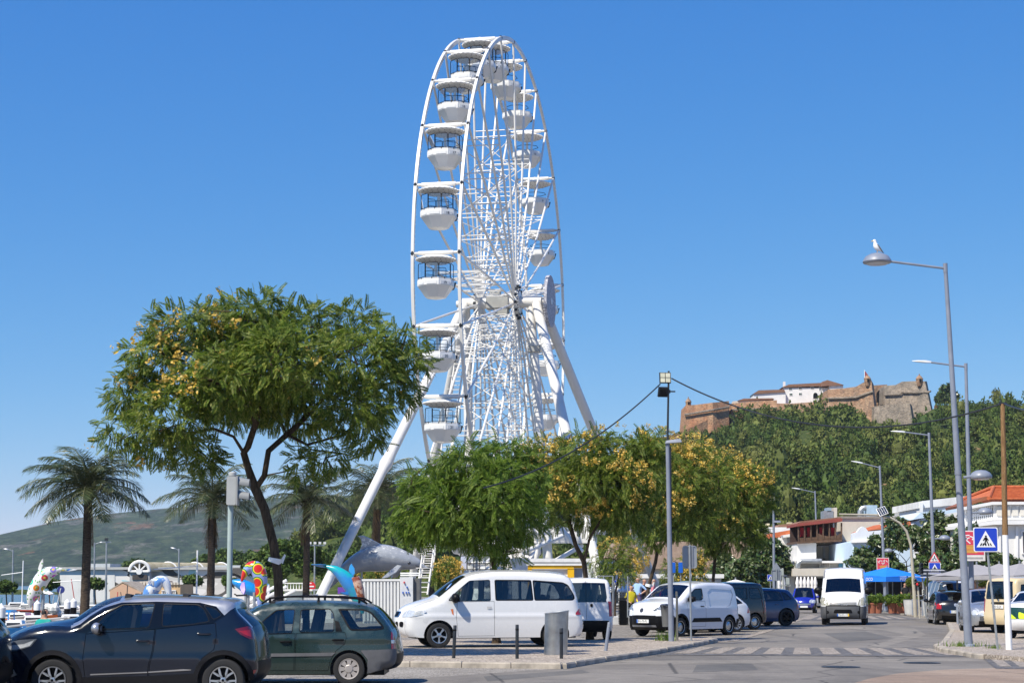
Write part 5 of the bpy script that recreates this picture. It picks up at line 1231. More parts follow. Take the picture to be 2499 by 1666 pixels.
esc = dict(L=4.3, W=1.7, belt=.93, tum=.36, paint=GREEN, roof=plain('faded_roof', (.055, .06, .062), .35, 0, .5, .5), pillar=GREEN, sill=.19, rw=.285, ra=.335, wx=[.86, 3.46], rim='cover', rn=8, rimm=plain('wheel_cover', (.42, .38, .35), .45, .3, var=.12), er=.14, kf=.2, kr=.12, crease=((.8, .05, .012),),
  sil=[(*E([(-760, 1465)])[0], .05, 'k'), (*E([(-789, 1380)])[0], .14, 'b'), (*E([(-785, 1230)])[0], .14, 'b'), (*E([(-740, 1160)])[0], .1, 'b'), (*E([(-500, 1090)])[0], .07, 'b'), (*E([(-250, 1035)])[0], .06, 'b'), (*E([(-90, 1005)])[0], .06, 'b'), (*E([(-70, 998)])[0], .07, 'g'), (*E([(40, 915)])[0], .07, 'g'), (*E([(140, 855)])[0], .05, 'g'), (*E([(180, 842)])[0], .04, 'r'), (*E([(400, 824)])[0], .035, 'r'), (*E([(700, 826)])[0], .035, 'r'), (*E([(950, 836)])[0], .035, 'r'), (*E([(1110, 852)])[0], .04, 'r'), (*E([(1180, 875)])[0], .05, 'b'),
       (*E([(1205, 890)])[0], .05, 'g'), (*E([(1290, 985)])[0], .06, 'g'), (*E([(1345, 1065)])[0], .07, 'b'), (*E([(1370, 1105)])[0], .07, 'b'), (*E([(1384, 1180)])[0], .07, 'b'), (*E([(1388, 1245)])[0], .08, 'b'), (*E([(1400, 1290)])[0], .09, 'k'), (*E([(1395, 1360)])[0], .09, 'k'), (*E([(1370, 1408)])[0], .06, 'k'), (*E([(1290, 1430)])[0], .03, 'k')],
  doors=[E([(60, 1115), (478, 1104), (475, 1200), (472, 1440), (60, 1440), (40, 1300)]), E([(484, 1104), (930, 1094), (946, 1140), (932, 1200), (852, 1262), (802, 1350), (782, 1440), (478, 1440)])],
  regions=[(E([(-420, 1292), (845, 1276), (815, 1306), (-420, 1322)]), 'side_moulding', BUMP, .012), (E([(1075, 1256), (1395, 1246), (1430, 1300), (1400, 1460), (1130, 1460), (1140, 1340)]), 'bumper', BUMP, .008), (E([(832, 985), (845, 1090), (905, 1088), (870, 1000)]), 'pillar_trim', BLACK, .003)],
  windows=[(E([(105, 1110), (105, 1085), (180, 985), (290, 893), (468, 886), (450, 1108)]), CARGLASS, .014), (E([(512, 1100), (514, 888), (790, 882), (826, 935), (832, 1092)]), CARGLASS, .014), (E([(852, 882), (1090, 884), (1165, 912), (1275, 1035), (1285, 1068), (1220, 1078), (985, 1082), (960, 1060)]), CARGLASS, .03)],
  regions2=[(E([(1345, 1090), (1380, 1095), (1395, 1245), (1352, 1245)]), 'tail_light', M_RED, .008), (E([(1348, 1165), (1390, 1165), (1392, 1195), (1350, 1195)]), 'tail_light_band', M_LENS, .010)],
  cab=(1.0, 3.6), seats=(1.95, 2.8), wheelx=1.45, mirror=(1.62, .93, 1.0, BLACK), handles=[((395+789)/508, (1567-1178)/508), ((868+789)/508, (1567-1162)/508)], handlem=BLACK)
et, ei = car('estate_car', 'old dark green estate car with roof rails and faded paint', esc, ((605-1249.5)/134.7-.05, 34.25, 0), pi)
et.location.x = (600+1395/3.77-1249.5)/134.7-2.15
m = MB()
for s in (1, -1):
 xs_ = np.linspace((150+789)/508, (1120+789)/508, 14); pts = []
 for i, x in enumerate(xs_):
  z = float(np.interp(x, ei['sil'][len(ei['sil'])//4:-len(ei['sil'])//4, 0], ei['sil'][len(ei['sil'])//4:-len(ei['sil'])//4, 1])); pts.append(V(2.15-x, s*.56, z+(.035 if i in (0, 13) else .10)))
 m = MB(); m.path(pts, .018, 6)
 for i in (1, 7, 12): m.tube(pts[i], pts[i]-V(0, 0, .08), .022, n=6)
 m.build('roof_rail', BLACK, et)
m = MB(); m.tube(V(.75, -.62, 1.58), V(.75, .62, 1.58), .016, n=6); m.build('roof_bar', BLACK, et)
H = lambda pts: tr2(pts, 240, 985, 428, 437)
WHT = paint('white_van_paint', (.70, .70, .70), .25, 1.0, 0, .03)
h1 = dict(L=4.87, W=1.8, belt=1.21, tum=.2, paint=WHT, sill=.26, rw=.325, ra=.40, wx=[.87, 4.01], rim='spoke', rn=5, er=.2, kf=.24, kr=.1, xf=1.0, crease=((.83, .035, .012),),
  sil=[(.10, .28, .05, 'b'), (.02, .36, .12, 'b'), (0, .5, .2, 'b'), (0, .68, .22, 'b'), (.02, .82, .2, 'b'), (.06, .95, .14, 'b'), (.14, 1.03, .1, 'b'), (.35, 1.12, .08, 'b'), (.65, 1.22, .07, 'b'), (.85, 1.28, .07, 'b'), (.9, 1.30, .1, 'g'), (1.25, 1.58, .1, 'g'), (1.52, 1.79, .07, 'g'), (1.62, 1.86, .05, 'b'), (1.85, 1.94, .05, 'b'), (2.3, 2.0, .05, 'b'), (3.1, 2.01, .05, 'b'), (4.0, 1.97, .05, 'b'), (4.35, 1.92, .05, 'b'), (4.52, 1.82, .05, 'b'), (4.57, 1.74, .06, 'g'), (4.68, 1.3, .07, 'b'), (4.74, 1.1, .07, 'b'), (4.8, .85, .07, 'b'), (4.86, .65, .08, 'b'), (4.86, .45, .08, 'b'), (4.78, .3, .05, 'b')],
  doors=[H([(818, 458), (1248, 455), (1252, 852), (830, 855), (806, 640)])], regions=[([(-.1, .80), (.12, .80), (.44, .87), (.42, .97), (.1, .99), (-.1, .97)], 'headlight', M_LENS, .008), (H([(2205, 590), (2250, 545), (2300, 525), (2345, 520), (2340, 612), (2205, 612)]), 'tail_light', M_RED, .008)],
  windows=[(H([(712, 448), (745, 400), (880, 285), (965, 215), (1208, 205), (1208, 452), (830, 454)]), CARGLASS, .014), (H([(1258, 205), (1690, 208), (1708, 448), (1262, 448)]), glass('van_glass_tint', (.36, .40, .41), .02, .5), .03), (H([(1704, 209), (2060, 234), (2125, 264), (2195, 385), (2200, 425), (2172, 447), (1718, 448)]), MATS['van_glass_tint'], .03)],
  regions2=[(H([(826, 455), (842, 330), (852, 325), (840, 455)]), 'quarter_pillar', BLACK, .004), (H([(742, 545), (770, 540), (775, 612), (760, 600)]), 'side_indicator', M_ORANGE, .008), (H([(1165, 515), (1215, 515), (1220, 545), (1168, 545)]), 'door_handle', plain('handle_grey', (.5, .5, .5), .4), .012), (H([(1855, 530), (1922, 530), (1922, 600), (1855, 600)]), 'fuel_flap', WHT, .004), (H([(425, 655), (500, 652), (470, 705), (432, 695)]), 'side_vent', plain('vent_grey', (.55, .55, .55), .5), .003)],
  front=[([(.40, .80), (.78, .83), (.9, .94), (.84, .99), (.45, .96)], 'headlight', M_LENS, .012), ([(-.40, .80), (-.78, .83), (-.9, .94), (-.84, .99), (-.45, .96)], 'headlight', M_LENS, .012), ([(-.30, .80), (.30, .80), (.33, .95), (-.33, .95)], 'grille', M_CHROME, .012),
         *[([(-.27+i*.068, .815), (-.225+i*.068, .815), (-.225+i*.068, .94), (-.27+i*.068, .94)], 'grille_slot', BLACK, .016, False, None, 0) for i in range(8)], *[([(-.5+i*.17, .55), (-.39+i*.17, .53), (-.37+i*.17, .68), (-.49+i*.17, .68)], 'intake', BLACK, .012) for i in range(6)],
         (circ(.68, .57, .085, 10), 'fog_lamp', M_LENS, .012), (circ(-.68, .57, .085, 10), 'fog_lamp', M_LENS, .012)],
  plate_f=(.44, '68-90-QD'[:8], False, -.0), cab=(1.0, 4.5), seats=(1.75, 2.7, 3.6), wheelx=1.2, mirror=(1.3, 1.25, 1.55, BLACK))
ht, hi_ = car('minibus', 'white nine-seat minibus with dark side windows behind the bollards', h1, (0, 0, 0), pi+radians(12), 'van')
c0 = G(940+612/4.704, 1579.4, .12); d_ = Matrix.Rotation(pi+radians(12), 3, 'Z'); ht.location = c0-d_ @ Vector((4.87/2-.87, .775, 0)); ht.location.z = .12
m = MB(); sc_ = V(1.55, .40, 1.14); m.box((1.75, .45, 1.17), (.16, .24, .035), rz=.1); m.build('bonnet_vent', BLACK, ht)
MW = Matrix.Translation((2.435-1.18, .52, 1.60)) @ Matrix.Rotation(pi/2, 4, 'Z') @ Matrix.Rotation(radians(48), 4, 'X')
mm = MB(); mm.M = MW; mm.lathe([(.13, 0), (.13, .004), (0, .004)], 20); mm.build('disc_sticker', plain('sticker_blue', (.06, .2, .55), .4), ht); textobj('A', .2, WHITEP, ht, MW @ Matrix.Translation((0, 0, .008)), 'sticker_letter', .002)
m = MB(); m.path([V(1.62, .1, 1.335), V(1.5, .55, 1.335), V(1.42, .82, 1.33)], .014, 5); m.build('wiper', BLACK, ht)
pv = dict(L=4.1, W=1.72, belt=1.15, tum=.14, paint=paint('white_van_paint_dusty', (.72, .72, .73), .3, .8, 0, .06), sill=.25, rw=.31, ra=.38, wx=[.85, 3.45], rim='steel', er=.13, kf=.2, kr=.05,
  sil=[(.08, .3, .05, 'k'), (0, .45, .12, 'k'), (.02, .7, .12, 'b'), (.15, .9, .08, 'b'), (.7, 1.08, .06, 'b'), (.85, 1.13, .08, 'g'), (1.5, 1.7, .06, 'b'), (1.7, 1.78, .04, 'b'), (2.6, 1.83, .04, 'b'), (3.7, 1.82, .04, 'b'), (3.92, 1.78, .04, 'b'), (3.96, 1.7, .03, 'g'), (4.03, 1.12, .03, 'b'), (4.08, .62, .04, 'b'), (4.10, .58, .05, 'k'), (4.1, .4, .05, 'k'), (4.05, .3, .04, 'k')],
  windows=[([(1.0, 1.18), (1.55, 1.62), (2.0, 1.66), (2.0, 1.17)], CARGLASS, .02)], doors=[([(1.0, 1.16), (2.05, 1.16), (2.05, .3), (1.25, .3)])],
  regions=[([(3.93, .70), (4.2, .70), (4.2, 1.15), (3.96, 1.15)], 'tail_light', M_RED, .006)], rear=[([(-.82, .72), (-.70, .72), (-.70, 1.08), (-.82, 1.1)], 'tail_light', M_RED, .01), ([(.82, .72), (.70, .72), (.70, 1.08), (.82, 1.1)], 'tail_light', M_RED, .01), ([(-.004, .6), (.004, .6), (.004, 1.78), (-.004, 1.78)], 'door_seam', BLACK, .006), ([(-.2, .98), (-.12, .98), (-.12, 1.08), (-.2, 1.08)], 'rear_handle', BLACK, .02)],
  rglass=CARGLASS, cab=(1.0, 2.2), seats=(1.8,), mirror=(1.25, 1.2, 1.2, BLACK))
p_ = G(1424, 1561, .12); car('panel_van', 'white small van seen from behind, partly hidden by the minibus tail', pv, (p_.x-.15, p_.y+2.2, .12), radians(97), 'van')
W2 = paint('white_blue_van_paint', (.70, .72, .76), .22, 1.0, 0, .03)
bv = dict(L=4.4, W=1.85, belt=1.17, tum=.14, paint=W2, sill=.24, rw=.325, ra=.40, wx=[.92, 3.7], rim='steel', er=.17, kf=.26, kr=.06, xf=1.0, crease=((.95, .05, .012),),
  sil=[(.10, .26, .05, 'k'), (.02, .36, .14, 'k'), (0, .55, .18, 'k'), (.02, .72, .17, 'b'), (.04, .85, .16, 'b'), (.10, 1.0, .12, 'b'), (.25, 1.1, .08, 'b'), (.6, 1.18, .06, 'b'), (.95, 1.24, .06, 'b'), (1.02, 1.26, .09, 'g'), (1.4, 1.52, .08, 'g'), (1.72, 1.72, .06, 'b'), (1.95, 1.79, .05, 'b'), (2.6, 1.84, .05, 'b'), (3.6, 1.82, .05, 'b'), (4.05, 1.77, .05, 'b'), (4.18, 1.7, .05, 'b'), (4.32, 1.2, .05, 'b'), (4.37, .75, .05, 'b'), (4.4, .6, .06, 'k'), (4.4, .38, .06, 'k'), (4.3, .27, .04, 'k')],
  doors=[[(1.25, 1.2), (2.3, 1.2), (2.33, .8), (2.30, .33), (1.42, .33), (1.3, .8)]],
  windows=[([(1.28, 1.22), (1.5, 1.45), (1.78, 1.62), (2.2, 1.64), (2.22, 1.3), (2.1, 1.22)], DARKGLASS, .03)],
  regions=[([(-.1, .90), (.2, .92), (.56, 1.03), (.58, 1.09), (.3, 1.08), (-.1, 1.0)], 'headlight', plain('lamp_led', (.25, .28, .32), .1, .3, .6, 1.0, var=.4, scale=16), .006), ([(-.2, .2), (-.2, .70), (.55, .72), (.62, .6), (.62, .2)], 'bumper', BLACK, .004), ([(1.5, .48), (1.62, .62), (3.1, .62), (3.25, .48)], 'side_protector', BLACK, .012), ([(4.05, .2), (4.5, .2), (4.5, .62), (4.12, .55)], 'rear_bumper', BLACK, .004), ([(4.22, .85), (4.5, .85), (4.5, 1.35), (4.25, 1.35)], 'tail_light', M_RED, .006),
           ([(2.55, 1.0), (2.5, 1.5), (2.7, 1.62), (3.9, 1.58), (3.98, 1.4), (3.75, 1.05), (3.5, .98)], 'pressed_panel', W2, -.012), (circ(.92, .325, .46), 'arch_trim', BLACK, .003)],
  front=[([(.42, .88), (.80, .92), (.93, 1.02), (.8, 1.06), (.5, .98)], 'headlight', plain('lamp_led', (.25, .28, .32), .1, .3, .6, 1.0, var=.4, scale=16), .012), ([(-.42, .88), (-.80, .92), (-.93, 1.02), (-.8, 1.06), (-.5, .98)], 'headlight', MATS['lamp_led'], .012), ([(-.8, .60), (.8, .60), (.7, .72), (-.7, .72)], 'grille', BLACK, .01), ([(-.75, .33), (.75, .33), (.55, .40), (-.55, .40)], 'skid_plate', plain('skid_grey', (.25, .25, .26), .5), .012), (circ(0, .90, .075, 12), 'badge', plain('badge_grey', (.12, .12, .13), .3, .8), .012)],
  plate_f=(.53, 'BU-70-FL', False, .12), cab=(1.1, 2.5), seats=(2.0,), wheelx=1.5, mirror=(1.4, 1.22, 1.3, BLACK), handles=[(2.12, 1.02)], handlem=BLACK)
RB = pi+radians(47)
p_ = G(1795-20, 1549); d_ = Matrix.Rotation(RB, 3, 'Z'); bt, _ = car('white_van', 'white van with black bumpers parked nose-out behind the floodlight mast', bv, (0, 0, 0), RB, 'van'); bt.location = p_-d_ @ Vector((2.2-3.7, .8, 0)); bt.location.z = .008
def simple(paint_, L=4.2, Wd=1.78, Hh=1.5, belt=.95, hood=.95, rim='star', wag=False, glassm=DARKGLASS):
 k = Hh/1.5; xr = L-.25
 return dict(L=L, W=Wd, belt=belt, tum=.3, paint=paint_, sill=.2, rw=.315, ra=.375, wx=[.87, L-.78], rim=rim, er=.15, kf=.22, kr=.16,
      sil=[(.08, .26, .05, 'k'), (0, .4, .14, 'b'), (.0, .62, .15, 'b'), (.08, .76, .1, 'b'), (.5, .89*k**.3, .07, 'b'), (hood, .98*k**.5, .06, 'b'), (hood+.06, 1.0*k**.5, .08, 'g'), (hood+.45, 1.27*k, .07, 'g'), (hood+.8, 1.43*k, .05, 'b'), (L*.5, Hh, .04, 'b'), (L*.7, Hh*.985, .04, 'b'), (L-.55 if wag else L-.75, Hh*.95, .05, 'b'), (L-.48 if wag else L-.66, Hh*.92, .05, 'g'), (L-.16, belt+.06, .08, 'b'), (L-.06, belt-.06, .09, 'b'), (L, .62, .1, 'b'), (L, .42, .1, 'k'), (L-.08, .26, .05, 'k')],
      doors=[[(hood+.25, belt-.01), (L*.53, belt-.01), (L*.53, .27), (hood+.42, .27)], [(L*.535, belt-.01), (L-.95, belt-.01), (L-1.05, .75), (L-1.32, .27), (L*.535, .27)]],
      windows=[([(hood+.33, belt+.02), (hood+.85, Hh*.9), (L*.52, Hh*.93), (L*.52, belt+.02)], glassm, .02), ([(L*.54, belt+.02), (L*.54, Hh*.93), (L-1.05, Hh*.91), (L-.9, belt+.05)], glassm, .02), ([(L-.85, belt+.07), (L-.98, Hh*.9), (L-.75, Hh*.87), (L-.45, belt+.12)], glassm, .02)],
      regions2=[([(-.1, .62), (.35, .70), (.5, .80), (.1, .80)], 'headlight', M_LENS, .006), ([(L-.28, .70), (L+.2, .70), (L+.2, .95), (L-.2, .93)], 'tail_light', M_RED, .006)],
      front=[([(-.5, .62), (.5, .62), (.45, .70), (-.45, .70)], 'grille', BLACK, .01), ([(-.6, .33), (.6, .33), (.6, .46), (-.6, .46)], 'intake', BLACK, .01)],
      cab=(hood+.2, L-.7), seats=(hood+1.05, hood+1.9), mirror=(hood+.55, belt+.02, 1.0, paint_), handles=[(L*.53-.25, belt-.12), (L-1.25, belt-.1)])
sw = simple(paint('white_hatch_paint', (.74, .74, .75), .25), 4.0, 1.75, 1.48, rim='spoke'); sw['rn'] = 9
RC = pi+radians(30)
def park(name, label, spec, px, Y, rz, rx, ry, z=.006, cat='car', group=None):
 """place so that the local point (rx from front, ry sideways) stands under pixel px at distance Y"""
 o, inf = car(name, label, spec, (0, 0, 0), rz, cat, group); q = GX(px, Y); d = Matrix.Rotation(rz, 3, 'Z'); o.location = q-d @ Vector((spec['L']/2-rx, ry, 0)); o.location.z = z; return o, inf
park('hatchback', 'white hatchback of which only the tail shows behind the white van', sw, 1828, 70.5, RC, 4.0, .6)
bk = dict(pv); bk['paint'] = paint('black_van_paint', (.007, .007, .009), .2, 1.0, 0, .05); bk['L'] = 4.1
bk['rglass'] = DARKGLASS; bk['windows'] = pv['windows']+[([(2.2, 1.2), (2.2, 1.64), (3.1, 1.64), (3.1, 1.2)], DARKGLASS, .02), ([(3.2, 1.2), (3.2, 1.64), (3.7, 1.62), (3.85, 1.2)], DARKGLASS, .02)]
bk['rear'] = [([(-.86, .6), (-.72, .6), (-.72, 1.15), (-.84, 1.2)], 'tail_light', M_RED, .014), ([(.86, .6), (.72, .6), (.72, 1.15), (.84, 1.2)], 'tail_light', M_RED, .014)]
park('black_van', 'black van between the white van and the blue estate', bk, 1842, 74.5, RC, 4.1, .0, cat='van')
BL = paint('blue_suv_paint', (.018, .045, .13), .2, 1.0, .2, .04)
sv = simple(BL, 4.65, 1.84, 1.62, 1.02, 1.05, wag=True); sv['rw'] = .36; sv['ra'] = .42; sv['rimm'] = BLACK
sv['roof'] = BL; park('suv', 'dark blue SUV with black wheels parked with its tail to the road', sv, 1945, 81, pi+radians(22), 4.65, .5)
SB = paint('smart_blue_paint', (.012, .02, .30), .25)
sm = dict(L=2.5, W=1.52, belt=.92, tum=.22, paint=SB, roof=BLACK, pillar=BLACK, sill=.2, rw=.29, ra=.35, wx=[.38, 2.15], rim='star', er=.16, kf=.2, kr=.12, xf=.5, xr=.5,
  sil=[(.06, .24, .04, 'k'), (0, .36, .1, 'b'), (0, .62, .12, 'b'), (.06, .74, .1, 'b'), (.25, .86, .07, 'b'), (.36, .92, .07, 'g'), (.7, 1.3, .07, 'g'), (.92, 1.48, .05, 'r'), (1.2, 1.55, .04, 'r'), (1.9, 1.52, .04, 'r'), (2.3, 1.35, .05, 'g'), (2.45, .9, .06, 'b'), (2.5, .6, .06, 'b'), (2.5, .36, .06, 'k'), (2.44, .24, .04, 'k')],
  windows=[([(.55, .95), (.85, 1.38), (1.6, 1.42), (1.7, .95)], CARGLASS, .02)], doors=[[(.6, .92), (1.75, .92), (1.7, .28), (.85, .28)]], regions2=[([(-.1, .62), (.2, .62), (.3, .8), (.1, .86), (-.1, .82)], 'headlight', M_LENS, .01)],
  front=[([(.36, .62), (.62, .62), (.72, .78), (.5, .86), (.36, .78)], 'headlight', M_LENS, .012), ([(-.36, .62), (-.62, .62), (-.72, .78), (-.5, .86), (-.36, .78)], 'headlight', M_LENS, .012), ([(-.5, .5), (.5, .5), (.45, .60), (-.45, .60)], 'grille', SILVER, .012), ([(-.4, .28), (.4, .28), (.4, .34), (-.4, .34)], 'intake', BLACK, .012)],
  plate_f=(.40, '', False), cab=(.6, 2.0), seats=(1.4,), mirror=(.6, .95, .9, SB))
park('microcar', 'tiny bright blue two-seater car driving on the far road', sm, 1960, 116, -pi/2-.2, 0, 0)
IV = paint('white_truck_paint', (.72, .72, .71), .3, .8, 0, .04); IG = plain('bumper_grey', (.075, .078, .085), .6, var=.15)
iv = dict(L=5.4, W=1.98, belt=1.35, tum=.09, paint=IV, sill=.28, rw=.345, ra=.43, wx=[.95, 4.25], rim='steel', er=.16, kf=.10, kr=.04, xf=.7,
  sil=[(.06, .28, .04, 'k'), (0, .4, .12, 'k'), (0, .62, .14, 'k'), (.03, .80, .14, 'k'), (.04, .83, .14, 'b'), (.08, 1.0, .12, 'b'), (.22, 1.18, .08, 'b'), (.5, 1.33, .06, 'b'), (.62, 1.39, .07, 'g'), (.95, 1.75, .08, 'g'), (1.2, 2.0, .07, 'b'), (1.3, 2.08, .06, 'b'), (1.7, 2.4, .05, 'b'), (1.9, 2.46, .04, 'b'), (3.0, 2.5, .04, 'b'), (5.2, 2.5, .04, 'b'), (5.36, 2.44, .03, 'b'), (5.4, 1.4, .02, 'b'), (5.4, .55, .03, 'k'), (5.36, .3, .03, 'k')],
  windows=[([(.8, 1.42), (1.3, 1.95), (1.75, 1.98), (1.75, 1.38)], DARKGLASS, .02)], doors=[[(.78, 1.38), (1.85, 1.38), (1.85, .4), (1.4, .4)]],
  regions=[([(-.2, .2), (-.2, .82), (.5, .80), (.55, .2)], 'bumper', IG, .006), ([(-.1, .85), (.1, .85), (.40, .98), (.50, 1.18), (.36, 1.22), (-.1, 1.1)], 'headlight', plain('lamp_lens_yellowed', (.42, .40, .30), .12, .2, .6, 1.0, var=.3, scale=12), .01)], wglass=DARKGLASS,
  front=[([(-.99, .30), (.99, .30), (1.0, .82), (-1.0, .82)], 'bumper', IG, .008, False, None, 0), ([(.62, .84), (.95, .84), (1.02, 1.1), (.9, 1.22), (.7, 1.12)], 'headlight', MATS['lamp_lens_yellowed'], .012), ([(-.62, .84), (-.95, .84), (-1.02, 1.1), (-.9, 1.22), (-.7, 1.12)], 'headlight', MATS['lamp_lens_yellowed'], .012),
         *[([(-.58, .86+i*.052), (.58, .86+i*.052), (.60, .885+i*.052), (-.60, .885+i*.052)], 'grille_slat', BLACK, .010, False, None, 0) for i in range(3)], ([(-.42, .52), (.42, .52), (.36, .68), (-.36, .68)], 'intake', BLACK, .014), ([(.62, .5), (.85, .5), (.85, .64), (.62, .62)], 'fog_recess', BLACK, .014), ([(-.62, .5), (-.85, .5), (-.85, .64), (-.62, .62)], 'fog_recess', BLACK, .014)],
  plate_f=(.44, '72-EC-19', False, 0, 0, True), cab=(.9, 2.2), seats=(1.8,), wheelx=1.1, mirror=(.95, 1.45, 1.9, BLACK))
it, ii = park('delivery_van', 'white delivery van driving towards the camera on the asphalt road', iv, 2056, 82, -pi/2-.21, 0, 0, cat='van')
fx = ii['face_x'](.91); textobj('IVECO', .15, plain('badge_pale', (.7, .72, .74), .3, .6), it, Matrix.Translation((2.7-fx[0]+fx[1]+.03, 0, .91)) @ Matrix.Rotation(pi/2, 4, 'Z') @ Matrix.Rotation(pi/2, 4, 'X'), 'badge_lettering', .006)
for s in (-1, 1): m = MB(); m.path([V(2.7-.62, s*.05, 1.42), V(2.7-.75, s*.05-.5*1, 1.50)], .014, 5); m.build('wiper', BLACK, it)
for s in (-1, 1): m = MB(); m.path([V(2.7-1.28, s*.86, 2.08), V(2.7-1.7, s*.83, 2.40)], .03, 6); m.build('roof_gutter', plain('gutter_grey', (.25, .25, .26), .5), it)
mz = simple(paint('black_hatch_paint', (.008, .008, .01), .2, 1.0, 0, .05), 4.4, 1.76, 1.47, .98); mz['rear'] = [(circ(0, .88, .07, 12), 'badge', SILVER, .012), ([(-.55, 1.02), (.55, 1.02), (.5, 1.04), (-.5, 1.04)], 'rear_wiper', BLACK, .02), ([(-.86, .84), (-.6, .88), (-.62, 1.0), (-.84, 1.0)], 'tail_light', M_RED, .012), ([(.86, .84), (.6, .88), (.62, 1.0), (.84, 1.0)], 'tail_light', M_RED, .012)]; mz['plate_r'] = (.58, '01-BT-29', True); mz['rglass'] = CARGLASS; mz['rw'] = .32
park('hatchback', 'black hatchback parked tail-out by the grey lamp posts', mz, 2330, 82.5, pi/2-.12, 4.4, 0, .0)
wv = dict(pv); wv['rglass'] = DARKGLASS; park('panel_van', 'white van roof showing behind the black hatchback', wv, 2362, 92, -pi/2+.1, 0, 0, .12, cat='van')
PS = paint('silver_hatch_paint', (.36, .38, .41), .28, 1.0, .5, .03)
po = simple(PS, 3.9, 1.65, 1.47, .95, .95, glassm=CARGLASS); po['wglass'] = CARGLASS; po['regions2'] = [q for q in po['regions2'] if q[1] != 'headlight']+[(circ(.10, .72, .13, 14), 'headlight', M_LENS, .01)]
po['front'] = [(circ(.60, .72, .12, 12), 'headlight', M_LENS, .012), (circ(-.60, .72, .12, 12), 'headlight', M_LENS, .012), (circ(.38, .66, .09, 12), 'headlight', M_LENS, .012), (circ(-.38, .66, .09, 12), 'headlight', M_LENS, .012), ([(-.27, .62), (.27, .62), (.28, .76), (-.28, .76)], 'grille', BLACK, .012), ([(-.62, .28), (.62, .28), (.6, .40), (-.6, .40)], 'intake', BLACK, .012), ([(-.8, .42), (.8, .42), (.8, .56), (-.8, .56)], 'bumper_strip', IG, .010)]; po['plate_f'] = (.48, '30-00-XV', False)
park('hatchback', 'silver hatchback with round headlights facing the camera', po, 2423, 64.5, -pi/2-.12, 0, 0, .125)
BE = paint('beige_van_paint', (.62, .50, .30), .3, .9, 0, .03)
be = dict(pv); be['paint'] = BE; be['L'] = 4.1; be['rglass'] = CARGLASS
be['sil'] = [(x, z*1.03, c, tg) for x, z, c, tg in pv['sil']]; be['sil'] = [q if not (q[3] == 'k' and q[0] > 3) else (q[0], q[1], q[2], 'b') for q in be['sil']]
be['rear'] = [([(-.35, 1.0), (.35, 1.0), (.33, 1.06), (-.33, 1.06)], 'handle_trim', BLACK, .03), ([(-.82, .5), (-.70, .5), (-.70, .8), (-.82, .82)], 'tail_light', M_RED, .01), ([(.82, .5), (.70, .5), (.70, .8), (.82, .82)], 'tail_light', M_RED, .01), ([(-.02, 1.12), (.25, 1.35), (.26, 1.33), (0, 1.10)], 'rear_wiper', BLACK, .03), (circ(0, 1.12, .04, 8), 'badge', SILVER, .012)]; be['plate_r'] = (.9, '80-42-JX', True)
be['windows'] = pv['windows']+[([(2.2, 1.22), (2.2, 1.66), (3.0, 1.66), (3.0, 1.22)], DARKGLASS, .03), ([(3.1, 1.22), (3.1, 1.66), (3.75, 1.66), (3.85, 1.22)], DARKGLASS, .03)]
park('panel_van', 'beige van seen from behind at the right edge', be, 2478, 63, .5, 4.1, -.86, .125, cat='van')
PW = paint('patrol_white', (.75, .75, .76), .25); PG = paint('patrol_green', (.008, .045, .035), .25); PY = plain('patrol_yellow', (.55, .75, .03), .4)
pc_ = simple(PW, 4.5, 1.76, 1.46, .98); pc_['sil'] = [(.08, .26, .05, 'k'), (0, .4, .14, 'b'), (0, .62, .15, 'b'), (.08, .76, .1, 'b'), (.5, .89, .07, 'b'), (1.0, .98, .06, 'b'), (1.06, 1.0, .08, 'g'), (1.5, 1.27, .07, 'g'), (1.85, 1.42, .05, 'b'), (2.4, 1.46, .04, 'b'), (3.0, 1.43, .04, 'b'), (3.2, 1.38, .05, 'g'), (3.85, 1.08, .06, 'b'), (4.35, 1.04, .06, 'b'), (4.45, .98, .08, 'b'), (4.5, .62, .1, 'b'), (4.5, .42, .1, 'b'), (4.42, .26, .05, 'k')]
pc_['rear'] = [([(-.86, .60), (.86, .60), (.82, .95), (-.82, .95)], 'green_band', PG, .008, ), ([(-.84, .70), (-.6, .70), (-.62, .92), (-.82, .94)], 'tail_light', M_RED, .014), ([(.84, .70), (.6, .70), (.62, .92), (.82, .94)], 'tail_light', M_RED, .014), ([(.35, .60), (.58, .60), (.58, .78)], 'yellow_chevron', PY, .014, ), ([(-.35, .60), (-.58, .60), (-.58, .78)], 'yellow_chevron', PY, .014), ([(-.3, .60), (.3, .60), (.3, .82), (-.1, .68)], 'yellow_chevron', PY, .012)]
pc_['regions2'] = [([(.6, .55), (4.6, .55), (4.6, .95), (.9, .9)], 'green_band', PG, .006), ([(3.9, .58), (4.3, .58), (4.4, .8)], 'yellow_chevron', PY, .01)]
park('patrol_car', 'white and green patrol car with yellow chevrons at the right edge', pc_, 2508, 57.5, 1.05, 4.5, 0, .125)
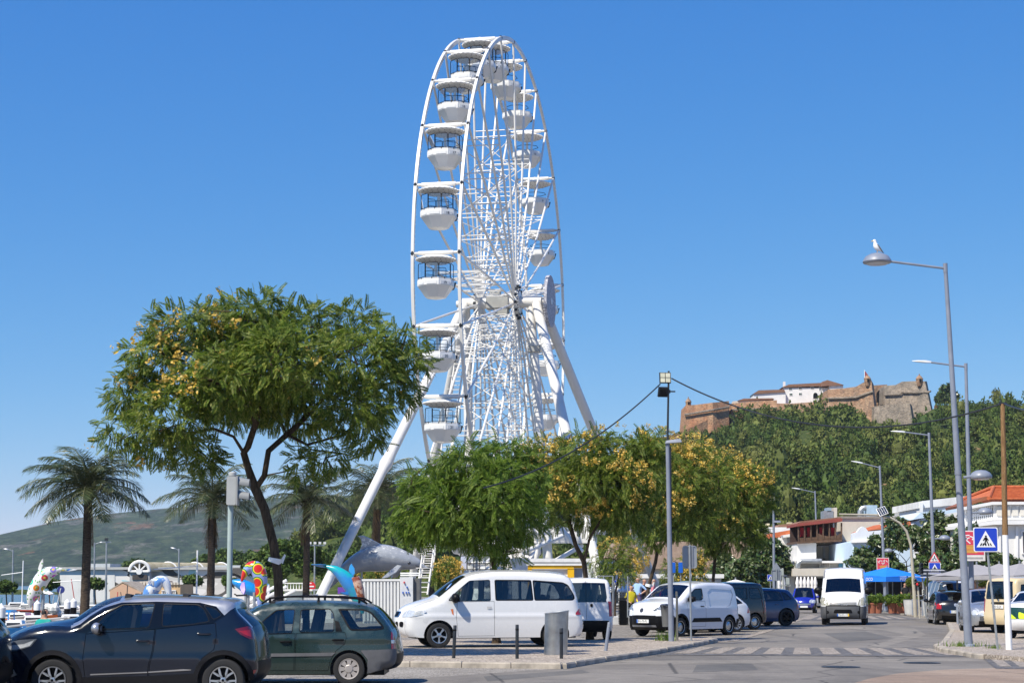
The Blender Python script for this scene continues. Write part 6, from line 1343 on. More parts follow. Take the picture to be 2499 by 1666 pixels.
# ================================================================== fort and buildings
def stone(name, c0, c1, c2, sc=1.0):
 g = NG(name); setp(g.b, .9, 0, .15); co = g.coord('Object'); st = g.coord('Object', (1.2*sc, 1.2*sc, .22*sc)); n1 = g.noise(.35*sc, 7, .65, co); n2 = g.noise(.5, 6, .6, st); n3 = g.noise(3*sc, 4, .6, co)
 a = g.mix(g.ramp(n1, [(.35, 0), (.65, 1)]), c0, c1); b = g.mix(g.ramp(n2, [(.5, 0), (.7, .7)]), a, c2)
 bk_ = g.n('ShaderNodeTexBrick'); bk_.inputs['Scale'].default_value = .55*sc; bk_.inputs['Color1'].default_value = (.75, .75, .75, 1); bk_.inputs['Color2'].default_value = (1.15, 1.1, 1.05, 1); bk_.inputs['Mortar'].default_value = (.5, .5, .5, 1)
 rt = g.n('ShaderNodeVectorRotate'); rt.rotation_type = 'X_AXIS'; rt.inputs['Angle'].default_value = pi/2; g.l(co, rt); g.l(rt, bk_, 0, 'Vector'); n4 = g.noise(1.1*sc, 6, .75, co)
 b2 = g.mix(.55, b, bk_, 'MULTIPLY'); b3 = g.mix(.8, b2, g.ramp(n4, [(.32, .45), (.5, 1.0), (.7, 1.35)]), 'MULTIPLY')
 g.col(g.mix(.6, b3, g.ramp(n3, [(.3, .6), (.7, 1.3)]), 'MULTIPLY')); g.bump(n3, .7, .5); return g.m
M_STONE = stone('fort_stone', (.36, .21, .13), (.43, .30, .2), (.17, .14, .12)); M_STONEO = stone('fort_stone_orange', (.46, .22, .12), (.48, .31, .19), (.24, .16, .11)); M_STONEG = stone('fort_stone_grey', (.27, .23, .19), (.36, .30, .24), (.16, .15, .13))
def plaster(name, c, stain=(.35, .33, .3), k=.35, sc=(.5, .5, .12)):
 g = NG(name); setp(g.b, .85, 0, .2); co = g.coord('Object'); st = g.coord('Object', sc); n1 = g.noise(1.2, 7, .65, st); n2 = g.noise(.6, 5, .6, co)
 a = g.mix(g.ramp(n1, [(.5, 0), (.75, k)]), c, stain); g.col(g.mix(.25, a, g.ramp(n2, [(.3, .7), (.7, 1.15)]), 'MULTIPLY')); MATS[name] = g.m; return g.m
M_LIME = plaster('limewash', (.80, .79, .77), k=.15); M_WALLW = plaster('white_render', (.74, .73, .70), (.38, .36, .32), .35); M_CREAM = plaster('cream_render', (.60, .55, .47), (.33, .30, .26), .5); M_BLUEW = plaster('pale_blue_render', (.55, .68, .80), (.4, .5, .58), .25); M_PEACH = plaster('peach_render', (.66, .42, .28), (.4, .28, .2), .3)
def tilemat(name, c0, c1):
 g = NG(name); setp(g.b, .8, 0, .2); co = g.coord('Object'); n = g.noise(2.5, 6, .7, co); g.col(g.ramp(n, [(.3, c0), (.7, c1)])); g.bump(n, .4, .05); MATS[name] = g.m; return g.m
M_TILE = tilemat('orange_roof_tile', (.36, .085, .035), (.58, .18, .075)); M_TILEB = tilemat('brown_roof_tile', (.17, .09, .06), (.30, .17, .11)); M_TIN = tilemat('rusty_sheet_roof', (.25, .2, .15), (.5, .44, .36))
M_WIN = plain('window_glass', (.03, .04, .05), .08, 0, .7, .6, var=.3); M_SHUT = plain('green_shutter', (.02, .07, .05), .5); M_WOOD = plain('brown_wood', (.10, .055, .03), .75, var=.4, scale=6); M_REDC = plain('red_cloth', (.5, .012, .02), .7)
def pw(px, py, Y): q = P(px, py, Y); return (q.x, q.z)
class B:                        # a building whose elevation is drawn in photo pixels at distance Y, built at true size with depth
 def __init__(s, name, label, Y, px, cat='building', group=None, yaw=0):
  s.Y = Y; b = GX(px, Y); s.o = thing(name, label, cat, (b.x, Y, 0), group=group); s.bx = b.x
  if yaw: s.o.rotation_euler = (0, 0, yaw)
 def q(s, px, py): a = P(px, py, s.Y); return (a.x-s.bx, a.z)
 def poly(s, name, pts, y0, y1, mat, par=None, base=None, smooth=.5):
  m = MB(); e = [s.q(*p) for p in pts]
  if base is not None: e = [(x, z if p[1] < 9000 else base) for (x, z), p in zip(e, pts)]
  m.wall(e, y0, y1); return m.build(name, mat, par or s.o, smooth)
 def rect(s, name, x0, y0, x1, y1, d0, d1, mat, par=None): return s.poly(name, [(x0, y1), (x1, y1), (x1, y0), (x0, y0)], d0, d1, mat, par)
 def window(s, x0, y0, x1, y1, mat=None, fm=None, name='window', bars=1, arch=False):
  (ax, az), (bx, bz) = s.q(x0, y1), s.q(x1, y0); w = .07; m = MB()
  if arch:
   n = 8; r = (bx-ax)/2; cx = (ax+bx)/2; top = [(cx+r*cos(pi*i/n), bz-r+r*sin(pi*i/n)) for i in range(n+1)]; pl = [(ax, az), (bx, az)]+top
   m.wall(pl, -.10, .02); f = m.build(name, fm or M_LIME, s.o, 0); m = MB(); m.wall([(cx+(x-cx)*.78, az+(z-az)*.93+.04) for x, z in pl], -.13, -.09); m.build('pane', mat or M_WIN, f, 0); return f
  for c, sz in (((ax+bx)/2, (bx-ax, w)),): pass
  m.box(((ax+bx)/2, -.03, az), (bx-ax+.1, .16, w)); m.box(((ax+bx)/2, -.03, bz), (bx-ax+.1, .16, w)); m.box((ax, -.03, (az+bz)/2), (w, .12, bz-az)); m.box((bx, -.03, (az+bz)/2), (w, .12, bz-az))
  for i in range(bars): m.box((ax+(bx-ax)*(i+1)/(bars+1), -.03, (az+bz)/2), (w*.6, .1, bz-az))
  f = m.build(name, fm or M_LIME, s.o, 0); m = MB(); m.box(((ax+bx)/2, .0, (az+bz)/2), (bx-ax, .06, bz-az)); m.build('pane', mat or M_WIN, f, 0); return f
fort = thing('fort', 'old stone fort with bastions and turrets on top of the hill', 'fort', (P(1950, 1000, 548).x, 548, 0)); FX = fort.location.x
def bastion(pts_top, pts_bot, Y, depth, mat, name='bastion', cord=None, yslope=3.0):
 """front face from top points to base points (battered outwards), top surface going back"""
 m = MB(); n = len(pts_top); vs = []
 Ys = [Y if len(p) < 3 else Y+p[2] for p in pts_top]
 T = [P(p[0], p[1], y) for p, y in zip(pts_top, Ys)]; Bt = [P(p[0], p[1], y-yslope) for p, y in zip(pts_bot, Ys)]; K = [Vector((t.x, t.y+depth, t.z)) for t in T]; KB = [Vector((b.x, b.y+depth+yslope, b.z-6)) for b in Bt]
 Bt = [Vector((b.x, b.y, b.z-6)) for b in Bt]
 for arr in (Bt, T, K, KB): vs += [(p.x-FX, p.y-548, p.z) for p in arr]
 fs = []
 for r in range(3): fs += [(r*n+i, r*n+i+1, (r+1)*n+i+1, (r+1)*n+i) for i in range(n-1)]
 fs += [(0, n, 2*n, 3*n), (n-1, 2*n-1, 3*n-1, 4*n-1)]
 m.add(vs, fs); o = m.build(name, mat, fort, .4)
 if cord is not None:
  c = [lerp(Vector(b), t, cord) for b, t in zip([P(p[0], p[1], y-yslope) for p, y in zip(pts_bot, Ys)], T)]; mm = MB(); mm.path([(p.x-FX, p.y-548-.15, p.z) for p in c], .32, 6); mm.build('cordon', M_STONEG, o)
 return o
def turret(px, py, Y, w=1.3, h=2.6):
 w *= .68; h *= .8
 c = P(px, py, Y)-Vector((FX, 548, 0)); m = MB(); m.lathe([(w*.7, -1.2), (w, 0), (w, h), (w*1.15, h+.1), (w*1.1, h+.3), (w*.6, h+1.0), (w*.15, h+1.3), (w*.2, h+1.6), (0, h+1.8)], 10, c); o = m.build('turret', M_STONE, fort)
 m = MB(); m.box((c.x, c.y-w*.95, c.z+h*.6), (.5, .3, .9)); m.build('loophole', BLACK, o)
bastion([(1673, 989), (1700, 987), (1740, 982), (1779, 978, 4)], [(1666, 1050), (1700, 1040), (1740, 1030), (1779, 1018)], 540, 14, M_STONEO, cord=.62); turret(1680, 988, 541, 1.2, .9)
bastion([(1785, 984, 4), (1840, 979, 4), (1896, 976, 4)], [(1785, 1020), (1840, 1022), (1896, 1020)], 544, 10, M_STONEO, 'curtain_wall', .55)
bastion([(1893, 984, 12), (1935, 984, 12), (1990, 980, 10), (2024, 976, 6)], [(1893, 1020), (1935, 1025), (1990, 1020), (2024, 1010)], 545, 10, M_STONE, 'curtain_wall')
bastion([(2021, 950, 4), (2060, 947, 2), (2091, 943, 1), (2105, 934, 0), (2126, 926, -2)], [(2018, 1015), (2060, 1018), (2091, 1020), (2110, 1020), (2140, 1012)], 540, 16, M_STONE, cord=.66); turret(2117, 932, 538.5, 1.4, .9)
bastion([(2126, 926, -2), (2132, 938, 10)], [(2140, 1010), (2146, 1000)], 540, 6, M_STONEG, 'flank_wall')
bastion([(2130, 940, 20), (2165, 938, 20)], [(2134, 1000), (2165, 1000)], 540, 8, M_STONE, 'gate_wall', yslope=.5)
m = MB(); c = P(2149, 962, 559); r = 1.3; m.wall([(c.x-FX-r, c.z-2.5), (c.x-FX+r, c.z-2.5)]+[(c.x-FX+r*cos(pi*i/8), c.z+r*sin(pi*i/8)) for i in range(9)], c.y-548-.9, c.y-548+.1); m.build('arch_opening', BLACK, fort)
bastion([(2158, 941, 6), (2199, 938, 4), (2201, 931, 4), (2240, 929, 1), (2257, 930, -1), (2262, 930, 6)], [(2158, 1000), (2195, 1000), (2201, 1000), (2240, 1005), (2282, 1000), (2284, 995)], 545, 14, M_STONEG, cord=.62); turret(2244, 932, 545, 1.5, .9)
bastion([(2134, 991), (2180, 987, -2), (2220, 983, -4), (2226, 990, 6)], [(2132, 1030), (2180, 1035), (2236, 1040), (2240, 1030)], 533, 12, M_STONEG, 'outwork', yslope=2)
bastion([(2285, 988, 4), (2400, 987, 6), (2520, 990, 8)], [(2285, 996), (2400, 995), (2520, 998)], 556, 3, M_STONEO, 'low_wall', yslope=.3)
bastion([(1600, 1068, -12), (1640, 1062, -14), (1680, 1046, -14), (1727, 1024, -10)], [(1600, 1090), (1640, 1082), (1680, 1062), (1727, 1034)], 538, 6, M_STONEO, 'ramp_wall', yslope=1)
m = MB(); p0 = P(2110, 905, 548)-Vector((FX, 548, 0)); m.tube((p0.x, 0, p0.z-5), (p0.x, 0, p0.z+.3), .1, n=6); fp_ = m.build('flagpole', WHITEP, fort)
m = MB(); m.add([(p0.x, 0, p0.z), (p0.x+.5, .2, p0.z-.3), (p0.x+.9, .3, p0.z-1.3), (p0.x+.1, .05, p0.z-1.9)], [(0, 1, 2, 3)]); m.build('flag', plain('flag_red', (.45, .05, .05), .7), fp_)
b = B('fort_house', 'whitewashed house with brown tiled roof inside the fort walls', 562, 1960)
b.poly('wall', [(1913, 995), (2050, 995), (2050, 946), (1913, 946)], 0, 9, M_LIME); b.poly('wall', [(1838, 995), (1916, 995), (1916, 957), (1838, 962)], -1, 7, M_LIME); b.poly('wall', [(2022, 995), (2055, 995), (2055, 942), (2022, 942)], -2, 8, M_LIME)
b.poly('roof', [(1908, 945), (2008, 942), (2005, 934), (1925, 938)], -.4, 9.5, M_TILEB); b.poly('roof', [(2002, 944), (2056, 941), (2016, 929), (2004, 933)], -2.5, 8.5, M_TILEB); b.poly('roof', [(1836, 962), (1915, 957), (1912, 951), (1850, 953)], -1.4, 7.5, M_TILEB)
b.rect('chimney', 1913, 930, 1918, 946, 1, 2, M_LIME)
for px, py in ((1929, 949), (1953, 947), (1982, 946), (1930, 962), (1953, 961)): b.window(px-3.5, py-2.5, px+3.5, py+2.5, M_SHUT)
for i in range(6): b.window(1862+i*9, 963, 1868+i*9, 969)
b.window(1983, 957, 1997, 972, BLACK, arch=True); b.window(1999, 940, 2004, 952, M_WIN)
b = B('terrace_roof', 'low flat terrace roof on the fort wall', 552, 1840); b.poly('roof', [(1800, 977), (1890, 974), (1885, 971), (1815, 972)], 0, 5, M_TILEB); b.poly('wall', [(1790, 990), (1890, 990), (1890, 976), (1790, 978)], .5, 4, M_CREAM)
b = B('corner_building', 'white corner building with balustrade and orange tiled hip roof', 118, 2420)
def sq(px): return px
b.poly('wall', [(2345, 1470), (2600, 1470), (2600, 1270), (2420, 1270), (2345, 1282)], 0, 14, M_WALLW)
b.poly('cornice', [(2335, 1290), (2420, 1280), (2610, 1278), (2610, 1268), (2420, 1270), (2335, 1281)], -.5, 14.2, M_LIME)
b.poly('frieze', [(2340, 1281), (2420, 1269), (2608, 1267), (2608, 1262), (2420, 1263), (2340, 1275)], -.3, 14.1, M_LIME)
b.poly('parapet', [(2425, 1264), (2606, 1264), (2606, 1230), (2425, 1231)], .05, 1.0, M_LIME)
for i in range(9):
 x0 = 2432+i*19; b.rect('parapet_panel', x0, 1236, x0+14, 1257, -.06, .1, plaster('panel_cream', (.70, .67, .60), k=.1) if i == 0 else MATS['panel_cream'])
b.poly('coping', [(2345, 1245), (2422, 1231), (2608, 1230), (2608, 1224), (2420, 1224), (2345, 1238)], -.25, 1.2, M_LIME)
for i in range(15):
 px = 2352+i*5.0; yb = lerp(1273, 1264, i/14); yt = lerp(1243, 1232, i/14); (x, z0), (_, z1) = b.q(px, yb), b.q(px, yt); m = MB(); h = z1-z0
 m.lathe([(.05, 0), (.07, h*.1), (.04, h*.2), (.085, h*.4), (.045, h*.75), (.06, h*.9), (.06, h)], 8, (x, .2, z0)); m.build('baluster', M_LIME, b.o)
(rx0, rz0), (rx1, rz1), (rx2, rz2) = b.q(2425, 1216), b.q(2494, 1178), b.q(2620, 1216)
m = MB(); m.add([(rx0, 1.2, rz0), (rx2, 1.2, rz0), (rx2-1, 7, rz1), (rx1, 7, rz1), (rx0+1.2, 13, rz0+.5), (rx2, 13, rz0)], [(0, 1, 2, 3), (0, 3, 4), (3, 2, 5, 4), (1, 5, 2)]); rf = m.build('roof', M_TILE, b.o, 0)
for j in range(12):
 t0 = j/12; z = lerp(rz0, rz1, t0); y = lerp(1.2, 7, t0); xa = lerp(rx0, rx1, t0); m = MB(); n = 34
 pts = []
 m.box(((xa+rx2)/2, y-.02, z+.05), (rx2-xa, .2, .07)); m.build('tile_course', M_TILE, rf)
m = MB(); m.path([(rx0, 1.2, rz0+.08), (rx1, 7, rz1+.1), (rx2-1, 7, rz1+.1)], .13, 8); m.path([(rx0+1.2, 13, rz0+.55), (rx1, 7, rz1+.1)], .13, 8); m.build('ridge_tiles', M_TILE, rf)
b.poly('eave_board', [(2362, 1236), (2420, 1217), (2432, 1212), (2432, 1206), (2410, 1210), (2360, 1230)], 1.4, 6, plain('eave_wood', (.26, .09, .04), .7))
b.window(2495, 1296, 2520, 1350, M_WIN); b.rect('pilaster', 2436, 1285, 2442, 1470, -.1, .1, M_LIME); b.rect('pilaster', 2478, 1285, 2484, 1470, -.1, .1, M_LIME)
b = B('rear_white_building', 'plain white block with stained parapet behind the dark broadleaf tree', 150, 2290); b.poly('wall', [(2245, 1470), (2372, 1470), (2372, 1212), (2250, 1228), (2245, 1228)], 0, 10, M_WALLW); b.poly('parapet', [(2240, 1240), (2375, 1228), (2375, 1208), (2250, 1222), (2240, 1224)], -.2, 10.2, plaster('stained_white', (.72, .72, .70), (.3, .29, .27), .6)); b.rect('chimney', 2243, 1226, 2250, 1250, -.4, 1, M_WALLW)
b = B('blue_trim_building', 'grey-white gabled building with a pale blue cornice', 140, 2260); b.poly('wall', [(2195, 1470), (2350, 1470), (2350, 1262), (2252, 1262), (2195, 1300)], 0, 9, plaster('grey_render', (.55, .57, .60), k=.25)); b.poly('cornice', [(2225, 1268), (2352, 1246), (2352, 1236), (2245, 1250)], -.3, 9, M_BLUEW)
b = B('white_annex', 'low white rooftop annex right of the roof ducts', 158, 2220); b.poly('wall', [(2180, 1470), (2262, 1470), (2262, 1252), (2180, 1258)], 0, 8, M_WALLW);
for i in range(6): b.rect('roof_panel', 2184+i*12, 1254, 2194+i*12, 1272, -.1, .0, plain('annex_grey', (.5, .51, .52), .5))
b = B('blue_gabled_building', 'pale blue building with a curved white gable and arched windows', 136, 2120)
b.poly('wall', [(2079, 1470), (2230, 1470), (2230, 1295), (2079, 1322)], 0, 10, M_BLUEW)
b.poly('gable', [(2079, 1322), (2160, 1318), (2230, 1315), (2230, 1285), (2160, 1292), (2118, 1296), (2112, 1288), (2104, 1284), (2097, 1289), (2092, 1297), (2079, 1302)], -.15, .5, plaster('gable_white', (.70, .74, .80), (.45, .45, .5), .4))
b.poly('string_course', [(2078, 1324), (2232, 1318), (2232, 1314), (2078, 1320)], -.35, .2, M_LIME)
for px in (2087, 2102, 2122): b.window(px-4, 1333, px+4, 1368, M_WIN, plain('blue_surround', (.62, .74, .85), .7), arch=True)
b.poly('roof', [(2130, 1292), (2230, 1285), (2225, 1270), (2190, 1272)], .6, 9, M_TILE)
b = B('party_wall_building', 'tall building with a bare cream side wall and graffiti', 146, 2080)
b.poly('wall', [(1990, 1470), (2190, 1470), (2190, 1262), (2052, 1262), (2052, 1318), (1990, 1318)], 0, 8, M_CREAM); b.poly('coping', [(2050, 1264), (2192, 1264), (2192, 1259), (2050, 1259)], -.15, 8.1, plain('dark_coping', (.25, .23, .2), .9))
gx0, gz0 = b.q(2015, 1346);
gm = plain('graffiti_silver', (.50, .50, .51), .6); gk = plain('graffiti_black', (.05, .05, .055), .7)
(tx, tz) = b.q(2014, 1348); textobj('STB', 1.75, gk, b.o, Matrix.Translation((tx, -.02, tz)) @ Matrix.Rotation(pi/2, 4, 'X'), 'graffiti', .004).scale = (1.12, 1, 1); textobj('STB', 1.5, gm, b.o, Matrix.Translation((tx, -.03, tz)) @ Matrix.Rotation(pi/2, 4, 'X'), 'graffiti_fill', .004).scale = (1.12, 1, 1)
for nm, x0, y0, x1, y1, mt in (('roof_unit', 2018, 1244, 2042, 1266, GALV), ('vent_cowl', 2027, 1236, 2037, 1246, plain('cowl_blue', (.25, .34, .42), .5)), ('chimney', 2043, 1236, 2051, 1264, M_CREAM), ('tank', 2125, 1230, 2150, 1262, plain('tank_blue', (.38, .5, .6), .4)), ('fan_box', 2150, 1238, 2165, 1262, GALV)):
 b.rect(nm, x0, y0, x1, y1, 1.5, 3.0, mt)
m = MB(); a = [b.q(2111, 1262), b.q(2111, 1245), b.q(2115, 1238), b.q(2122, 1236), b.q(2150, 1236)]; m.path([(x, 2.0, z) for x, z in a], .22, 10); m.build('roof_duct', GALV, b.o)
b = B('veranda_building', 'restaurant with a red and brown wooden veranda above a white wall', 143, 1990)
b.poly('wall', [(1945, 1470), (1992, 1470), (1992, 1324), (1945, 1326)], 0, 7, M_WALLW)
b.poly('floor_beam', [(1943, 1326), (2053, 1321), (2053, 1316), (1943, 1321)], -.4, 5, M_WOOD); b.poly('roof_beam', [(1943, 1284), (2053, 1272), (2053, 1264), (1943, 1277)], -.5, 5, plain('beam_red', (.24, .05, .035), .7)); b.poly('roof', [(1943, 1278), (2053, 1265), (2050, 1261), (1955, 1271)], -.2, 5, M_TILEB)
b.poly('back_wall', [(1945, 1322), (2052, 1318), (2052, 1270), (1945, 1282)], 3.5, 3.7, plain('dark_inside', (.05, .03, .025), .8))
for i in range(8):
 px = 1946+i*15; b.rect('post', px, 1275, px+3, 1322, -.3, -.1, M_WOOD)
for px in (1955, 1972, 2002, 2030): b.rect('red_curtain', px, 1286, px+10, 1308, .4, .5, M_REDC)
b.poly('veranda_parapet', [(1994, 1321), (2050, 1318), (2050, 1302), (2040, 1306), (2020, 1308), (2005, 1305), (1994, 1300)], -.25, -.1, M_WOOD); b.poly('veranda_parapet', [(1946, 1323), (1992, 1321), (1992, 1310), (1946, 1312)], -.25, -.1, M_WOOD)
for px in (1969, 1977, 1986): b.rect('slot_window', px, 1364, px+4, 1372, -.02, .1, BLACK)
b = B('fish_restaurant', 'low restaurant front with cream fascia and a silver duct pipe', 140, 1990)
b.poly('wall', [(1925, 1475), (2120, 1475), (2120, 1372), (1945, 1372), (1925, 1385)], 0, 5, plaster('dirty_white', (.66, .64, .60), k=.3)); b.poly('fascia', [(1928, 1405), (2075, 1405), (2075, 1385), (1928, 1387)], -1.2, -.1, M_CREAM)
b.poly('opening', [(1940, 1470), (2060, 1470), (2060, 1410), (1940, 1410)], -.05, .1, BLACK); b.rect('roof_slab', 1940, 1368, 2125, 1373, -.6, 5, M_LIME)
for x0, x1, mt in ((2046, 2064, MATS['pale_blue_render']), (2068, 2080, M_BLUEW), (2090, 2100, M_LIME)): b.rect('sign_panel', x0, 1374, x1, 1386, -.15, -.02, plain('sign_blue', (.12, .4, .62), .4) if mt is not M_LIME else M_LIME)
m = MB(); a = [b.q(1942, 1386), b.q(1942, 1378), b.q(1945, 1372), b.q(1952, 1369), b.q(2000, 1369)]; m.path([(x, -.9, z) for x, z in a], [.2, .2, .2, .2, .2], 10); m.build('duct_pipe', GALV, b.o)
b.rect('menu_board', 1998, 1372, 2024, 1384, -.3, -.15, plain('board_cream', (.6, .58, .52), .7))
for i in range(5): b.poly('board_leaf', [(2001+i*4.4, 1382), (2004+i*4.4, 1382), (2004.5+i*4.4, 1374), (2002+i*4.4, 1374)], -.34, -.3, plain('board_print', (.30, .27, .24), .7))
b = B('white_blue_house', 'white house with blue base and balcony left of the veranda restaurant', 150, 1915); b.poly('wall', [(1875, 1475), (1946, 1475), (1946, 1308), (1900, 1312), (1875, 1330)], 0, 7, M_WALLW); b.rect('blue_band', 1922, 1332, 1946, 1352, -.1, .05, M_BLUEW); b.poly('balcony_slab', [(1908, 1312), (1947, 1304), (1947, 1299), (1905, 1306)], -1.0, 1, M_LIME)
for i in range(7): b.rect('shutter_slat', 1921+i*3.6, 1310, 1923+i*3.6, 1330, -.08, .0, plain('slat_grey', (.28, .3, .32), .6))
b.poly('roof', [(1876, 1318), (1935, 1300), (1930, 1292), (1885, 1300)], .2, 7, M_TILE)
b = B('cream_house', 'cream house with chimneys behind the white blue-based house', 185, 1900); b.poly('wall', [(1850, 1475), (1945, 1475), (1945, 1296), (1850, 1300)], 0, 8, plaster('pale_cream', (.72, .69, .58), k=.2)); b.rect('band', 1872, 1286, 1940, 1299, -.2, 8, M_LIME); b.rect('chimney', 1930, 1272, 1941, 1290, 2, 3, plaster('yellow_chimney', (.62, .55, .36), k=.2)); b.rect('chimney', 1878, 1275, 1885, 1290, 2, 3, MATS['yellow_chimney']); b.poly('roof', [(1895, 1288), (1950, 1284), (1935, 1276), (1905, 1279)], .5, 8, M_TILEB)
b = B('old_tiled_house', 'long house with a weathered brown tile roof behind the street trees', 150, 1700); b.poly('wall', [(1480, 1475), (1860, 1475), (1860, 1385), (1480, 1385)], 0, 8, M_CREAM); b.poly('roof', [(1470, 1388), (1870, 1385), (1840, 1320), (1500, 1322)], -.4, 8.4, tilemat('weathered_tile', (.27, .19, .14), (.42, .31, .24)))
for i in range(14): b.window(1490+i*26, 1400, 1500+i*26, 1425)
b = B('white_pavilion', 'long low white pavilion behind the wheel base', 135, 1540); b.poly('wall', [(1230, 1475), (1760, 1475), (1760, 1408), (1230, 1408)], 0, 6, M_WALLW); b.rect('roof_edge', 1225, 1400, 1765, 1410, -.5, 6.3, M_LIME); b.rect('glazing', 1480, 1428, 1700, 1470, -.05, .1, M_WIN)
for i in range(9): b.rect('mullion', 1482+i*27, 1428, 1484+i*27, 1470, -.1, .0, M_LIME)
b = B('harbour_hall', 'long white harbour hall with a painted mural and barrel roof', 185, 400)
def mural():
 g = NG('painted_mural'); setp(g.b, .8, 0, .2); co = g.coord('Object', (.11, .11, .30)); rot = g.n('ShaderNodeVectorRotate'); rot.rotation_type = 'Y_AXIS'; rot.inputs['Angle'].default_value = .75; g.l(co, rot)
 w = g.noise(1.1, 2, .5, rot, .6); w2 = g.noise(2.6, 6, .65, co)
 a = g.ramp(w, [(.0, (.74, .72, .69)), (.40, (.60, .58, .55)), (.46, (.10, .095, .09)), (.50, (.74, .72, .70)), (.57, (.42, .68, .74)), (.61, (.74, .66, .62)), (.66, (.76, .75, .72))], interp='CONSTANT')
 g.col(g.mix(.3, a, g.ramp(w2, [(.3, .65), (.65, 1.1)]), 'MULTIPLY')); return g.m
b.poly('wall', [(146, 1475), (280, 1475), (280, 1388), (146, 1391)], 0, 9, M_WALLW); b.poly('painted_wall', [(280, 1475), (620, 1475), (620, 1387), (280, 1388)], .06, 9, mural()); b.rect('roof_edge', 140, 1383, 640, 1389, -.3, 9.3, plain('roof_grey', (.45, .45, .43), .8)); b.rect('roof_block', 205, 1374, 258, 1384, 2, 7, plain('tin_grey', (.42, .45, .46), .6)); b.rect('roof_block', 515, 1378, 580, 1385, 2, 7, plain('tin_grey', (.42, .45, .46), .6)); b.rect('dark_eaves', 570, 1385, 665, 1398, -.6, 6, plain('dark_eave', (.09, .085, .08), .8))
b.rect('porch_wall', 324, 1390, 372, 1475, -1.5, .0, plain('porch_grey', (.42, .42, .42), .7)); b.rect('porch_opening', 331, 1402, 367, 1414, -1.6, -1.45, plain('opening_dark', (.06, .05, .045), .7))
cx, cz = b.q(348, 1394); rr = b.q(372, 1394)[0]-cx; m = MB(); n = 16; m.path([(cx+rr*cos(pi*i/n), -1.6, cz+rr*sin(pi*i/n)) for i in range(n+1)], .16, 6); m.tube((cx-rr, -1.6, cz), (cx+rr, -1.6, cz), .12, n=6)
for a_ in (45, 90, 135): m.tube((cx, -1.6, cz), (cx+rr*cos(radians(a_)), -1.6, cz+rr*sin(radians(a_))), .08, n=6)
m.lathe([(.3, 0), (.3, .2), (0, .2)], 12, (cx, -1.6, cz), Matrix.Rotation(pi/2, 3, 'X')); m.build('fan_light', M_LIME, b.o)
m = MB(); vs = [];
ex = b.q(512, 1394)[0]
for q in range(2):
 pass
segs = 9; prev = None
for k in range(segs):
 x0, x1 = lerp(cx, ex, k/segs), lerp(cx, ex, (k+1)/segs); y0, y1 = lerp(-1.2, 7, k/segs), lerp(-1.2, 7, (k+1)/segs); vs = []
 for (x, y) in ((x0, y0), (x1, y1)):
  for i in range(13): a_ = pi*i/12; vs.append((x+rr*.95*cos(a_), y, cz+rr*.95*sin(a_)))
 m = MB(); m.add(vs, [(i, i+1, 14+i, 13+i) for i in range(12)]); m.build('barrel_panel', tilemat('barrel_roof', (.30, .25, .14), (.48, .44, .33)) if k == 0 else MATS['barrel_roof'], b.o, .8)
 if k % 3 == 2: m = MB(); m.path([(x1+rr*.97*cos(pi*i/12), y1, cz+rr*.97*sin(pi*i/12)) for i in range(13)], .09, 5); m.build('barrel_rib', M_LIME, b.o)
for (nm, lab, Y, x0, x1, yt, yr, mat) in (('peach_house', 'small peach house with a corrugated gable roof', 120, 268, 330, 1441, 1421, M_PEACH), ('ochre_house', 'small ochre house with a crenellated parapet', 125, 335, 440, 1425, 1418, plaster('ochre_render', (.58, .40, .22), k=.3))):
 b = B(nm, lab, Y, (x0+x1)/2)
 if nm == 'peach_house':
  b.poly('wall', [(x0, 1480), (x1+15, 1480), (x1+15, yt+4), (299, yr+2), (x0, yt)], 0, 5, mat)
  (ax, az), (rx, rz), (ex_, ez) = b.q(x0-3, yt+1), b.q(299, yr), b.q(x1+18, yt+6)
  for (p0, p1) in (((ax, az), (rx, rz)), ((rx, rz), (ex_, ez))):
   for k in range(5): m = MB(); y = .06+k*1.0; m.add([(p0[0], y, p0[1]), (p1[0], y, p1[1]), (p1[0], y+.97, p1[1]+.02), (p0[0], y+.97, p0[1]+.02), (p0[0], y, p0[1]+.08), (p1[0], y, p1[1]+.08), (p1[0], y+.97, p1[1]+.1), (p0[0], y+.97, p0[1]+.1)], [(0, 1, 2, 3), (4, 5, 6, 7), (0, 1, 5, 4), (3, 2, 6, 7)]); m.build('roof_sheet', M_TIN, b.o, 0)
 else:
  b.poly('wall', [(x0, 1480), (x1, 1480), (x1, yt), (x0, yt)], 0, 5, mat)
  for k in range(14): b.rect('merlon', x0+k*7.4, yt-5, x0+k*7.4+5, yt+1, -.1, .3, M_CREAM)
  for px in (396, 418): b.window(px, 1440, px+10, 1450)
  b.poly('low_roof', [(x0-8, 1432), (x0+60, 1428), (x0+60, 1416), (x0-4, 1418)], .5, 4, M_CREAM)
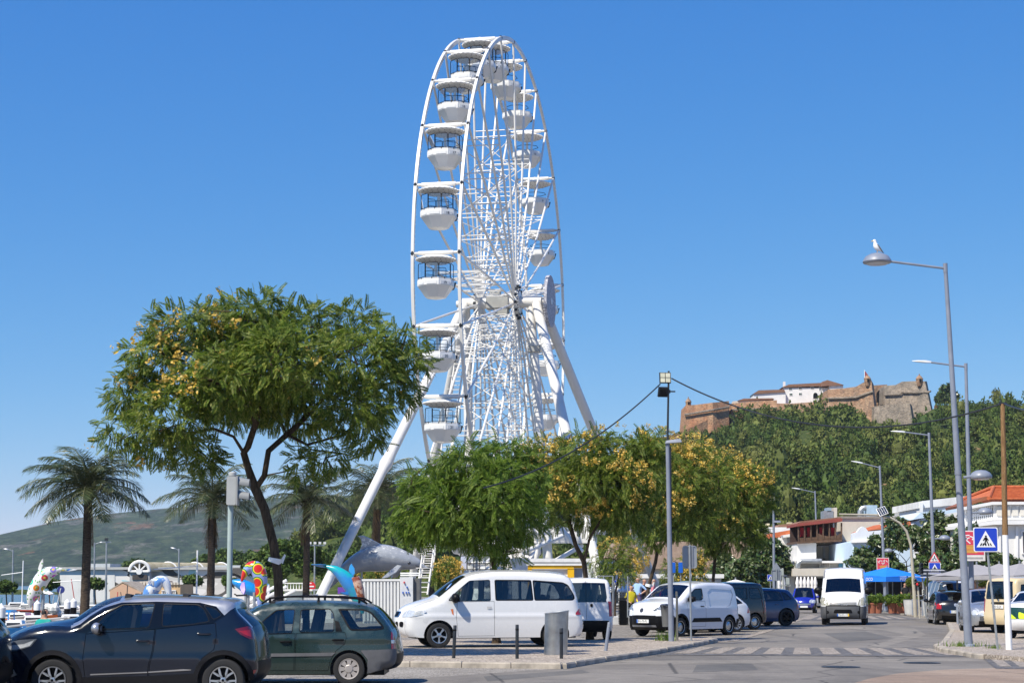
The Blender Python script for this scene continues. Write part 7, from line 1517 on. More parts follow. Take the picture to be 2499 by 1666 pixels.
# ================================================================== street furniture
def lamp_post(label, pxb, Y, top_px, head_px=None, head='blade', low=None, z0=.12, r=(.105, .055), group='grey street lamps along the road', mat=GREYM):
 b = GX(pxb, Y, z0); t = thing('street_lamp', label, 'street lamp', b, group=group)
 tp = P(*top_px, Y)-b; m = MB(); m.path([(0, 0, -.05), (tp.x*.45, 0, tp.z*.45), tp], [r[0], lerp(*r, .5), r[1]], 12); m.lathe([(r[0]*1.5, 0), (r[0]*1.4, .05), (r[0], .07)], 12); m.build('post', mat, t)
 m = MB(); m.path([lerp(V(0, 0, 0), tp, .45)-V(0, 0, .06), lerp(V(0, 0, 0), tp, .45)+V(0, 0, .06)], lerp(*r, .5)*1.12, 12); m.build('post_joint', mat, t)
 if head_px:
  hp = P(*head_px, Y)-b; m = MB(); d = (hp-tp); m.path([tp-V(0, 0, .08), hp], r[1]*.62, 8); m.path([tp-V(0, 0, .2), tp+V(0, 0, .06)], r[1]*1.15, 10); m.build('arm', mat, t)
  if head == 'dome': dome(t, hp+d.normalized()*.36, .40, mat, -1)
  else:
   dn = d.normalized(); L = .75 if head == 'blade' else .4; sd = dn.cross(V(0, 0, 1)).normalized(); m = MB(); up = sd.cross(dn); prof = [(0, .06, .05), (.3, .14, .06), (.7, .12, .04), (1, .03, .015)]; vs = []
   for s, w, h in prof:
    c = hp+dn*L*s; vs += [c-sd*w-up*h*.4, c+sd*w-up*h*.4, c+sd*w*.7+up*h, c-sd*w*.7+up*h]
   fs = [(i*4+j, i*4+(j+1) % 4, (i+1)*4+(j+1) % 4, (i+1)*4+j) for i in range(3) for j in range(4)]+[(3, 2, 1, 0), (12, 13, 14, 15)]; m.add(vs, fs); m.build('lamp_head', plain('lamp_pale', (.62, .63, .65), .4), t)
 if low:
  lp = P(*low, Y)-b; s = 1 if lp.x > 0 else -1; m = MB(); m.tube((lp.x*.0, 0, lp.z-.05), (lp.x-s*.25, 0, lp.z-.02), .04, n=8); m.build('low_arm', mat, t); dome(t, V(lp.x, 0, lp.z), .3, mat, s)
 return t
def dome(t, c, r, mat, s):
 m = MB(); m.lathe([(r*.3, -.09), (r*.95, -.075), (r, -.04), (r*.98, 0), (r*.8, r*.28), (r*.45, r*.47), (0, r*.52)], 20, c); h = m.build('lamp_head', mat, t); m = MB(); m.lathe([(r*.7, -.11), (r*.75, -.08)], 18, c); m.build('lamp_glass', plain('lamp_glass', (.5, .5, .48), .15, 0, .6), h)
lp1 = lamp_post('tall grey lamp post with a gull on its dome lamp', 2359.5, 50.5, (2307, 648), (2172, 638), 'dome', (2394, 1160), r=(.115, .055))
lamp_post('tall grey lamp post with thin lamp blade, second from the front', 2370, 72.5, (2357, 890), (2272, 884), 'blade', (2404, 1248), r=(.115, .06))
lamp_post('grey lamp post carrying the bicycle and crossing signs', 2281, 98, (2267, 1058), (2208, 1054), 'blade', (2305, 1312), r=(.12, .06))
lamp_post('grey lamp post with a red poster beside the blue parasols', 2160, 120, (2147, 1138), (2105, 1130), 'blade', (2168, 1343), r=(.12, .06))
lamp_post('grey lamp post behind the delivery van roof', 1997, 165, (1989, 1199), (1952, 1193), 'blade', None, r=(.12, .06))
lamp_post('thin lamp post with a red poster before the pale-leaved tree', 1847, 140, (1844, 1300), None, 'blade', (1856, 1370), r=(.1, .06))
for i, (px, Y, ty, hx, lab) in enumerate(((32, 150, 1342, 20, 'thin far lamp post at the left edge by the water'), (231, 150, 1325, 244, 'thin far lamp post right of the tall left palm'), (260, 140, 1322, 260, 'floodlight post with a square head behind the crossover'), (437, 150, 1340, 428, 'thin far lamp post before the mural wall'), (768, 160, 1330, 768, 'white mast with five small floodlights'))):
 t = lamp_post(lab, px, Y, (px, ty), (hx, ty-2) if hx != px else None, 'small', r=(.09, .06), z0=0, group='far harbour lamps', mat=GALV)
 if hx == px:
  b = t.location; c = P(px, ty, Y)-b; m = MB(); w = .9 if i == 4 else .35; m.box((c.x, 0, c.z), (2*w, .12, .1)); m.build('cross_arm', GALV, t)
  for k in range(5 if i == 4 else 1): m = MB(); m.box((c.x-w+.1+k*.42 if i == 4 else c.x, -.1, c.z+.2), (.22, .2, .2)); m.build('floodlight', plain('flood_white', (.6, .6, .6), .4) if i == 4 else DARKM, t)
b = GX(1637, 55, .12); t = thing('floodlight_mast', 'grey mast with stacked floodlights between minibus and white van', 'lamp post', b)
q = lambda px, py: P(px, py, 55)-b
m = MB(); m.path([(0, 0, -.05), q(1629, 1075)], [.085, .06], 12); m.build('post', GREYM, t); m = MB(); m.path([q(1629, 1080), q(1632, 905)], [.035, .03], 8); m.path([q(1640, 1564), q(1636, 1090)], .028, 8); m.build('extension_pole', DARKM, t)
def flood(c, w, h, yaw, tilt, lit):
 R = Matrix.Rotation(yaw, 3, 'Z') @ Matrix.Rotation(tilt, 3, 'X'); m = MB(); m.box(c, (w, .08, h), R=R); fo_ = m.build('floodlight', DARKM, t)
 if lit:
  for sx in (-1, 1):
   for sz in (-1, 1): m = MB(); m.box(Vector(c)+R @ V(sx*w*.235, -.045, sz*h*.235), (w*.40, .02, h*.40), R=R); m.build('led_panel', plain('led_cream', (.62, .60, .45), .35), fo_)
 else:
  for k in range(7): m = MB(); m.box(Vector(c)+R @ V(-w*.42+k*w*.14, -.06, 0), (.012, .05, h*.9), R=R); m.build('heat_fin', DARKM, fo_)
flood(q(1623, 922), .34, .32, .12, -.1, True); flood(q(1618, 956), .30, .30, .2, .45, False)
m = MB(); m.box(q(1631, 955), (.12, .1, .1)); m.box(q(1640, 955), (.2, .04, .04)); m.build('bracket', DARKM, t)
c = q(1645, 1077); m = MB(); m.add([c+V(-.28, -.1, -.06), c+V(.22, -.14, -.02), c+V(.22, .14, -.02), c+V(-.28, .1, -.06), c+V(-.22, -.07, .03), c+V(.18, -.1, .08), c+V(.18, .1, .08), c+V(-.22, .07, .03)], [(0, 1, 2, 3), (4, 5, 6, 7), (0, 1, 5, 4), (1, 2, 6, 5), (2, 3, 7, 6), (3, 0, 4, 7)]); m.build('lamp_head', GREYM, t)
b2 = GX(1888, 110, .0); t2 = thing('floodlight_mast', 'distant mast with two floodlights left of the graffiti wall', 'lamp post', b2); q2 = lambda px, py: P(px, py, 110)-b2
m = MB(); m.path([(0, 0, 0), q2(1888, 1275), q2(1887, 1215)], [.09, .07, .04], 8); m.build('post', GREYM, t2);
for (px, py, lit) in ((1884, 1203, 0), (1885, 1216, 1)): m = MB(); m.box(q2(px, py), (.3, .1, .26)); m.build('floodlight', plain('led_cream', (.62, .60, .45), .35) if lit else DARKM, t2)
m = MB(); m.box(q2(1896, 1272), (.45, .3, .12), top=.8); m.build('lamp_head', GREYM, t2)
b = GX(2457, 48, .12); t = thing('timber_pole', 'brown timber cable pole with white painted base', 'pole', b); q = lambda px, py: P(px, py, 48)-b
m = MB(); m.path([q(2453, 1305), q(2447, 985)], [.075, .06], 12); m.build('timber', barkmat('timber_brown', (.16, .09, .04), (.36, .22, .11), (6, 6, 1)), t); m = MB(); m.path([(0, 0, -.05), q(2453, 1305)], [.085, .077], 12); m.build('painted_base', WHITEP, t); m = MB(); m.box(q(2447, 984), (.2, .08, .06)); m.tube(q(2442, 984), q(2442, 975), .012); m.build('insulator', DARKM, t)
def cable(label, pts, r=.022):
 P_ = [Vector(p) for p in pts]; m = MB(); m.path(P_, r, 6); o = m.build('cable', DARKM, None, 1.0); tag(o, label, 'cable'); return o
a0, a1 = P(1639, 923, 54.8), P(2446, 984, 48); lo = P(2040, 1042, 51.5); pts = []
for i in range(41):
 s = i/40; base = lerp(a0, a1, s); sag = (lerp(a0, a1, .55).z-P(2090, 1044, 51.3).z); pts.append(base-V(0, 0, sag*4*s*(1-s)))
cable('thin black cable sagging from the floodlight mast to the timber pole', pts)
a0, a1 = P(1611, 937, 55), P(1180, 1190, 50); pts = [lerp(a0, a1, i/20)-V(0, 0, .9*4*(i/20)*(1-i/20)*.5) for i in range(21)]; cable('black cable running down from the floodlight mast into the green tree', pts)
a0, a1 = P(2449, 984, 48), P(2620, 1000, 38); pts = [lerp(a0, a1, i/12)-V(0, 0, .5*(i/12)*(1-i/12)) for i in range(13)]; cable('short cable leaving the timber pole to the right', pts)
BLUE = plain('sign_blue_face', (.006, .045, .48), .3, 0, .5, .4, var=.03); SW = plain('sign_white_face', (.80, .80, .80), .35, var=.02); SRED = plain('sign_red', (.6, .02, .03), .35)
def rrect(w, h, r): return roundp([(-w/2, -h/2), (w/2, -h/2), (w/2, h/2), (-w/2, h/2)], r)
def walker(t, y, s, o=None, c=(0, 0)):
 par = o or t
 def el(name, polys, yy):
  m = MB()
  for pl in polys: m.wall([(c[0]+x*s, c[1]+z*s) for x, z in pl], y-yy-.002, y-yy)
  m.build(name, BLACK, par, 0)
 el('walker_head', [circ(0, .17, .035, 10)], .006)
 el('walker_body', [[(-.035, .13), (.035, .13), (.045, .02), (-.03, .02)], [(-.035, .13), (-.06, .11), (-.11, .02), (-.085, .01), (-.03, .07)], [(.035, .13), (.06, .10), (.10, .03), (.08, .015), (.03, .07)], [(-.03, .02), (.01, .02), (-.04, -.12), (-.075, -.12)], [(.0, .02), (.045, .02), (.10, -.12), (.065, -.12)]], .006)
 for x in (-.2, -.115, -.015, .09, .18): m = MB(); m.wall([(c[0]+(x-.022)*s, c[1]-.16*s), (c[0]+(x+.028)*s, c[1]-.16*s), (c[0]+(x*.8+.022)*s, c[1]-.075*s), (c[0]+(x*.8-.014)*s, c[1]-.075*s)], y-.007, y-.004); m.build('stripe', BLACK, par, 0)
def crossing_sign(t, c, s, tiltx=0):
 m = MB(); m.wall([(c.x+x*s, c.z+z*s) for x, z in rrect(1, 1, .07)], c.y-.012, c.y+.012); sg = m.build('sign_plate', SW, t, 0)
 m = MB(); m.wall([(c.x+x*s, c.z+z*s) for x, z in rrect(.93, .93, .06)], c.y-.016, c.y-.012); m.build('sign_face', BLUE, sg, 0)
 m = MB(); m.wall([(c.x-.39*s, c.z-.31*s), (c.x+.39*s, c.z-.31*s), (c.x, c.z+.36*s)], c.y-.020, c.y-.016); m.build('triangle', SW, sg, 0)
 walker(t, c.y-.020, s*1.15, sg, (c.x, c.z-.06*s)); return sg
b = GX(2430, 48, .12); t = thing('crossing_sign', 'large blue pedestrian crossing sign on a leaning post at the right', 'traffic sign', b); q = lambda px, py: P(px, py, 48)-b
m = MB(); m.path([(0, 0, -.05), q(2405, 1300)], .03, 8); m.build('post', GALV, t); sg = crossing_sign(t, q(2404, 1316)-V(0, .06, 0), .63);
b = GX(2281, 97.6, .12); t = thing('crossing_sign', 'blue crossing sign below a red bicycle triangle on a lamp post', 'traffic sign', b); q = lambda px, py: P(px, py, 97.6)-b
c = q(2279, 1386)-V(0, .2, 0); crossing_sign(t, c, .62); c2 = q(2278, 1359)-V(0, .2, 0); s = .64
m = MB(); m.wall(roundp([(c2.x-s/2, c2.z-.27), (c2.x+s/2, c2.z-.27), (c2.x, c2.z+.29)], .03), c2.y-.012, c2.y); tri = m.build('triangle_plate', SRED, t, 0); m = MB(); m.wall([(c2.x-s*.36, c2.z-.215), (c2.x+s*.36, c2.z-.215), (c2.x, c2.z+.19)], c2.y-.017, c2.y-.012); m.build('triangle_face', SW, tri, 0)
m = MB()
for dx in (-.09, .09): m.path([(c2.x+dx+.055*cos(a), c2.y-.022, c2.z-.13+.055*sin(a)) for a in np.linspace(0, 2*pi, 13)], .008, 4, False)
m.path([(c2.x-.09, c2.y-.022, c2.z-.13), (c2.x-.02, c2.y-.022, c2.z-.02), (c2.x+.09, c2.y-.022, c2.z-.13)], .01, 4); m.ball((c2.x+.0, c2.y-.022, c2.z+.06), .025, 6, 4); m.path([(c2.x, c2.y-.022, c2.z+.03), (c2.x-.03, c2.y-.022, c2.z-.05), (c2.x+.05, c2.y-.022, c2.z-.02)], .018, 4); m.build('bicycle', BLACK, tri);
m = MB(); m.box((c.x, c.y+.1, c.z), (.3, .2, .06)); m.box((c2.x, c2.y+.1, c2.z), (.2, .2, .06)); m.build('clamp', GALV, t)
b = GX(1880, 112, .0); t = thing('crossing_sign', 'small far crossing sign on a thin post near the pale-leaved tree', 'traffic sign', b); q = lambda px, py: P(px, py, 112)-b; m = MB(); m.path([(0, 0, 0), q(1880, 1415)], .03, 6); m.build('post', GALV, t); crossing_sign(t, q(1880, 1409)-V(0, .05, 0), .38)
b = GX(1498, 100, 0); t = thing('crossing_sign', 'small blue sign half hidden beside the wheel leg', 'traffic sign', b); q = lambda px, py: P(px, py, 100)-b; m = MB(); m.path([(0, 0, 0), q(1498, 1425)], .03, 6); m.build('post', GALV, t); crossing_sign(t, q(1498, 1421)-V(0, .05, 0), .28)
def backsign(label, px, Y, yb, ytop, w, h, tri=False, z0=.12):
 b = GX(px, Y, z0); t = thing('sign_back', label, 'traffic sign', b); q = lambda a, c: P(a, c, Y)-b; m = MB(); top = q(px-2, ytop); m.path([(0, 0, -.05), top], .03, 8); m.build('post', GALV, t); c = V(top.x, 0, top.z-h/2-.05)
 m = MB(); m.wall([(c.x+x, c.z+z) for x, z in rrect(w, h, .06)], .04, .06); pl = m.build('plate', plain('sign_back_grey', (.30, .33, .37), .45, .3), t, 0)
 m = MB(); r = rrect(w, h, .06); m.path([(c.x+x, .03, c.z+z) for x, z in r+r[:1]], .018, 5, False); m.build('plate_rim', GALV, pl); m = MB(); m.box((c.x+w*.2, .03, c.z), (.06, .03, h*.95)); m.build('stiffener', plain('stiff_grey', (.18, .2, .24), .5), pl)
 if tri:
  m = MB(); m.wall(roundp([(c.x-w*.5, c.z+h/2+.03), (c.x+w*.5, c.z+h/2+.03), (c.x, c.z+h/2+w*.85)], .04), .04, .06); m.build('triangle_plate', MATS['sign_back_grey'], t, 0)
 return t
backsign('grey back of a rectangular sign in front of the white van', 1685, 55.5, 1562, 1328, .40, .64); backsign('grey backs of a triangle and square sign near the far crossing', 1897, 84, 1520, 1388, .42, .45, True, 0)
t = thing('no_entry_sign', 'small red no-entry disc between the palm trunk and the strut', 'traffic sign', GX(759, 100)); c = P(759, 1430, 100)-t.location; RXm = Matrix.Rotation(pi/2, 3, 'X'); m = MB(); m.tube((0, .05, 0), (c.x, .05, c.z+.2), .03, n=6); m.build('post', GALV, t); m = MB(); m.lathe([(.25, 0), (.25, .02), (0, .02)], 20, c, RXm); m.build('disc', SRED, t); m = MB(); m.box((c.x, c.y-.03, c.z), (.33, .01, .07)); m.build('bar', SW, t)
t = thing('no_parking_sign', 'small round blue sign left of the tall palm', 'traffic sign', GX(149, 110)); c = P(149, 1438, 110)-t.location; m = MB(); m.tube((0, .05, 0), (c.x, .05, c.z), .03, n=6); m.build('post', GALV, t); m = MB(); m.lathe([(.22, 0), (.22, .02), (0, .02)], 18, c, RXm); m.build('disc', plain('sign_dark_blue', (.03, .04, .2), .4), t)
for px, lab in ((1643, 'left blue recycling panel behind the mast'), (1661, 'right blue recycling panel behind the mast')): t = thing('recycling_sign', lab, 'panel', GX(px, 80)); c = P(px, 1384, 80)-t.location; m = MB(); m.box((c.x, 0, c.z), (.18, .08, .44)); m.build('face', plain('panel_blue', (.01, .12, .6), .4), t); m = MB(); m.box((c.x, .05, c.z/2), (.05, .05, c.z)); m.build('leg', GALV, t)
def poster(label, px, Y, y0, y1, w, var):
 b = GX(px, Y, 0); t = thing('poster', label, 'poster', b, group='red event posters on lamp posts'); a, c = P(px, y1, Y)-b, P(px, y0, Y)-b; h = c.z-a.z; cx = a.x
 m = MB(); m.box((cx, -.14, (a.z+c.z)/2), (w, .02, h)); pl = m.build('board', plain('poster_white', (.72, .68, .64), .6), t); m = MB(); m.box((cx, -.153, a.z+h*.58), (w*.9, .006, h*.76)); m.build('red_field', plain('poster_red', (.62, .05, .09), .6), pl)
 rs = random.Random(var); m = MB()
 for i in range(9):
  x = cx-w*.35+rs.random()*w*.7; z = a.z+h*(.62+.22*rs.random()); m.box((x, -.159, z), (w*.2, .004, h*.035), R=Matrix.Rotation(rs.uniform(-1, 1), 3, 'Y'))
 m.build('white_lettering', SW, pl); m = MB()
 for i in range(6): m.box((cx+rs.uniform(-.05, .05)*w, -.159, a.z+h*(.50-.045*i)), (w*rs.uniform(.45, .62), .004, h*.024))
 m.build('yellow_lettering', plain('poster_yellow', (.7, .5, .06), .6), pl); m = MB(); m.box((cx, -.159, a.z+h*.1), (w*.8, .004, h*.05)); m.build('sponsor_strip', plain('poster_grey', (.4, .38, .36), .6), pl); m = MB(); m.box((cx, -.07, c.z-.03), (w*.5, .14, .03)); m.box((cx, -.07, a.z+.03), (w*.5, .14, .03)); m.build('bracket', GALV, t)
poster('large red poster on the second tall lamp post behind the crossing sign', 2371, 72.2, 1294, 1368, 1.0, 3); poster('red poster on the lamp post above the blue parasols', 2154, 119.6, 1360, 1400, .8, 5); poster('red poster partly hidden behind the delivery van, beside its roof', 1995, 164.5, 1378, 1405, .7, 7); poster('small red poster before the pale-leaved tree', 1846, 139.6, 1389, 1417, .62, 9)
def tl_head(t, c, s, mat, n=3, face=-1, lens=True):
 h = .3*s*n; m = MB(); m.wall([(c.x+x, c.z+z) for x, z in rrect(.30*s, h, .05*s)], c.y-.1*s, c.y+.1*s); hd = m.build('signal_housing', mat, t, .5)
 for i in range(n):
  z = c.z+h/2-.15*s-i*.3*s; m = MB(); k = 10; vs = []
  for j in range(k+1):
   a = -.35+(pi+.7)*j/k; vs += [(c.x+.115*s*cos(a), c.y+face*.1*s, z+.115*s*sin(a)), (c.x+.12*s*cos(a), c.y+face*.32*s, z+.115*s*sin(a)-.04*s), (c.x+.127*s*cos(a), c.y+face*.32*s, z+.125*s*sin(a)-.04*s), (c.x+.125*s*cos(a), c.y+face*.1*s, z+.125*s*sin(a))]
  m.add(vs, [(j*4+q_, j*4+(q_+1) % 4, j*4+4+(q_+1) % 4, j*4+4+q_) for j in range(k) for q_ in range(4)]); m.build('visor', mat, hd); m = MB(); m.lathe([(.11*s, 0), (.08*s, .02), (0, .03)], 14, (c.x, c.y+face*.1*s, z), Matrix.Rotation(pi/2*(-face), 3, 'X')); m.build('lens', plain('signal_lens', (.02, .02, .02), .2, 0, .6), hd)
 return hd
b = GX(561, 35, 0); t = thing('traffic_light', 'grey-green traffic light on a pole behind the crossover, seen sideways', 'traffic light', b); q = lambda px, py: P(px, py, 35)-b; PALE = plain('pale_green_post', (.36, .44, .42), .45); GB = plain('signal_grey', (.40, .41, .40), .5)
m = MB(); m.path([(0, 0, 0), q(563, 1230)], .052, 12); m.build('post', PALE, t); c = q(568, 1196); m = MB(); m.wall(roundp([(c.x-.10, c.z-.28), (c.x+.075, c.z-.28), (c.x+.075, c.z+.26), (c.x-.10, c.z+.26)], .03), -.12, .12); hd = m.build('signal_housing', GB, t); m = MB(); m.wall(roundp([(c.x+.08, c.z-.28), (c.x+.11, c.z-.28), (c.x+.11, c.z+.27), (c.x+.08, c.z+.27)], .01), -.14, .14); m.build('back_board', plain('board_grey', (.3, .31, .31), .5), hd); m = MB(); m.lathe([(.06, .0), (.075, .02), (.075, .07), (.05, .09), (0, .09)], 12, (c.x-.01, 0, c.z+.26)); m.build('cap', GB, hd)
for dz in (.135, -.115):
 m = MB(); k = 12; vs = []
 for j in range(k+1):
  a = -.3+(pi+.6)*j/k
  for x, r in ((.11, .115), (.32, .105), (.32, .098), (.11, .107)): vs.append((c.x+x, r*cos(a), c.z+dz+r*sin(a)-(.03 if x > .2 else 0)))
 m.add(vs, [(j*4+q_, j*4+(q_+1) % 4, j*4+4+(q_+1) % 4, j*4+4+q_) for j in range(k) for q_ in range(4)]); m.build('visor', plain('visor_grey', (.25, .26, .26), .5), hd)
b = GX(2258, 93, .12); t = thing('traffic_light', 'three-lens dark traffic light on a leaning post by the bollards', 'traffic light', b); q = lambda px, py: P(px, py, 93)-b; m = MB(); m.path([(0, 0, 0), q(2250, 1400)], .045, 8); m.build('post', GALV, t); tl_head(t, q(2247, 1386)-V(0, .12, 0), .62, DARKM); tl_head(t, q(2252, 1445)-V(0, .1, 0), .36, plain('signal_white', (.5, .5, .47), .5))
b = GX(2243, 92, .12); t = thing('traffic_light', 'traffic light with turned visors and a red lens beside the blue parasol', 'traffic light', b); q = lambda px, py: P(px, py, 92)-b; m = MB(); m.path([(0, 0, 0), q(2240, 1430)], .05, 8); m.build('post', plain('tan_post', (.42, .38, .30), .6), t); tl_head(t, q(2232, 1418)-V(0, .1, 0), .5, plain('signal_olive', (.12, .13, .11), .5), 2); tl_head(t, q(2241, 1424)-V(0, .0, 0), .5, MATS['signal_olive'], 2); m = MB(); m.ball(q(2236, 1425)-V(0, .25, 0), (.06, .05, .075), 8, 6); m.build('red_lens', SRED, t)
b = GX(2232, 95, .12); t = thing('solar_post', 'curved tan post with a horizontal arm and tilted solar panel', 'lamp post', b); q = lambda px, py: P(px, py, 95)-b; m = MB(); m.path([(0, 0, 0), q(2228, 1400), q(2223, 1330), q(2212, 1295), q(2195, 1275), q(2172, 1262), q(2140, 1256), q(2095, 1255), q(2048, 1254)], [.09, .085, .07, .065, .06, .055, .05, .045, .04], 10); m.path([(0, 0, 0), q(2231, 1440)], .1, 10); m.build('post', plain('tan_post', (.42, .38, .30), .6), t)
c = q(2152, 1247)-V(0, .1, 0); R = Matrix.Rotation(radians(-20), 3, 'Y') @ Matrix.Rotation(radians(-35), 3, 'X'); m = MB(); m.box(c, (.48, .03, .5), R=R); sp_ = m.build('solar_panel', SILVER, t)
for i in range(4):
 for j in range(2): m = MB(); m.box(c+R @ V(-.165+i*.11, -.02, -.115+j*.23), (.1, .01, .215), R=R); m.build('cell', plain('solar_cell', (.02, .03, .06), .15, 0, .6), sp_)
def bollard(label, px, yb, h, r, z0=.12, mat=None, lean=0, group='dark bollards along the kerb'):
 b = G(px, yb, z0); t = thing('bollard', label, 'bollard', b, group=group); m = MB(); m.path([(0, 0, -.03), (lean*.5, 0, h*.5), (lean, 0, h-.015), (lean, 0, h)], [r, r, r, r*.85], 12); m.build('post', mat or DARKM, t); m = MB(); m.path([(lean*.9, 0, h-.13), (lean*.9, 0, h-.09)], r*1.06, 12); m.build('band', GALV if mat else BLACK, t); return t
bollard('slim dark bollard in front of the minibus front wheel', 1107, 1605, .74, .04, lean=.03); bollard('slim dark bollard in front of the minibus sliding door', 1262, 1606, .76, .04); bollard('slim dark bollard in front of the steel bin', 1370, 1606, .68, .04); bollard('grey tilted bollard between the bin and the floodlight mast', 1478, 1587, .72, .045, mat=GREYM, lean=.1); bollard('olive metal stub post beside the floodlight mast', 1653, 1562, 1.45, .035, mat=plain('stub_olive', (.22, .21, .17), .6))
G2 = 'grey bollards along the terrace pavement'
for i, px in enumerate((2112, 2119, 2127, 2134, 2155, 2163, 2170, 2176, 2183)): bollard(f'grey bollard, {side_names[i]} from the left before the blue parasol terrace', px, 1491+(i % 2), .62+.1*(i % 3 == 0), .045, mat=GREYM, group=G2)
for i, px in enumerate((2228, 2238, 2252, 2270, 2276, 2282, 2288, 2294)): bollard(f'grey bollard, {side_names[i]} from the left of the row beside the black hatchback', px, 1499+i*.9, .85, .05, mat=GREYM, group=G2)
for i, (px, y) in enumerate(((2338, 1521), (2343, 1526), (2348, 1531))): bollard(f'grey bollard, {side_names[i]} of three between the tall lamp post and the silver hatchback', px, y, .85, .06, mat=GREYM, group=G2)
for i, (px, Y) in enumerate(((1940, 128), (1946, 128), (1952, 128), (1930, 130), (1985, 125), (1990, 124))): bollard(f'far grey bollard, {side_names[i]} by the fish restaurant', px, G(px, 1425+1.66*FOC/Y, .12) and 1425+1.66*FOC/Y, .8, .05, mat=GREYM, group=G2)
b = G(1356, 1596, .12); t = thing('litter_bin', 'brushed steel cylindrical litter bin with a slanted top', 'bin', b); m = MB(); n = 32; vs = []; r = .28
for j in range(n): a = 2*pi*j/n; vs.append((r*1.0*cos(a), r*sin(a), 0))
for j in range(n): a = 2*pi*j/n; vs.append((.03+r*1.02*cos(a), r*1.02*sin(a), 1.0+.035*cos(a)))
for j in range(n): a = 2*pi*j/n; vs.append((.03+r*.9*cos(a), r*.9*sin(a), .985+.035*cos(a)))
for j in range(n): a = 2*pi*j/n; vs.append((.03+r*.9*cos(a), r*.9*sin(a), .6))
def brushed():
 g = NG('brushed_steel'); setp(g.b, .4, 1.0, .5); co = g.coord('Object', (30, 30, .8)); n = g.noise(3, 5, .6, co); n2 = g.noise(2.5, 5, .6, g.coord()); g.col(g.ramp(n2, [(.3, (.30, .29, .27)), (.7, (.55, .54, .52))])); g.l(g.ramp(n, [(.3, .34), (.7, .52)]), g.b, 0, 'Roughness'); return g.m
m.add(vs, [(q_*n+j, q_*n+(j+1) % n, (q_+1)*n+(j+1) % n, (q_+1)*n+j) for q_ in range(3) for j in range(n)]+[tuple(3*n+j for j in range(n))]); m.build('shell', brushed(), t); m = MB(); m.path([(.03+r*1.03*cos(a), r*1.03*sin(a), 1.0+.035*cos(a)) for a in np.linspace(0, 2*pi, 33)], .012, 5, False); m.build('rim', GALV, t)
t = thing('litter_bin', 'grey plastic litter bin fixed beside the floodlight mast', 'bin', G(1627, 1556, .12)); m = MB(); m.lathe([(.13, .35), (.18, .95), (.2, .98), (.2, 1.02), (.16, 1.05), (0, 1.06)], 12); m.build('shell', plain('bin_grey', (.16, .165, .17), .5), t); m = MB(); m.box((0, -.16, .97), (.22, .06, .05)); m.box((.15, 0, .5), (.06, .05, 1.1)); m.build('bracket', DARKM, t)
rs = np.random.RandomState(3)
def tuftgrass(px, yb, n, r, h, lab, z0=.12):
 b = G(px, yb, z0); p = np.stack([rs.normal(size=n)*r, rs.normal(size=n)*r, np.zeros(n)], -1); v = []; f = []
 for q_ in p:
  a = rs.uniform(0, 6.28); d = np.array([cos(a), sin(a), 0]); L = h*rs.uniform(.5, 1.2); o = len(v); w = np.array([-d[1], d[0], 0])*.012; v += [q_-w, q_+w, q_+d*L*.5+np.array([0, 0, L])]; f.append((o, o+1, o+2))
 o = np_mesh('weeds', np.array(v), np.array(f), LM2); o.location = b; tag(o, lab, 'weeds', kind='stuff')
tuftgrass(2358, 1576, 140, .25, .16, 'weeds round the foot of the tall lamp post'); tuftgrass(1622, 1562, 90, .15, .3, 'dry weeds at the foot of the floodlight mast'); tuftgrass(2425, 1581, 40, .1, .12, 'weeds at the foot of the crossing sign')
def parasol(label, px, Y, ytop, yedge, wpx, mat, txt=None, group=None, polem=GALV, val=.28, rz=.3):
 b = GX(px, Y, .12); t = thing('parasol', label, 'parasol', b, group=group); a = P(px, ytop, Y)-b; e = P(px, yedge, Y)-b; r = wpx/2*Y/FOC/.96; R = Matrix.Rotation(rz, 3, 'Z'); k = [R @ V(r*sx, r*sy, 0) for sx, sy in ((-1, -1), (1, -1), (1, 1), (-1, 1))]
 zt, ze = a.z, e.z; vs = [V(0, 0, zt)]; n = 4; m = MB()
 for i in range(4):
  p, q_ = k[i], k[(i+1) % 4]; mid = (p+q_)*.5*.97; m.add([(0, 0, zt), (p.x, p.y, ze), (mid.x, mid.y, ze+.05), (q_.x, q_.y, ze)], [(0, 1, 2), (0, 2, 3)])
 cn = m.build('canopy', mat, t, 0)
 for i in range(4):
  p, q_ = k[i], k[(i+1) % 4]; m = MB(); m.add([(p.x, p.y, ze), (q_.x, q_.y, ze), (q_.x*1.01, q_.y*1.01, ze-val), (p.x*1.01, p.y*1.01, ze-val)], [(0, 1, 2, 3)]); vo = m.build('valance', mat, cn, 0)
  if txt and i in (0, 3):
   mid = (p+q_)*.5*1.02; ang = atan2((q_-p).y, (q_-p).x); textobj(txt, val*.95, SW, vo, Matrix.Translation((mid.x, mid.y, ze-val*.52)) @ Matrix.Rotation(ang, 4, 'Z') @ Matrix.Rotation(pi/2, 4, 'X'), 'valance_lettering', .002)
 m = MB(); m.tube((0, 0, 0), (0, 0, zt+.12), .04, n=8); m.box((0, 0, .06), (.7, .7, .12)); m.build('pole', polem, t); m = MB()
 for c in k: m.tube((0, 0, zt-.15), (c.x*.98, c.y*.98, ze-.03), .018, n=5); m.tube((0, 0, (zt+ze)/2-.6), (c.x*.5, c.y*.5, (zt+ze)/2-.06), .016, n=5)
 m.build('ribs', polem, t); return t
M_PB = plain('parasol_blue', (.006, .19, .75), .75, var=.06); M_PGy = plain('parasol_grey', (.30, .29, .30), .8, var=.06); M_PW = plain('parasol_white', (.78, .76, .74), .8, var=.05); M_PK = plain('parasol_black', (.02, .02, .022), .8)
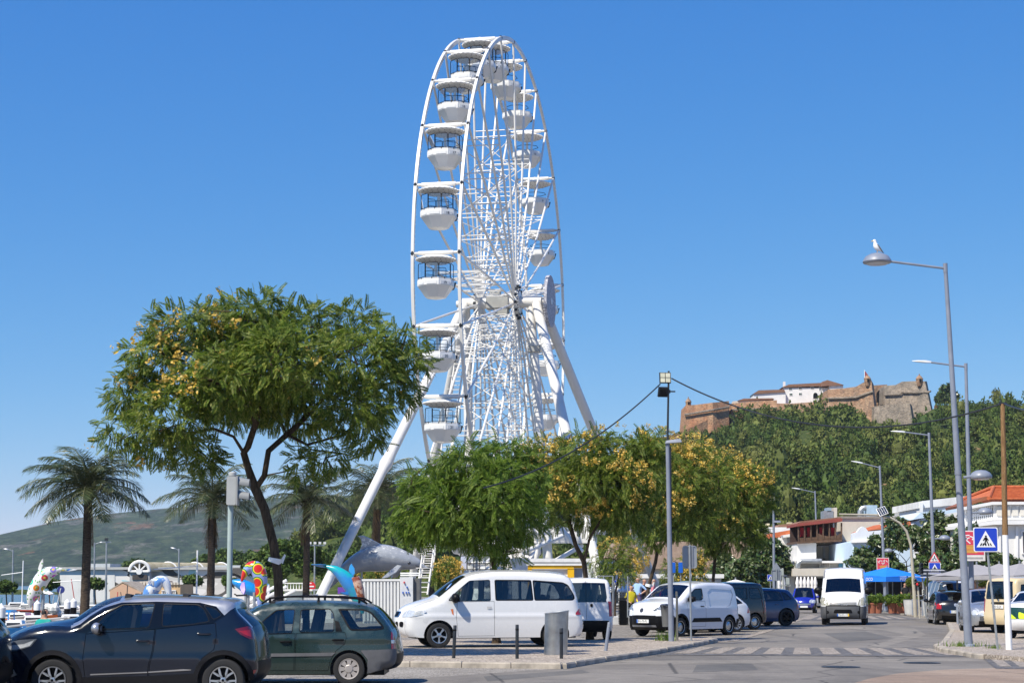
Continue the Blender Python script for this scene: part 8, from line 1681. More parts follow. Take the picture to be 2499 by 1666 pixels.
parasol('bright blue parasol with white lettering, the front one', 2166, 112, 1383, 1407, 128, M_PB, 'PEIXOCO', 'blue terrace parasols', rz=.55); parasol('bright blue parasol partly hidden behind the front one', 2115, 122, 1386, 1406, 110, M_PB, None, 'blue terrace parasols', rz=.3)
parasol('large grey parasol behind the tall lamp post', 2385, 84, 1376, 1406, 165, M_PGy, None, 'grey terrace parasols', val=.16, rz=.2); parasol('large grey parasol at the right edge behind the beige van', 2490, 80, 1374, 1404, 170, M_PGy, None, 'grey terrace parasols', val=.16, rz=.4); parasol('small grey parasol peeking between two larger grey ones', 2440, 96, 1374, 1402, 120, M_PGy, None, 'grey terrace parasols', val=.16, rz=.1)
parasol('wide cream parasol behind the black van', 1795, 108, 1413, 1427, 78, M_PW, None, None, val=.12, rz=.3); parasol('white market parasol behind the men beside the wheel', 1530, 112, 1418, 1440, 90, M_PW, None, None, val=.1, rz=.5)
b = B('black_awning', 'black slatted awning between the traffic light and grey parasols', 92, 2290, 'awning');
(x0, z0), (x1, z1) = b.q(2248, 1409), b.q(2345, 1384)
for i in range(8): m = MB(); m.add([(lerp(x0, x0+.9, i/8), i*.55, lerp(z0, z1, i/8)), (x1, i*.55, lerp(z0, z1, i/8)), (x1, i*.55+.5, lerp(z0, z1, (i+.8)/8)), (lerp(x0, x0+.9, i/8), i*.55+.5, lerp(z0, z1, (i+.8)/8))], [(0, 1, 2, 3)]); m.build('slat', M_PK if i % 3 else plain('slat_pale', (.4, .4, .4), .6), b.o, 0)
for px in (2262, 2335): b.rect('post', px, 1395, px+3, 1480, 0, .1, DARKM)
for i, px in enumerate((1946, 1955, 1964, 1973, 1982, 1990, 1901, 1912)):
 Y = 132 if i < 6 else 122; t = thing('closed_parasol', f'folded white parasol, {side_names[i]} of the row before the fish restaurant' if i < 6 else ('folded white parasol left of the far traffic light' if i == 6 else 'folded white parasol behind the far traffic light'), 'parasol', GX(px, Y, .1), group='folded white parasols'); zt = P(px, 1405, Y).z-.1
 m = MB(); m.lathe([(.05, .2), (.19, .35), (.17, zt*.5), (.11, zt*.72), (.15, zt*.78), (.05, zt*.97), (0, zt)], 10); m.build('canopy', M_PW, t); m = MB(); m.tube((0, 0, 0), (0, 0, zt+.05), .03, n=6); m.build('pole', GALV, t)
b = GX(1912, 100, 0); t = thing('traffic_light', 'grey far traffic light with two heads left of the delivery van', 'traffic light', b); q = lambda px, py: P(px, py, 100)-b; m = MB(); m.path([(0, 0, 0), q(1910, 1385)], .05, 8); m.box(q(1916, 1428), (.6, .06, .06)); m.build('post', plain('tl_grey', (.3, .32, .3), .6), t); tl_head(t, q(1908, 1395), .6, plain('tl_green_grey', (.34, .37, .34), .5), 2, 1); tl_head(t, q(1922, 1417), .6, MATS['tl_green_grey'], 2, 1)
TERR = plain('terracotta', (.32, .11, .06), .8);
b = B('restaurant_terrace', 'dark glazed terrace front under the blue parasols', 124, 2150, 'terrace'); b.rect('glazing', 2070, 1418, 2260, 1475, 0, .2, M_WIN)
for i in range(9): b.rect('mullion', 2072+i*21, 1416, 2074+i*21, 1478, -.1, .05, GALV)
for i in range(4): b.rect('door_panel', 2210+i*11, 1420, 2218+i*11, 1475, -.15, -.05, plain('door_brown', (.10, .06, .04), .6))
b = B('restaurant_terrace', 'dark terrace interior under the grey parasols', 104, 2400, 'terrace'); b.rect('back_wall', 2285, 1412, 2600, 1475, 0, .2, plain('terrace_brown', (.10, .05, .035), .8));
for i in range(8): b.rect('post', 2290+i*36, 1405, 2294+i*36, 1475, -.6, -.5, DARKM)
for i, px in enumerate((2113, 2127, 2141, 2175, 2190, 2203, 2217)):
 Y = 108; t = thing('planter', f'terracotta planter with green plants, {side_names[i]} from the left before the terrace', 'planter', GX(px, Y, .12), group='terracotta planters before the terrace'); m = MB(); m.lathe([(.2, 0), (.27, .5), (.3, .52), (.3, .6), (.25, .6)], 12); m.build('pot', TERR, t); v, f = scatter(*LC, rs.normal(size=(70, 3))*np.array([.2, .2, .12])+np.array([0, 0, .78]), rotmats(rs.normal(size=(70, 3)), rs.uniform(0, 6, 70)), rs.uniform(.4, .8, 70)); np_mesh('plants', v, f, LM2, t)
for i, (px, Y, yc, lab) in enumerate(((2268, 100, 1424, 'ball-clipped tree in a glass-ribbed tub right of the traffic lights'), (2222, 104, 1424, 'ball-clipped tree behind the red signal lens'), (2395, 98, 1422, 'ball-clipped tree under the grey parasols'))):
 t = thing('topiary_tree', lab, 'topiary', GX(px, Y, .12), group='ball-clipped terrace trees'); zc = P(px, yc, Y).z-.12; m = MB(); m.path([(0, 0, .8), (.03, 0, zc)], .035, 6); m.build('trunk', BARK, t); d = rs.normal(size=(420, 3)); d /= np.linalg.norm(d, axis=1, keepdims=True); v, f = scatter(*LC, d*.26*rs.uniform(.7, 1, (420, 1))+np.array([.03, 0, zc+.1]), rotmats(d, rs.uniform(0, 6, 420)), np.full(420, .45)); np_mesh('crown', v, f, LM1, t); m = MB(); m.lathe([(.36, 0), (.43, .8), (.45, .82), (.38, .82), (.36, .7)], 14); m.build('tub', plain('tub_grey', (.5, .5, .48), .5), t)
t = thing('terrace_rail', 'low white terrace rail behind the planters', 'railing', GX(2170, 112, .12));
for i in range(14): m = MB(); m.box((-2.2+i*.33, 0, .5), (.04, .04, 1.0)); m.build('baluster', WHITEP, t)
m = MB(); m.box((0, 0, 1.0), (4.6, .06, .05)); m.box((0, 0, .7), (4.6, .05, .04)); m.build('rail', WHITEP, t)
# ================================================================== dolphin sculptures, container, booth, people, harbour
def spline(pts, n=8):
 pts = [np.array(p, float) for p in pts]; out = []
 for i in range(len(pts)-1):
  p0, p1, p2, p3 = pts[max(i-1, 0)], pts[i], pts[i+1], pts[min(i+2, len(pts)-1)]
  for j in range(n):
   t = j/n; out.append(.5*((2*p1)+(-p0+p2)*t+(2*p0-5*p1+4*p2-p3)*t*t+(-p0+3*p1-3*p2+p3)*t**3))
 out.append(pts[-1]); return out
def fin(m, pts, th, k=None):                       # lens-shaped fin from a 3D outline
 P_ = [Vector(p) for p in pts]; c = sum(P_, Vector())/len(P_); nrm = Vector((0, 0, 0))
 for i in range(len(P_)): nrm += (P_[i]-c).cross(P_[(i+1) % len(P_)]-c)
 nrm.normalize(); n = len(P_); vs = list(P_)+[lerp(p, c, .12)+nrm*th/2 for p in P_]+[lerp(p, c, .12)-nrm*th/2 for p in P_]
 fs = [tuple(range(n, 2*n)), tuple(range(3*n-1, 2*n-1, -1))]+[(i, (i+1) % n, n+(i+1) % n, n+i) for i in range(n)]+[(i, 2*n+i, 2*n+(i+1) % n, (i+1) % n) for i in range(n)]; m.add(vs, fs, k)
def dolphin(label, Y, x0, y0, s, body, fins, mat, finmat=None, posts=(), fluke=None, group='dolphin sculptures on the quay', name='dolphin_sculpture', finth=.1):
 cv = lambda x, y, dy=0: P(x0+x/s, y0+y/s, Y+dy); c0 = cv(body[len(body)//2][0], body[len(body)//2][1]); base = Vector((c0.x, Y, 0)); t = thing(name, label, 'sculpture', base, group=group); kk = Y/FOC/s
 sp = spline([(*b[:3],) for b in body], 6); m = MB(); m.path([cv(a[0], a[1])-base for a in sp], [max(.01, a[2]*kk) for a in sp], 20); bo = m.build('body', mat, t, 1.4)
 for f_ in fins:
  m = MB(); fin(m, [cv(p[0], p[1], p[2] if len(p) > 2 else 0)-base for p in f_[0]], f_[1] if len(f_) > 1 else finth); m.build(f_[3] if len(f_) > 3 else 'fin', f_[2] if len(f_) > 2 and f_[2] else (finmat or mat), t, .9)
 for (x, y) in posts: q_ = cv(x, y)-base; m = MB(); m.tube((q_.x, q_.y, 0), q_, .05, n=8); m.lathe([(.3, 0), (.3, .06), (.06, .08)], 12, (q_.x, q_.y, 0)); m.build('support_post', GALV, t)
 return t, cv, base
def gloss(name, build):
 g = NG(name); setp(g.b, .25, 0, .5, .6); build(g); MATS[name] = g.m; return g.m
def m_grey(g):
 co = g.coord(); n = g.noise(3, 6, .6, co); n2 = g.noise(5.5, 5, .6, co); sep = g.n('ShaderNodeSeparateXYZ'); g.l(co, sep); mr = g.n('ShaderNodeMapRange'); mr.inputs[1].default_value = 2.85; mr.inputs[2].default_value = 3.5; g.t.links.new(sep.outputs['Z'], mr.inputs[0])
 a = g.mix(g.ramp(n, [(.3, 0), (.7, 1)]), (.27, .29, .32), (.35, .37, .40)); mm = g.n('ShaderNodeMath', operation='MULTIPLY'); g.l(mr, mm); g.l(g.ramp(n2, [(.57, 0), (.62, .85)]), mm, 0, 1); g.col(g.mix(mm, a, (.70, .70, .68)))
def flat(g):
 co = g.coord(); rt = g.n('ShaderNodeVectorRotate'); rt.rotation_type = 'X_AXIS'; rt.inputs['Angle'].default_value = pi/2; g.l(co, rt); return rt
def m_flower(g):
 co = flat(g); n = g.noise(2, 3, .5, co); v = g.n('ShaderNodeTexVoronoi', voronoi_dimensions='2D'); v.inputs['Scale'].default_value = 3.4; g.l(co, v, 0, 'Vector'); v2 = g.n('ShaderNodeTexVoronoi', voronoi_dimensions='2D'); v2.inputs['Scale'].default_value = 7; g.l(co, v2, 0, 'Vector')
 h1 = g.n('ShaderNodeHueSaturation'); h1.inputs['Saturation'].default_value = 1.5; h1.inputs['Value'].default_value = .75; g.l(v, h1, 'Color', 'Color'); a = g.mix(g.ramp(v, [(.30, 1), (.33, 0)], 'Distance'), (.76, .75, .72), h1); b_ = g.mix(g.ramp(v, [(.10, 1), (.12, 0)], 'Distance'), a, (.75, .55, .05))
 g.col(g.mix(g.ramp(v2, [(.17, .9), (.20, 0)], 'Distance'), b_, (.10, .32, .08)))
def m_rings(g):
 co = flat(g); v = g.n('ShaderNodeTexVoronoi', voronoi_dimensions='2D'); v.inputs['Scale'].default_value = 2.5; g.l(co, v, 0, 'Vector'); g.col(g.ramp(v, [(0, (.62, .02, .01)), (.33, (.70, .62, .02)), (.42, (.02, .22, .05)), (.5, (.30, .38, .72))], 'Distance', 'CONSTANT'))
def m_cloud(c0, c1, sc=2.0, lo=.45, hi=.55):
 def f(g): co = g.coord(); n = g.noise(sc, 4, .55, co, .5); g.col(g.ramp(n, [(lo, c0), (hi, c1)]))
 return f
MG = gloss('dolphin_grey', m_grey); MF = gloss('dolphin_flowers', m_flower); MRG = gloss('dolphin_rings', m_rings); MTE = gloss('dolphin_teal', m_cloud((.01, .38, .42), (.03, .22, .55), 1.2)); MPA = gloss('dolphin_leaf_patch', m_cloud((.55, .36, .26), (.25, .06, .02), 6)); MBL = gloss('dolphin_blue', m_cloud((.01, .22, .62), (.02, .32, .72), 1.5)); MWB = gloss('dolphin_white_blue', m_cloud((.68, .72, .78), (.10, .25, .58), 2.6, .52, .56))
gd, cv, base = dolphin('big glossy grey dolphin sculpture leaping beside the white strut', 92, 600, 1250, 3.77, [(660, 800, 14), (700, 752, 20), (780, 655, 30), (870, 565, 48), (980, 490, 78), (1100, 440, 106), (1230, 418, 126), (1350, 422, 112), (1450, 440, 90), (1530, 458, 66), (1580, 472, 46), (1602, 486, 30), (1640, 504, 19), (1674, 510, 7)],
 [([(1028, 214), (1080, 210), (1150, 240), (1260, 300), (1130, 350), (1040, 370), (1068, 295), (1058, 245)], .16, None, 'dorsal_fin'), ([(1400, 480, -.5), (1335, 530, -.9), (1250, 605, -1.3), (1310, 598, -1.3), (1385, 555, -1.0), (1440, 490, -.6)], .1, None, 'pectoral_fin'), ([(1420, 490, .5), (1370, 545, .9), (1330, 605, 1.3), (1400, 590, 1.2), (1440, 520, .8)], .1, None, 'pectoral_fin'), ([(700, 745, 0), (640, 800, -1.2), (600, 850, -1.6), (660, 830, -.5), (640, 860, .2), (720, 790, .6), (690, 860, 1.6)], .1, None, 'tail_fluke')], MG, posts=[(1066, 545), (720, 760)])
for sg in (-1,):
 c = cv(1503, 464, -1.05)-base; m = MB(); m.ball(c, (.09, .06, .07), 10, 8); m.build('eye', plain('dolphin_eye', (.02, .02, .025), .1, 0, .7, 1), gd); m = MB(); m.path([cv(1560, 487, -.75)-base, cv(1600, 500, -.5)-base, cv(1672, 513, -.05)-base], .025, 5); m.build('mouth_line', plain('mouth_dark', (.05, .05, .06), .5), gd)
td, cv, base = dolphin('teal dolphin sculpture diving with a brown leaf patch', 66, 600, 1250, 3.77, [(735, 492, 9), (775, 507, 24), (830, 532, 42), (900, 590, 62), (960, 660, 72), (1010, 740, 66), (1045, 815, 52), (1065, 880, 30), (1075, 930, 14)], [([(945, 535), (955, 490), (972, 468), (1000, 510), (1006, 560), (985, 590)], .08, MBL, 'dorsal_fin'), ([(745, 480, 0), (690, 476, -.35), (600, 478, -.6), (680, 496, -.2), (740, 505, 0), (690, 500, .4), (640, 490, .7), (710, 480, .4)], .05, MTE, 'tail_fluke'), ([(940, 720, -.8), (900, 735, -1.0), (862, 735, -1.2), (890, 752, -1.1), (945, 760, -.9)], .06, MTE, 'pectoral_fin')], MTE, posts=[(1000, 800)])
m = MB(); sp = spline([(1010, 590, 44), (1030, 660, 56), (1052, 740, 52), (1066, 810, 40)], 6); m.path([cv(a[0]-4, a[1], -.12)-base for a in sp], [a[2]*66/FOC/3.77*.86 for a in sp], 16); m.build('leaf_patch', MPA, td, 1.4)
fd, cv, base = dolphin('white dolphin sculpture painted with colourful flowers', 56, 0, 1300, 6.533, [(1010, 580, 12), (960, 585, 36), (890, 600, 66), (785, 632, 98), (690, 705, 118), (620, 810, 122), (560, 910, 112), (515, 1010, 92), (490, 1090, 62), (484, 1145, 38), (484, 1190, 18)], [([(600, 640), (612, 560), (640, 470), (690, 396), (692, 480), (660, 600)], .1, None, 'dorsal_fin'), ([(690, 915, -.5), (760, 912, -.7), (880, 968, -1.0), (800, 988, -.9), (700, 965, -.6)], .06, None, 'pectoral_fin'), ([(700, 545, .4), (800, 540, .3), (980, 575, 0), (1240, 582, -.5), (1100, 605, -.4), (960, 600, 0), (820, 560, .6)], .05, None, 'tail_fluke')], MF, posts=[(690, 960)])
dolphin('blue dolphin sculpture with a purple fin behind the ringed one', 64, 200, 1330, 4.9, [(1795, 430, 22), (1840, 445, 42), (1910, 470, 66), (1990, 510, 78), (2070, 545, 66), (2130, 545, 44), (2180, 505, 22), (2215, 478, 10)], [([(1890, 500, -.9), (1905, 560, -1.0), (1940, 600, -1.1), (1960, 540, -1.0), (1950, 440, -.9), (1915, 440, -.8)], .06, plain('fin_purple', (.32, .22, .6), .4), 'pectoral_fin'), ([(2195, 490), (2230, 475), (2235, 455), (2200, 460)], .05, None, 'tail_fluke')], MBL, posts=[(1990, 580), (1960, 560)])
dolphin('dolphin sculpture with red, yellow and green rings beside the big tree', 60, 200, 1330, 4.9, [(1908, 430, 12), (1925, 390, 24), (1965, 310, 50), (2020, 262, 68), (2085, 275, 84), (2125, 350, 86), (2140, 450, 76), (2140, 550, 66), (2140, 640, 52), (2132, 710, 34), (2120, 780, 18)], [([(1960, 260), (1975, 210), (2030, 190), (2090, 200), (2060, 230), (2000, 262)], .12, None, 'dorsal_fin'), ([(2140, 330, -1.0), (2165, 280, -1.1), (2185, 330, -1.1), (2175, 380, -1.0)], .06, None, 'pectoral_fin')], MRG, posts=[(2062, 560)])
dolphin('white and blue painted dolphin sculpture just above the crossover roof', 58, 200, 1330, 4.9, [(1040, 640, 26), (1036, 560, 36), (1015, 480, 50), (975, 430, 62), (915, 440, 74), (860, 500, 84), (815, 570, 84), (790, 650, 70)], [([(790, 440, -.8), (830, 400, -.9), (865, 420, -.9), (860, 500, -.8), (820, 480, -.8)], .07, None, 'pectoral_fin')], MWB, posts=[(900, 560)])
b = B('shipping_container', 'white ribbed steel container below the grey dolphin', 78, 950, 'container'); M_CON = plaster('container_white', (.74, .74, .72), (.4, .36, .3), .3, (2, 2, .6))
b.rect('shell', 885, 1415, 975, 1520, .08, 2.4, M_CON)
for i in range(11): b.rect('rib', 887+i*8.2, 1418, 891.5+i*8.2, 1515, 0, .08, M_CON)
b.rect('top_rail', 883, 1412, 977, 1417, -.02, 2.45, M_CON); b.rect('machine_panel', 976, 1407, 1008, 1520, -.05, 1.8, plain('panel_pale', (.62, .63, .64), .5)); b.rect('dark_door', 1008, 1410, 1024, 1520, .1, 1.6, plain('door_dark', (.12, .12, .12), .6))
for px, py in ((985, 1418), (992, 1430), (982, 1443), (990, 1443), (996, 1443)): b.rect('control', px, py, px+3, py+4, -.12, -.04, SRED if py == 1418 else M_PBLUE)
m = MB();
for z in (1398, 1403): a, c = b.q(976, z), b.q(1025, z); m.tube((a[0], .3, a[1]), (c[0], .3, c[1]), .03, n=6)
m.build('frame_rail', WHITEP, b.o)
b = B('ticket_booth', 'yellow-framed booth behind the minibus roof', 88, 1355, 'booth'); YEL = plain('booth_yellow', (.75, .42, .005), .4)
b.rect('body', 1292, 1388, 1395, 1500, .1, 2.4, plain('booth_white', (.74, .75, .77), .4)); b.rect('top_beam', 1288, 1378, 1400, 1387, -.05, .4, YEL); b.rect('frame_post', 1288, 1387, 1298, 1500, -.03, .2, YEL); b.rect('frame_post', 1385, 1387, 1401, 1500, -.03, .3, YEL); b.rect('side_beam', 1401, 1378, 1424, 1385, .1, 2.4, YEL); b.rect('side_window', 1401, 1386, 1422, 1412, .2, .3, plain('booth_window', (.22, .27, .36), .15, 0, .7)); b.rect('roof', 1286, 1374, 1426, 1379, -.1, 2.6, plain('booth_roof', (.72, .72, .70), .5))
b = B('white_cabin', 'pale grey machine cabin with bolted edge behind the yellow booth', 97, 1400, 'cabin'); b.rect('body', 1250, 1370, 1462, 1500, 0, 3, plain('cabin_grey', (.60, .62, .65), .45)); b.rect('edge', 1248, 1362, 1464, 1371, -.1, 3.1, plain('cabin_edge', (.7, .7, .71), .45))
t = thing('ramp_railing', 'white wooden ramp with rails behind the crossover tail', 'railing', GX(650, 72)); q = lambda px, py, Y=72: P(px, py, Y)-t.location
for a, c in (((590, 1490), (700, 1430)), ((590, 1475), (700, 1415)), ((600, 1500), (720, 1440))): m = MB(); m.tube(q(*a), q(*c), .06, n=6); m.build('rail', WHITEP, t)
for px, y0_, y1_ in ((605, 1455, 1520), (630, 1440, 1520), (655, 1425, 1520), (684, 1415, 1520), (602, 1430, 1520)): m = MB(); m.tube(q(px, y0_), q(px, y1_), .055, n=6); m.build('post', WHITEP, t)
b = B('harbour_shed', 'white boarded shed between big tree trunk and slender palm', 95, 720, 'shed'); b.poly('wall', [(700, 1500), (860, 1500), (860, 1452), (700, 1450)], 0, 4, M_WALLW); b.rect('glazing', 695, 1438, 745, 1462, -.1, .05, plain('shed_glass', (.45, .5, .5), .2, 0, .6)); b.poly('gable', [(705, 1480), (775, 1480), (740, 1462)], -1.2, -.1, M_LIME)
for i in range(9): b.rect('rail_post', 696+i*7, 1422, 697.5+i*7, 1440, -.3, -.25, WHITEP)
b.rect('rail', 694, 1421, 762, 1423.5, -.35, -.25, WHITEP); b.rect('slab', 690, 1437, 765, 1441, -.5, 3, M_LIME); b.rect('purple_panel', 825, 1432, 842, 1448, -.2, 0, plain('purple', (.16, .05, .4), .6))
t = thing('steel_fence', 'tall galvanised frame fence round the wheel leg', 'fence', GX(1470, 76, .0)); q = lambda px, py, Y=76: P(px, py, Y)-t.location
for px in (1458, 1473, 1496, 1532): m = MB(); m.tube(q(px, 1405), q(px, 1505), .03, n=6); m.build('post', GALV, t)
for y in (1405, 1440, 1475, 1505): m = MB(); m.tube(q(1458, y), q(1496, y), .02, n=6); m.build('rail', GALV, t)
for i in range(12): m = MB(); m.tube(q(1500+i*3, 1442), q(1500+i*3, 1465), .012, n=5); m.build('bar', DARKM, t)
t = thing('rubber_column', 'black ribbed rubber block on the wheel footing', 'block', GX(1520, 82)); m = MB()
for i in range(16): m.box((0, 0, .1+i*.07), (.4, .4, .045));
m.box((0, 0, .6), (.33, .33, 1.2)); m.build('core', BLACK, t)
WP = P(1556, 1425, 84); pz = P(1556, 1405, 84).z-1.74
def stand_on(label, px, Y, ytop, rz, sh, trc, hair, pose='stand', sl=1.2):
 z = P(px, ytop, Y).z-1.76; return person(label, (P(px, 1425, Y).x, Y, z), rz, sh, trc, hair, pose, 1.0, sl)
t = thing('boarding_deck', 'low white deck where the men stand beside the wheel', 'deck', GX(1570, 84)); zdeck = P(1556, 1408, 84).z-1.76; m = MB(); m.box((0, .4, zdeck/2), (3.2, 2.4, max(.1, zdeck))); m.build('deck', plain('deck_grey', (.5, .5, .5), .7), t)
stand_on('man in a light blue shirt and purple trousers, hands on hips', 1557, 84, 1408, radians(-40), (.30, .46, .72), (.09, .07, .16), (.35, .35, .35), 'akimbo'); stand_on('man in a dark shirt facing the man in light blue', 1572, 84.4, 1411, radians(30), (.03, .035, .05), (.03, .04, .07), (.12, .1, .09)); stand_on('man in a pink shirt behind the leaning trunk', 1594, 84.2, 1411, radians(80), (.66, .20, .24), (.08, .08, .1), (.3, .28, .26))
o = person('person in a yellow and black top sitting beside the wheel', (P(1540, 1425, 82).x, 82, P(1540, 1430, 82).z-1.70), radians(20), (.62, .52, .02), (.02, .02, .02), (.02, .02, .02), 'sit');
t = thing('stool', 'low black stool under the seated person', 'stool', (o.location.x, 82, 0)); m = MB(); zs = max(.3, o.location.z+.84); m.box((0, .02, zs-.03), (.4, .4, .06)); m.build('seat', BLACK, t)
for sx in (-.15, .15):
 for sy in (-.15, .15): m = MB(); m.tube((sx, sy, 0), (sx, sy, zs-.05), .02, n=6); m.build('leg', BLACK, t)
person('dark figure standing under the blue parasols', (GX(2208, 115, .12)), 0.4, (.012, .012, .014), (.012, .012, .014), (.01, .01, .01)); person('man with a teal vest and dark cap by the moored boats', (P(110, 1425, 45).x, 45, P(110, 1482, 45).z-1.76), radians(160), (.0, .30, .26), (.05, .05, .07), (.01, .01, .012))
gb = P(2139, 614, 50.5); t = thing('gull', 'white gull with grey wings standing on the dome lamp', 'gull', gb); s = 1.0
m = MB(); sp = spline([(.16, 0, -.0, .012), (.10, 0, .03, .035), (.03, 0, .09, .07), (-.01, 0, .16, .075), (-.03, 0, .23, .05), (-.035, 0, .28, .042), (-.05, 0, .31, .044), (-.06, 0, .34, .02)], 5); m.path([a[:3] for a in sp], [a[3] for a in sp], 12); m.build('body', plain('gull_white', (.8, .8, .79), .6, var=.03), t, 1.4)
for sy in (-1, 1):
 m = MB(); fin(m, [(-.01, sy*.06, .2), (.05, sy*.075, .13), (.13, sy*.05, .02), (.20, sy*.02, -.05), (.12, sy*.045, .08), (.04, sy*.06, .19)], .025); m.build('wing', plain('gull_grey', (.16, .17, .19), .6), t); m = MB(); m.tube((.02, sy*.03, .03), (.015, sy*.03, -.06), .008, n=5); m.box((.0, sy*.03, -.065), (.05, .03, .008)); m.build('leg', plain('gull_leg', (.5, .3, .2), .6), t)
m = MB(); m.path([(-.09, 0, .305), (-.145, 0, .285)], [.015, .004], 6); m.build('beak', plain('gull_beak', (.7, .45, .05), .5), t)
for i, (px, Y, yt, yb, lab) in enumerate(((5, 44, 1470, 1540, 'black mooring pile with white cap at the left edge'), (166, 66, 1460, 1500, 'mooring pile with white cap, left of the pair by the palm'), (181, 69, 1458, 1500, 'mooring pile with white cap, right of the pair by the palm'), (93, 64, 1463, 1500, 'mooring pile with white cap behind the flowered dolphin'))):
 t = thing('mooring_pile', lab, 'pile', GX(px, Y), group='mooring piles in the harbour'); r = 10.5*Y/FOC if i == 0 else 7.5*Y/FOC; z1 = P(px, yt, Y).z; zm = z1-.35; m = MB(); m.lathe([(r, 0), (r, zm)], 16); m.build('pile', BLACK, t); m = MB(); m.lathe([(r*1.05, zm), (r*1.05, z1-.12), (r*.9, z1-.1), (0, z1)], 16); m.build('cap', WHITEP, t)
def boat(label, px, Y, L, col, rz, canopy=None, mast=0, zf=.0):
 t = thing('boat', label, 'boat', GX(px, Y, zf), rz, 'small boats moored at the quay'); m = MB(); n = 12; vs = []
 for i in range(n+1):
  s = i/n; w = .75*sin(pi*min(1, .18+s*.82))**.6*(1 if s < .95 else .4); sh = .55+.25*(s-.4)**2*2
  x = -L/2+L*s; vs += [(x, -w*.95, sh), (x, -w*.6, .12), (x, 0, 0), (x, w*.6, .12), (x, w*.95, sh), (x, w*.82, sh-.03), (x, 0, .25), (x, -w*.82, sh-.03)]
 m.add(vs, [(i*8+j, i*8+(j+1) % 8, (i+1)*8+(j+1) % 8, (i+1)*8+j) for i in range(n) for j in range(8)]+[tuple(range(8)), tuple(n*8+7-j for j in range(8))]); m.build('hull', col, t, .8)
 m = MB(); m.path([(-L/2+.1, -.6, .62), (0, -.78, .60), (L/2-.3, -.3, .72)], .03, 6); m.path([(-L/2+.1, .6, .62), (0, .78, .60), (L/2-.3, .3, .72)], .03, 6); m.build('gunwale', plain('gunwale_grey', (.45, .44, .42), .6), t)
 m = MB(); m.box((L*.1, 0, .62), (L*.22, .8, .34), top=.7); m.build('cabin', WHITEP, t); m = MB(); m.box((L*.1, -.36, .66), (L*.14, .06, .14)); m.build('cabin_window', M_WIN, t)
 if canopy: m = MB(); m.box((-L*.25, 0, .92), (L*.3, 1.1, .06)); [m.tube((-L*.25+sx*L*.13, sy*.6, .5), (-L*.25+sx*L*.13, sy*.5, .92), .02, n=5) for sx in (-1, 1) for sy in (-1, 1)]; m.build('canopy', canopy, t)
 if mast: m = MB(); m.tube((0, 0, .5), (0, 0, mast), .035, n=6); m.tube((0, 0, mast*.8), (-L*.3, 0, mast*.75), .02, n=5); m.build('mast', WHITEP, t)
 return t
CBL = plain('boat_blue', (.02, .28, .7), .4); CRD = plain('boat_red', (.55, .06, .03), .5); CWH = plain('boat_white', (.74, .74, .73), .4); CGR = plain('boat_green', (.03, .38, .06), .5); CDK = plain('boat_dark', (.03, .035, .04), .5)
for a in ((20, 104, 5, CDK, .2, None, 0, 'dark boat moored at the far left'), (55, 96, 4, CWH, -.2, None, 3.0, 'white boat with a mast left of the flowered dolphin'), (140, 88, 6, CRD, .1, None, 0, 'red boat behind the flowered dolphin fin'), (150, 62, 3.2, CWH, .3, None, 0, 'white boat near the man in teal'), (215, 92, 6, CDK, -.1, None, 2.5, 'dark boat behind the tall palm trunk'), (62, 60, 3.4, CWH, .1, CBL, 0, 'white boat with blue awning in front of the flowered dolphin'), (30, 66, 3.4, plain('boat_orange', (.7, .16, .03), .5), -.1, None, 0, 'orange boat by the near mooring pile'), (255, 84, 5, CWH, .2, None, 0, 'white boat just left of the windscreen of the crossover'), (18, 52, 2.6, CBL, .1, None, 0, 'blue and white rowing boat at the lower left'), (480, 78, 6, plain('boat_navy', (.02, .04, .25), .5), .1, CWH, 3.2, 'navy boat with white canopy behind the crossover roof'), (590, 84, 5, CBL, .3, None, 0, 'blue boat beyond the painted dolphins')): boat(a[7], *a[:3], a[3], a[4], a[5], a[6])
t = thing('fish_crate', 'bright green crate among the boats at the lower left', 'crate', (P(21, 1425, 70).x, 70, 0)); m = MB(); z1 = P(21, 1512, 70).z; m.box((0, 0, z1/2), (.26, .3, z1), top=1.06); m.build('body', CGR, t); m = MB(); m.box((0, 0, z1), (.3, .34, .03)); m.build('rim', CGR, t)
rr_ = random.Random(4); CLUT = [plain('gear_dark', (.03, .035, .04), .7), plain('gear_red', (.45, .05, .04), .6), plain('gear_grey', (.3, .3, .3), .7), plain('gear_white', (.65, .65, .63), .6), CBL, plain('gear_orange', (.6, .2, .05), .6), plain('gear_teal', (.05, .3, .3), .6)]
ORD = side_names+['fourteenth', 'fifteenth', 'sixteenth', 'seventeenth', 'eighteenth', 'nineteenth', 'twentieth', 'twenty-first', 'twenty-second', 'twenty-third', 'twenty-fourth', 'twenty-fifth', 'twenty-sixth']
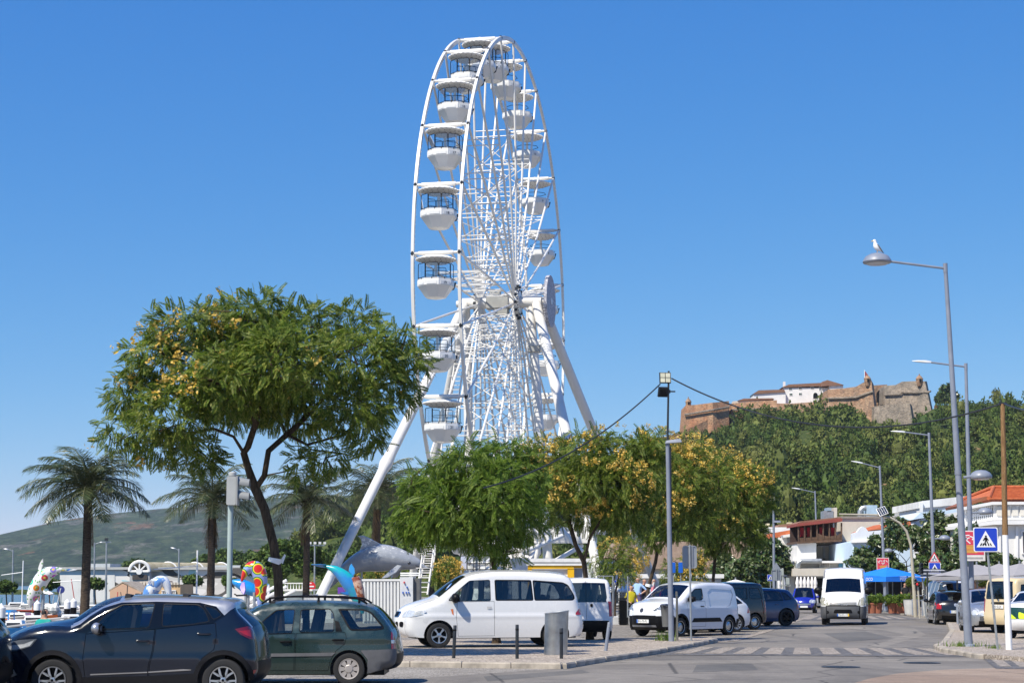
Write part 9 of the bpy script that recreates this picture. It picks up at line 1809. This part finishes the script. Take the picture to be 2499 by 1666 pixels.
for i in range(26):
 px = -2+i*12.5+rr_.uniform(-5, 5); Y = rr_.uniform(70, 105); k = rr_.randrange(3); ci = rr_.randrange(7); o = thing('fishing_gear', f"{['dark', 'red', 'grey', 'white', 'blue', 'orange', 'teal'][ci]} {['box', 'net heap', 'pole stack'][k]} on the quay, {ORD[i]} from the left edge", 'fishing gear', GX(px, Y), rr_.uniform(0, 3), 'fishing gear heaped along the quay'); m = MB(); s_ = rr_.uniform(.5, 1.1)
 if k == 0: m.box((0, 0, .25*s_), (.8*s_, .5*s_, .5*s_), top=.9); m.box((.1, 0, .55*s_), (.5*s_, .4*s_, .12*s_), .4)
 elif k == 1: [m.ball((rr_.uniform(-.4, .4), rr_.uniform(-.3, .3), .25*s_+rr_.uniform(0, .35)), (.28*s_, .25*s_, .2*s_), 8, 6) for _ in range(5)]
 else: m.tube((0, 0, 0), (rr_.uniform(-.5, .5), 0, 2.0*s_), .025, n=5); m.tube((.2, 0, 0), (rr_.uniform(-.5, .5), .2, 1.6*s_), .02, n=5); m.box((0, 0, .2), (.9, .4, .4), top=.8)
 m.build('gear', CLUT[ci], o)
b = B('quay_wall', 'pale stone quay wall behind the moored boats', 100, 100, 'wall'); b.poly('wall', [(-120, 1500), (320, 1500), (320, 1480), (-120, 1482)], 0, 3, M_CREAM)
t = thing('net_pile', 'heap of white fishing nets on the quay', 'net pile', GX(127, 70));
v = []; z1 = P(127, 1475, 70).z
m = MB()
for i in range(26): m.ball((rnd(-.45, .45), rnd(-.3, .3), z1*.5+rnd(-.5, .45)), (rnd(.12, .25), rnd(.12, .22), rnd(.1, .2)), 7, 5)
m.build('net', plain('net_white', (.6, .6, .57), .9, var=.4, scale=14), t); m = MB(); m.box((0, 0, z1*.28), (1.2, .8, z1*.56)); m.build('crate', M_WOOD, t)
# ================================================================== thin summer haze
m = MB(); m.box((-350, 2530, 110), (6300, 5340, 232)); hz = m.build('haze', [], None, 0); hz['kind'] = 'stuff'
g = NG('haze_air'); g.t.nodes.remove(g.b); pv_ = g.n('ShaderNodeVolumePrincipled'); pv_.inputs['Color'].default_value = (.84, .92, 1.0, 1); pv_.inputs['Density'].default_value = 0.00007; pv_.inputs['Anisotropy'].default_value = 0.2
g.t.links.new(pv_.outputs[0], g.out.inputs['Volume']); hz.data.materials.append(g.m)
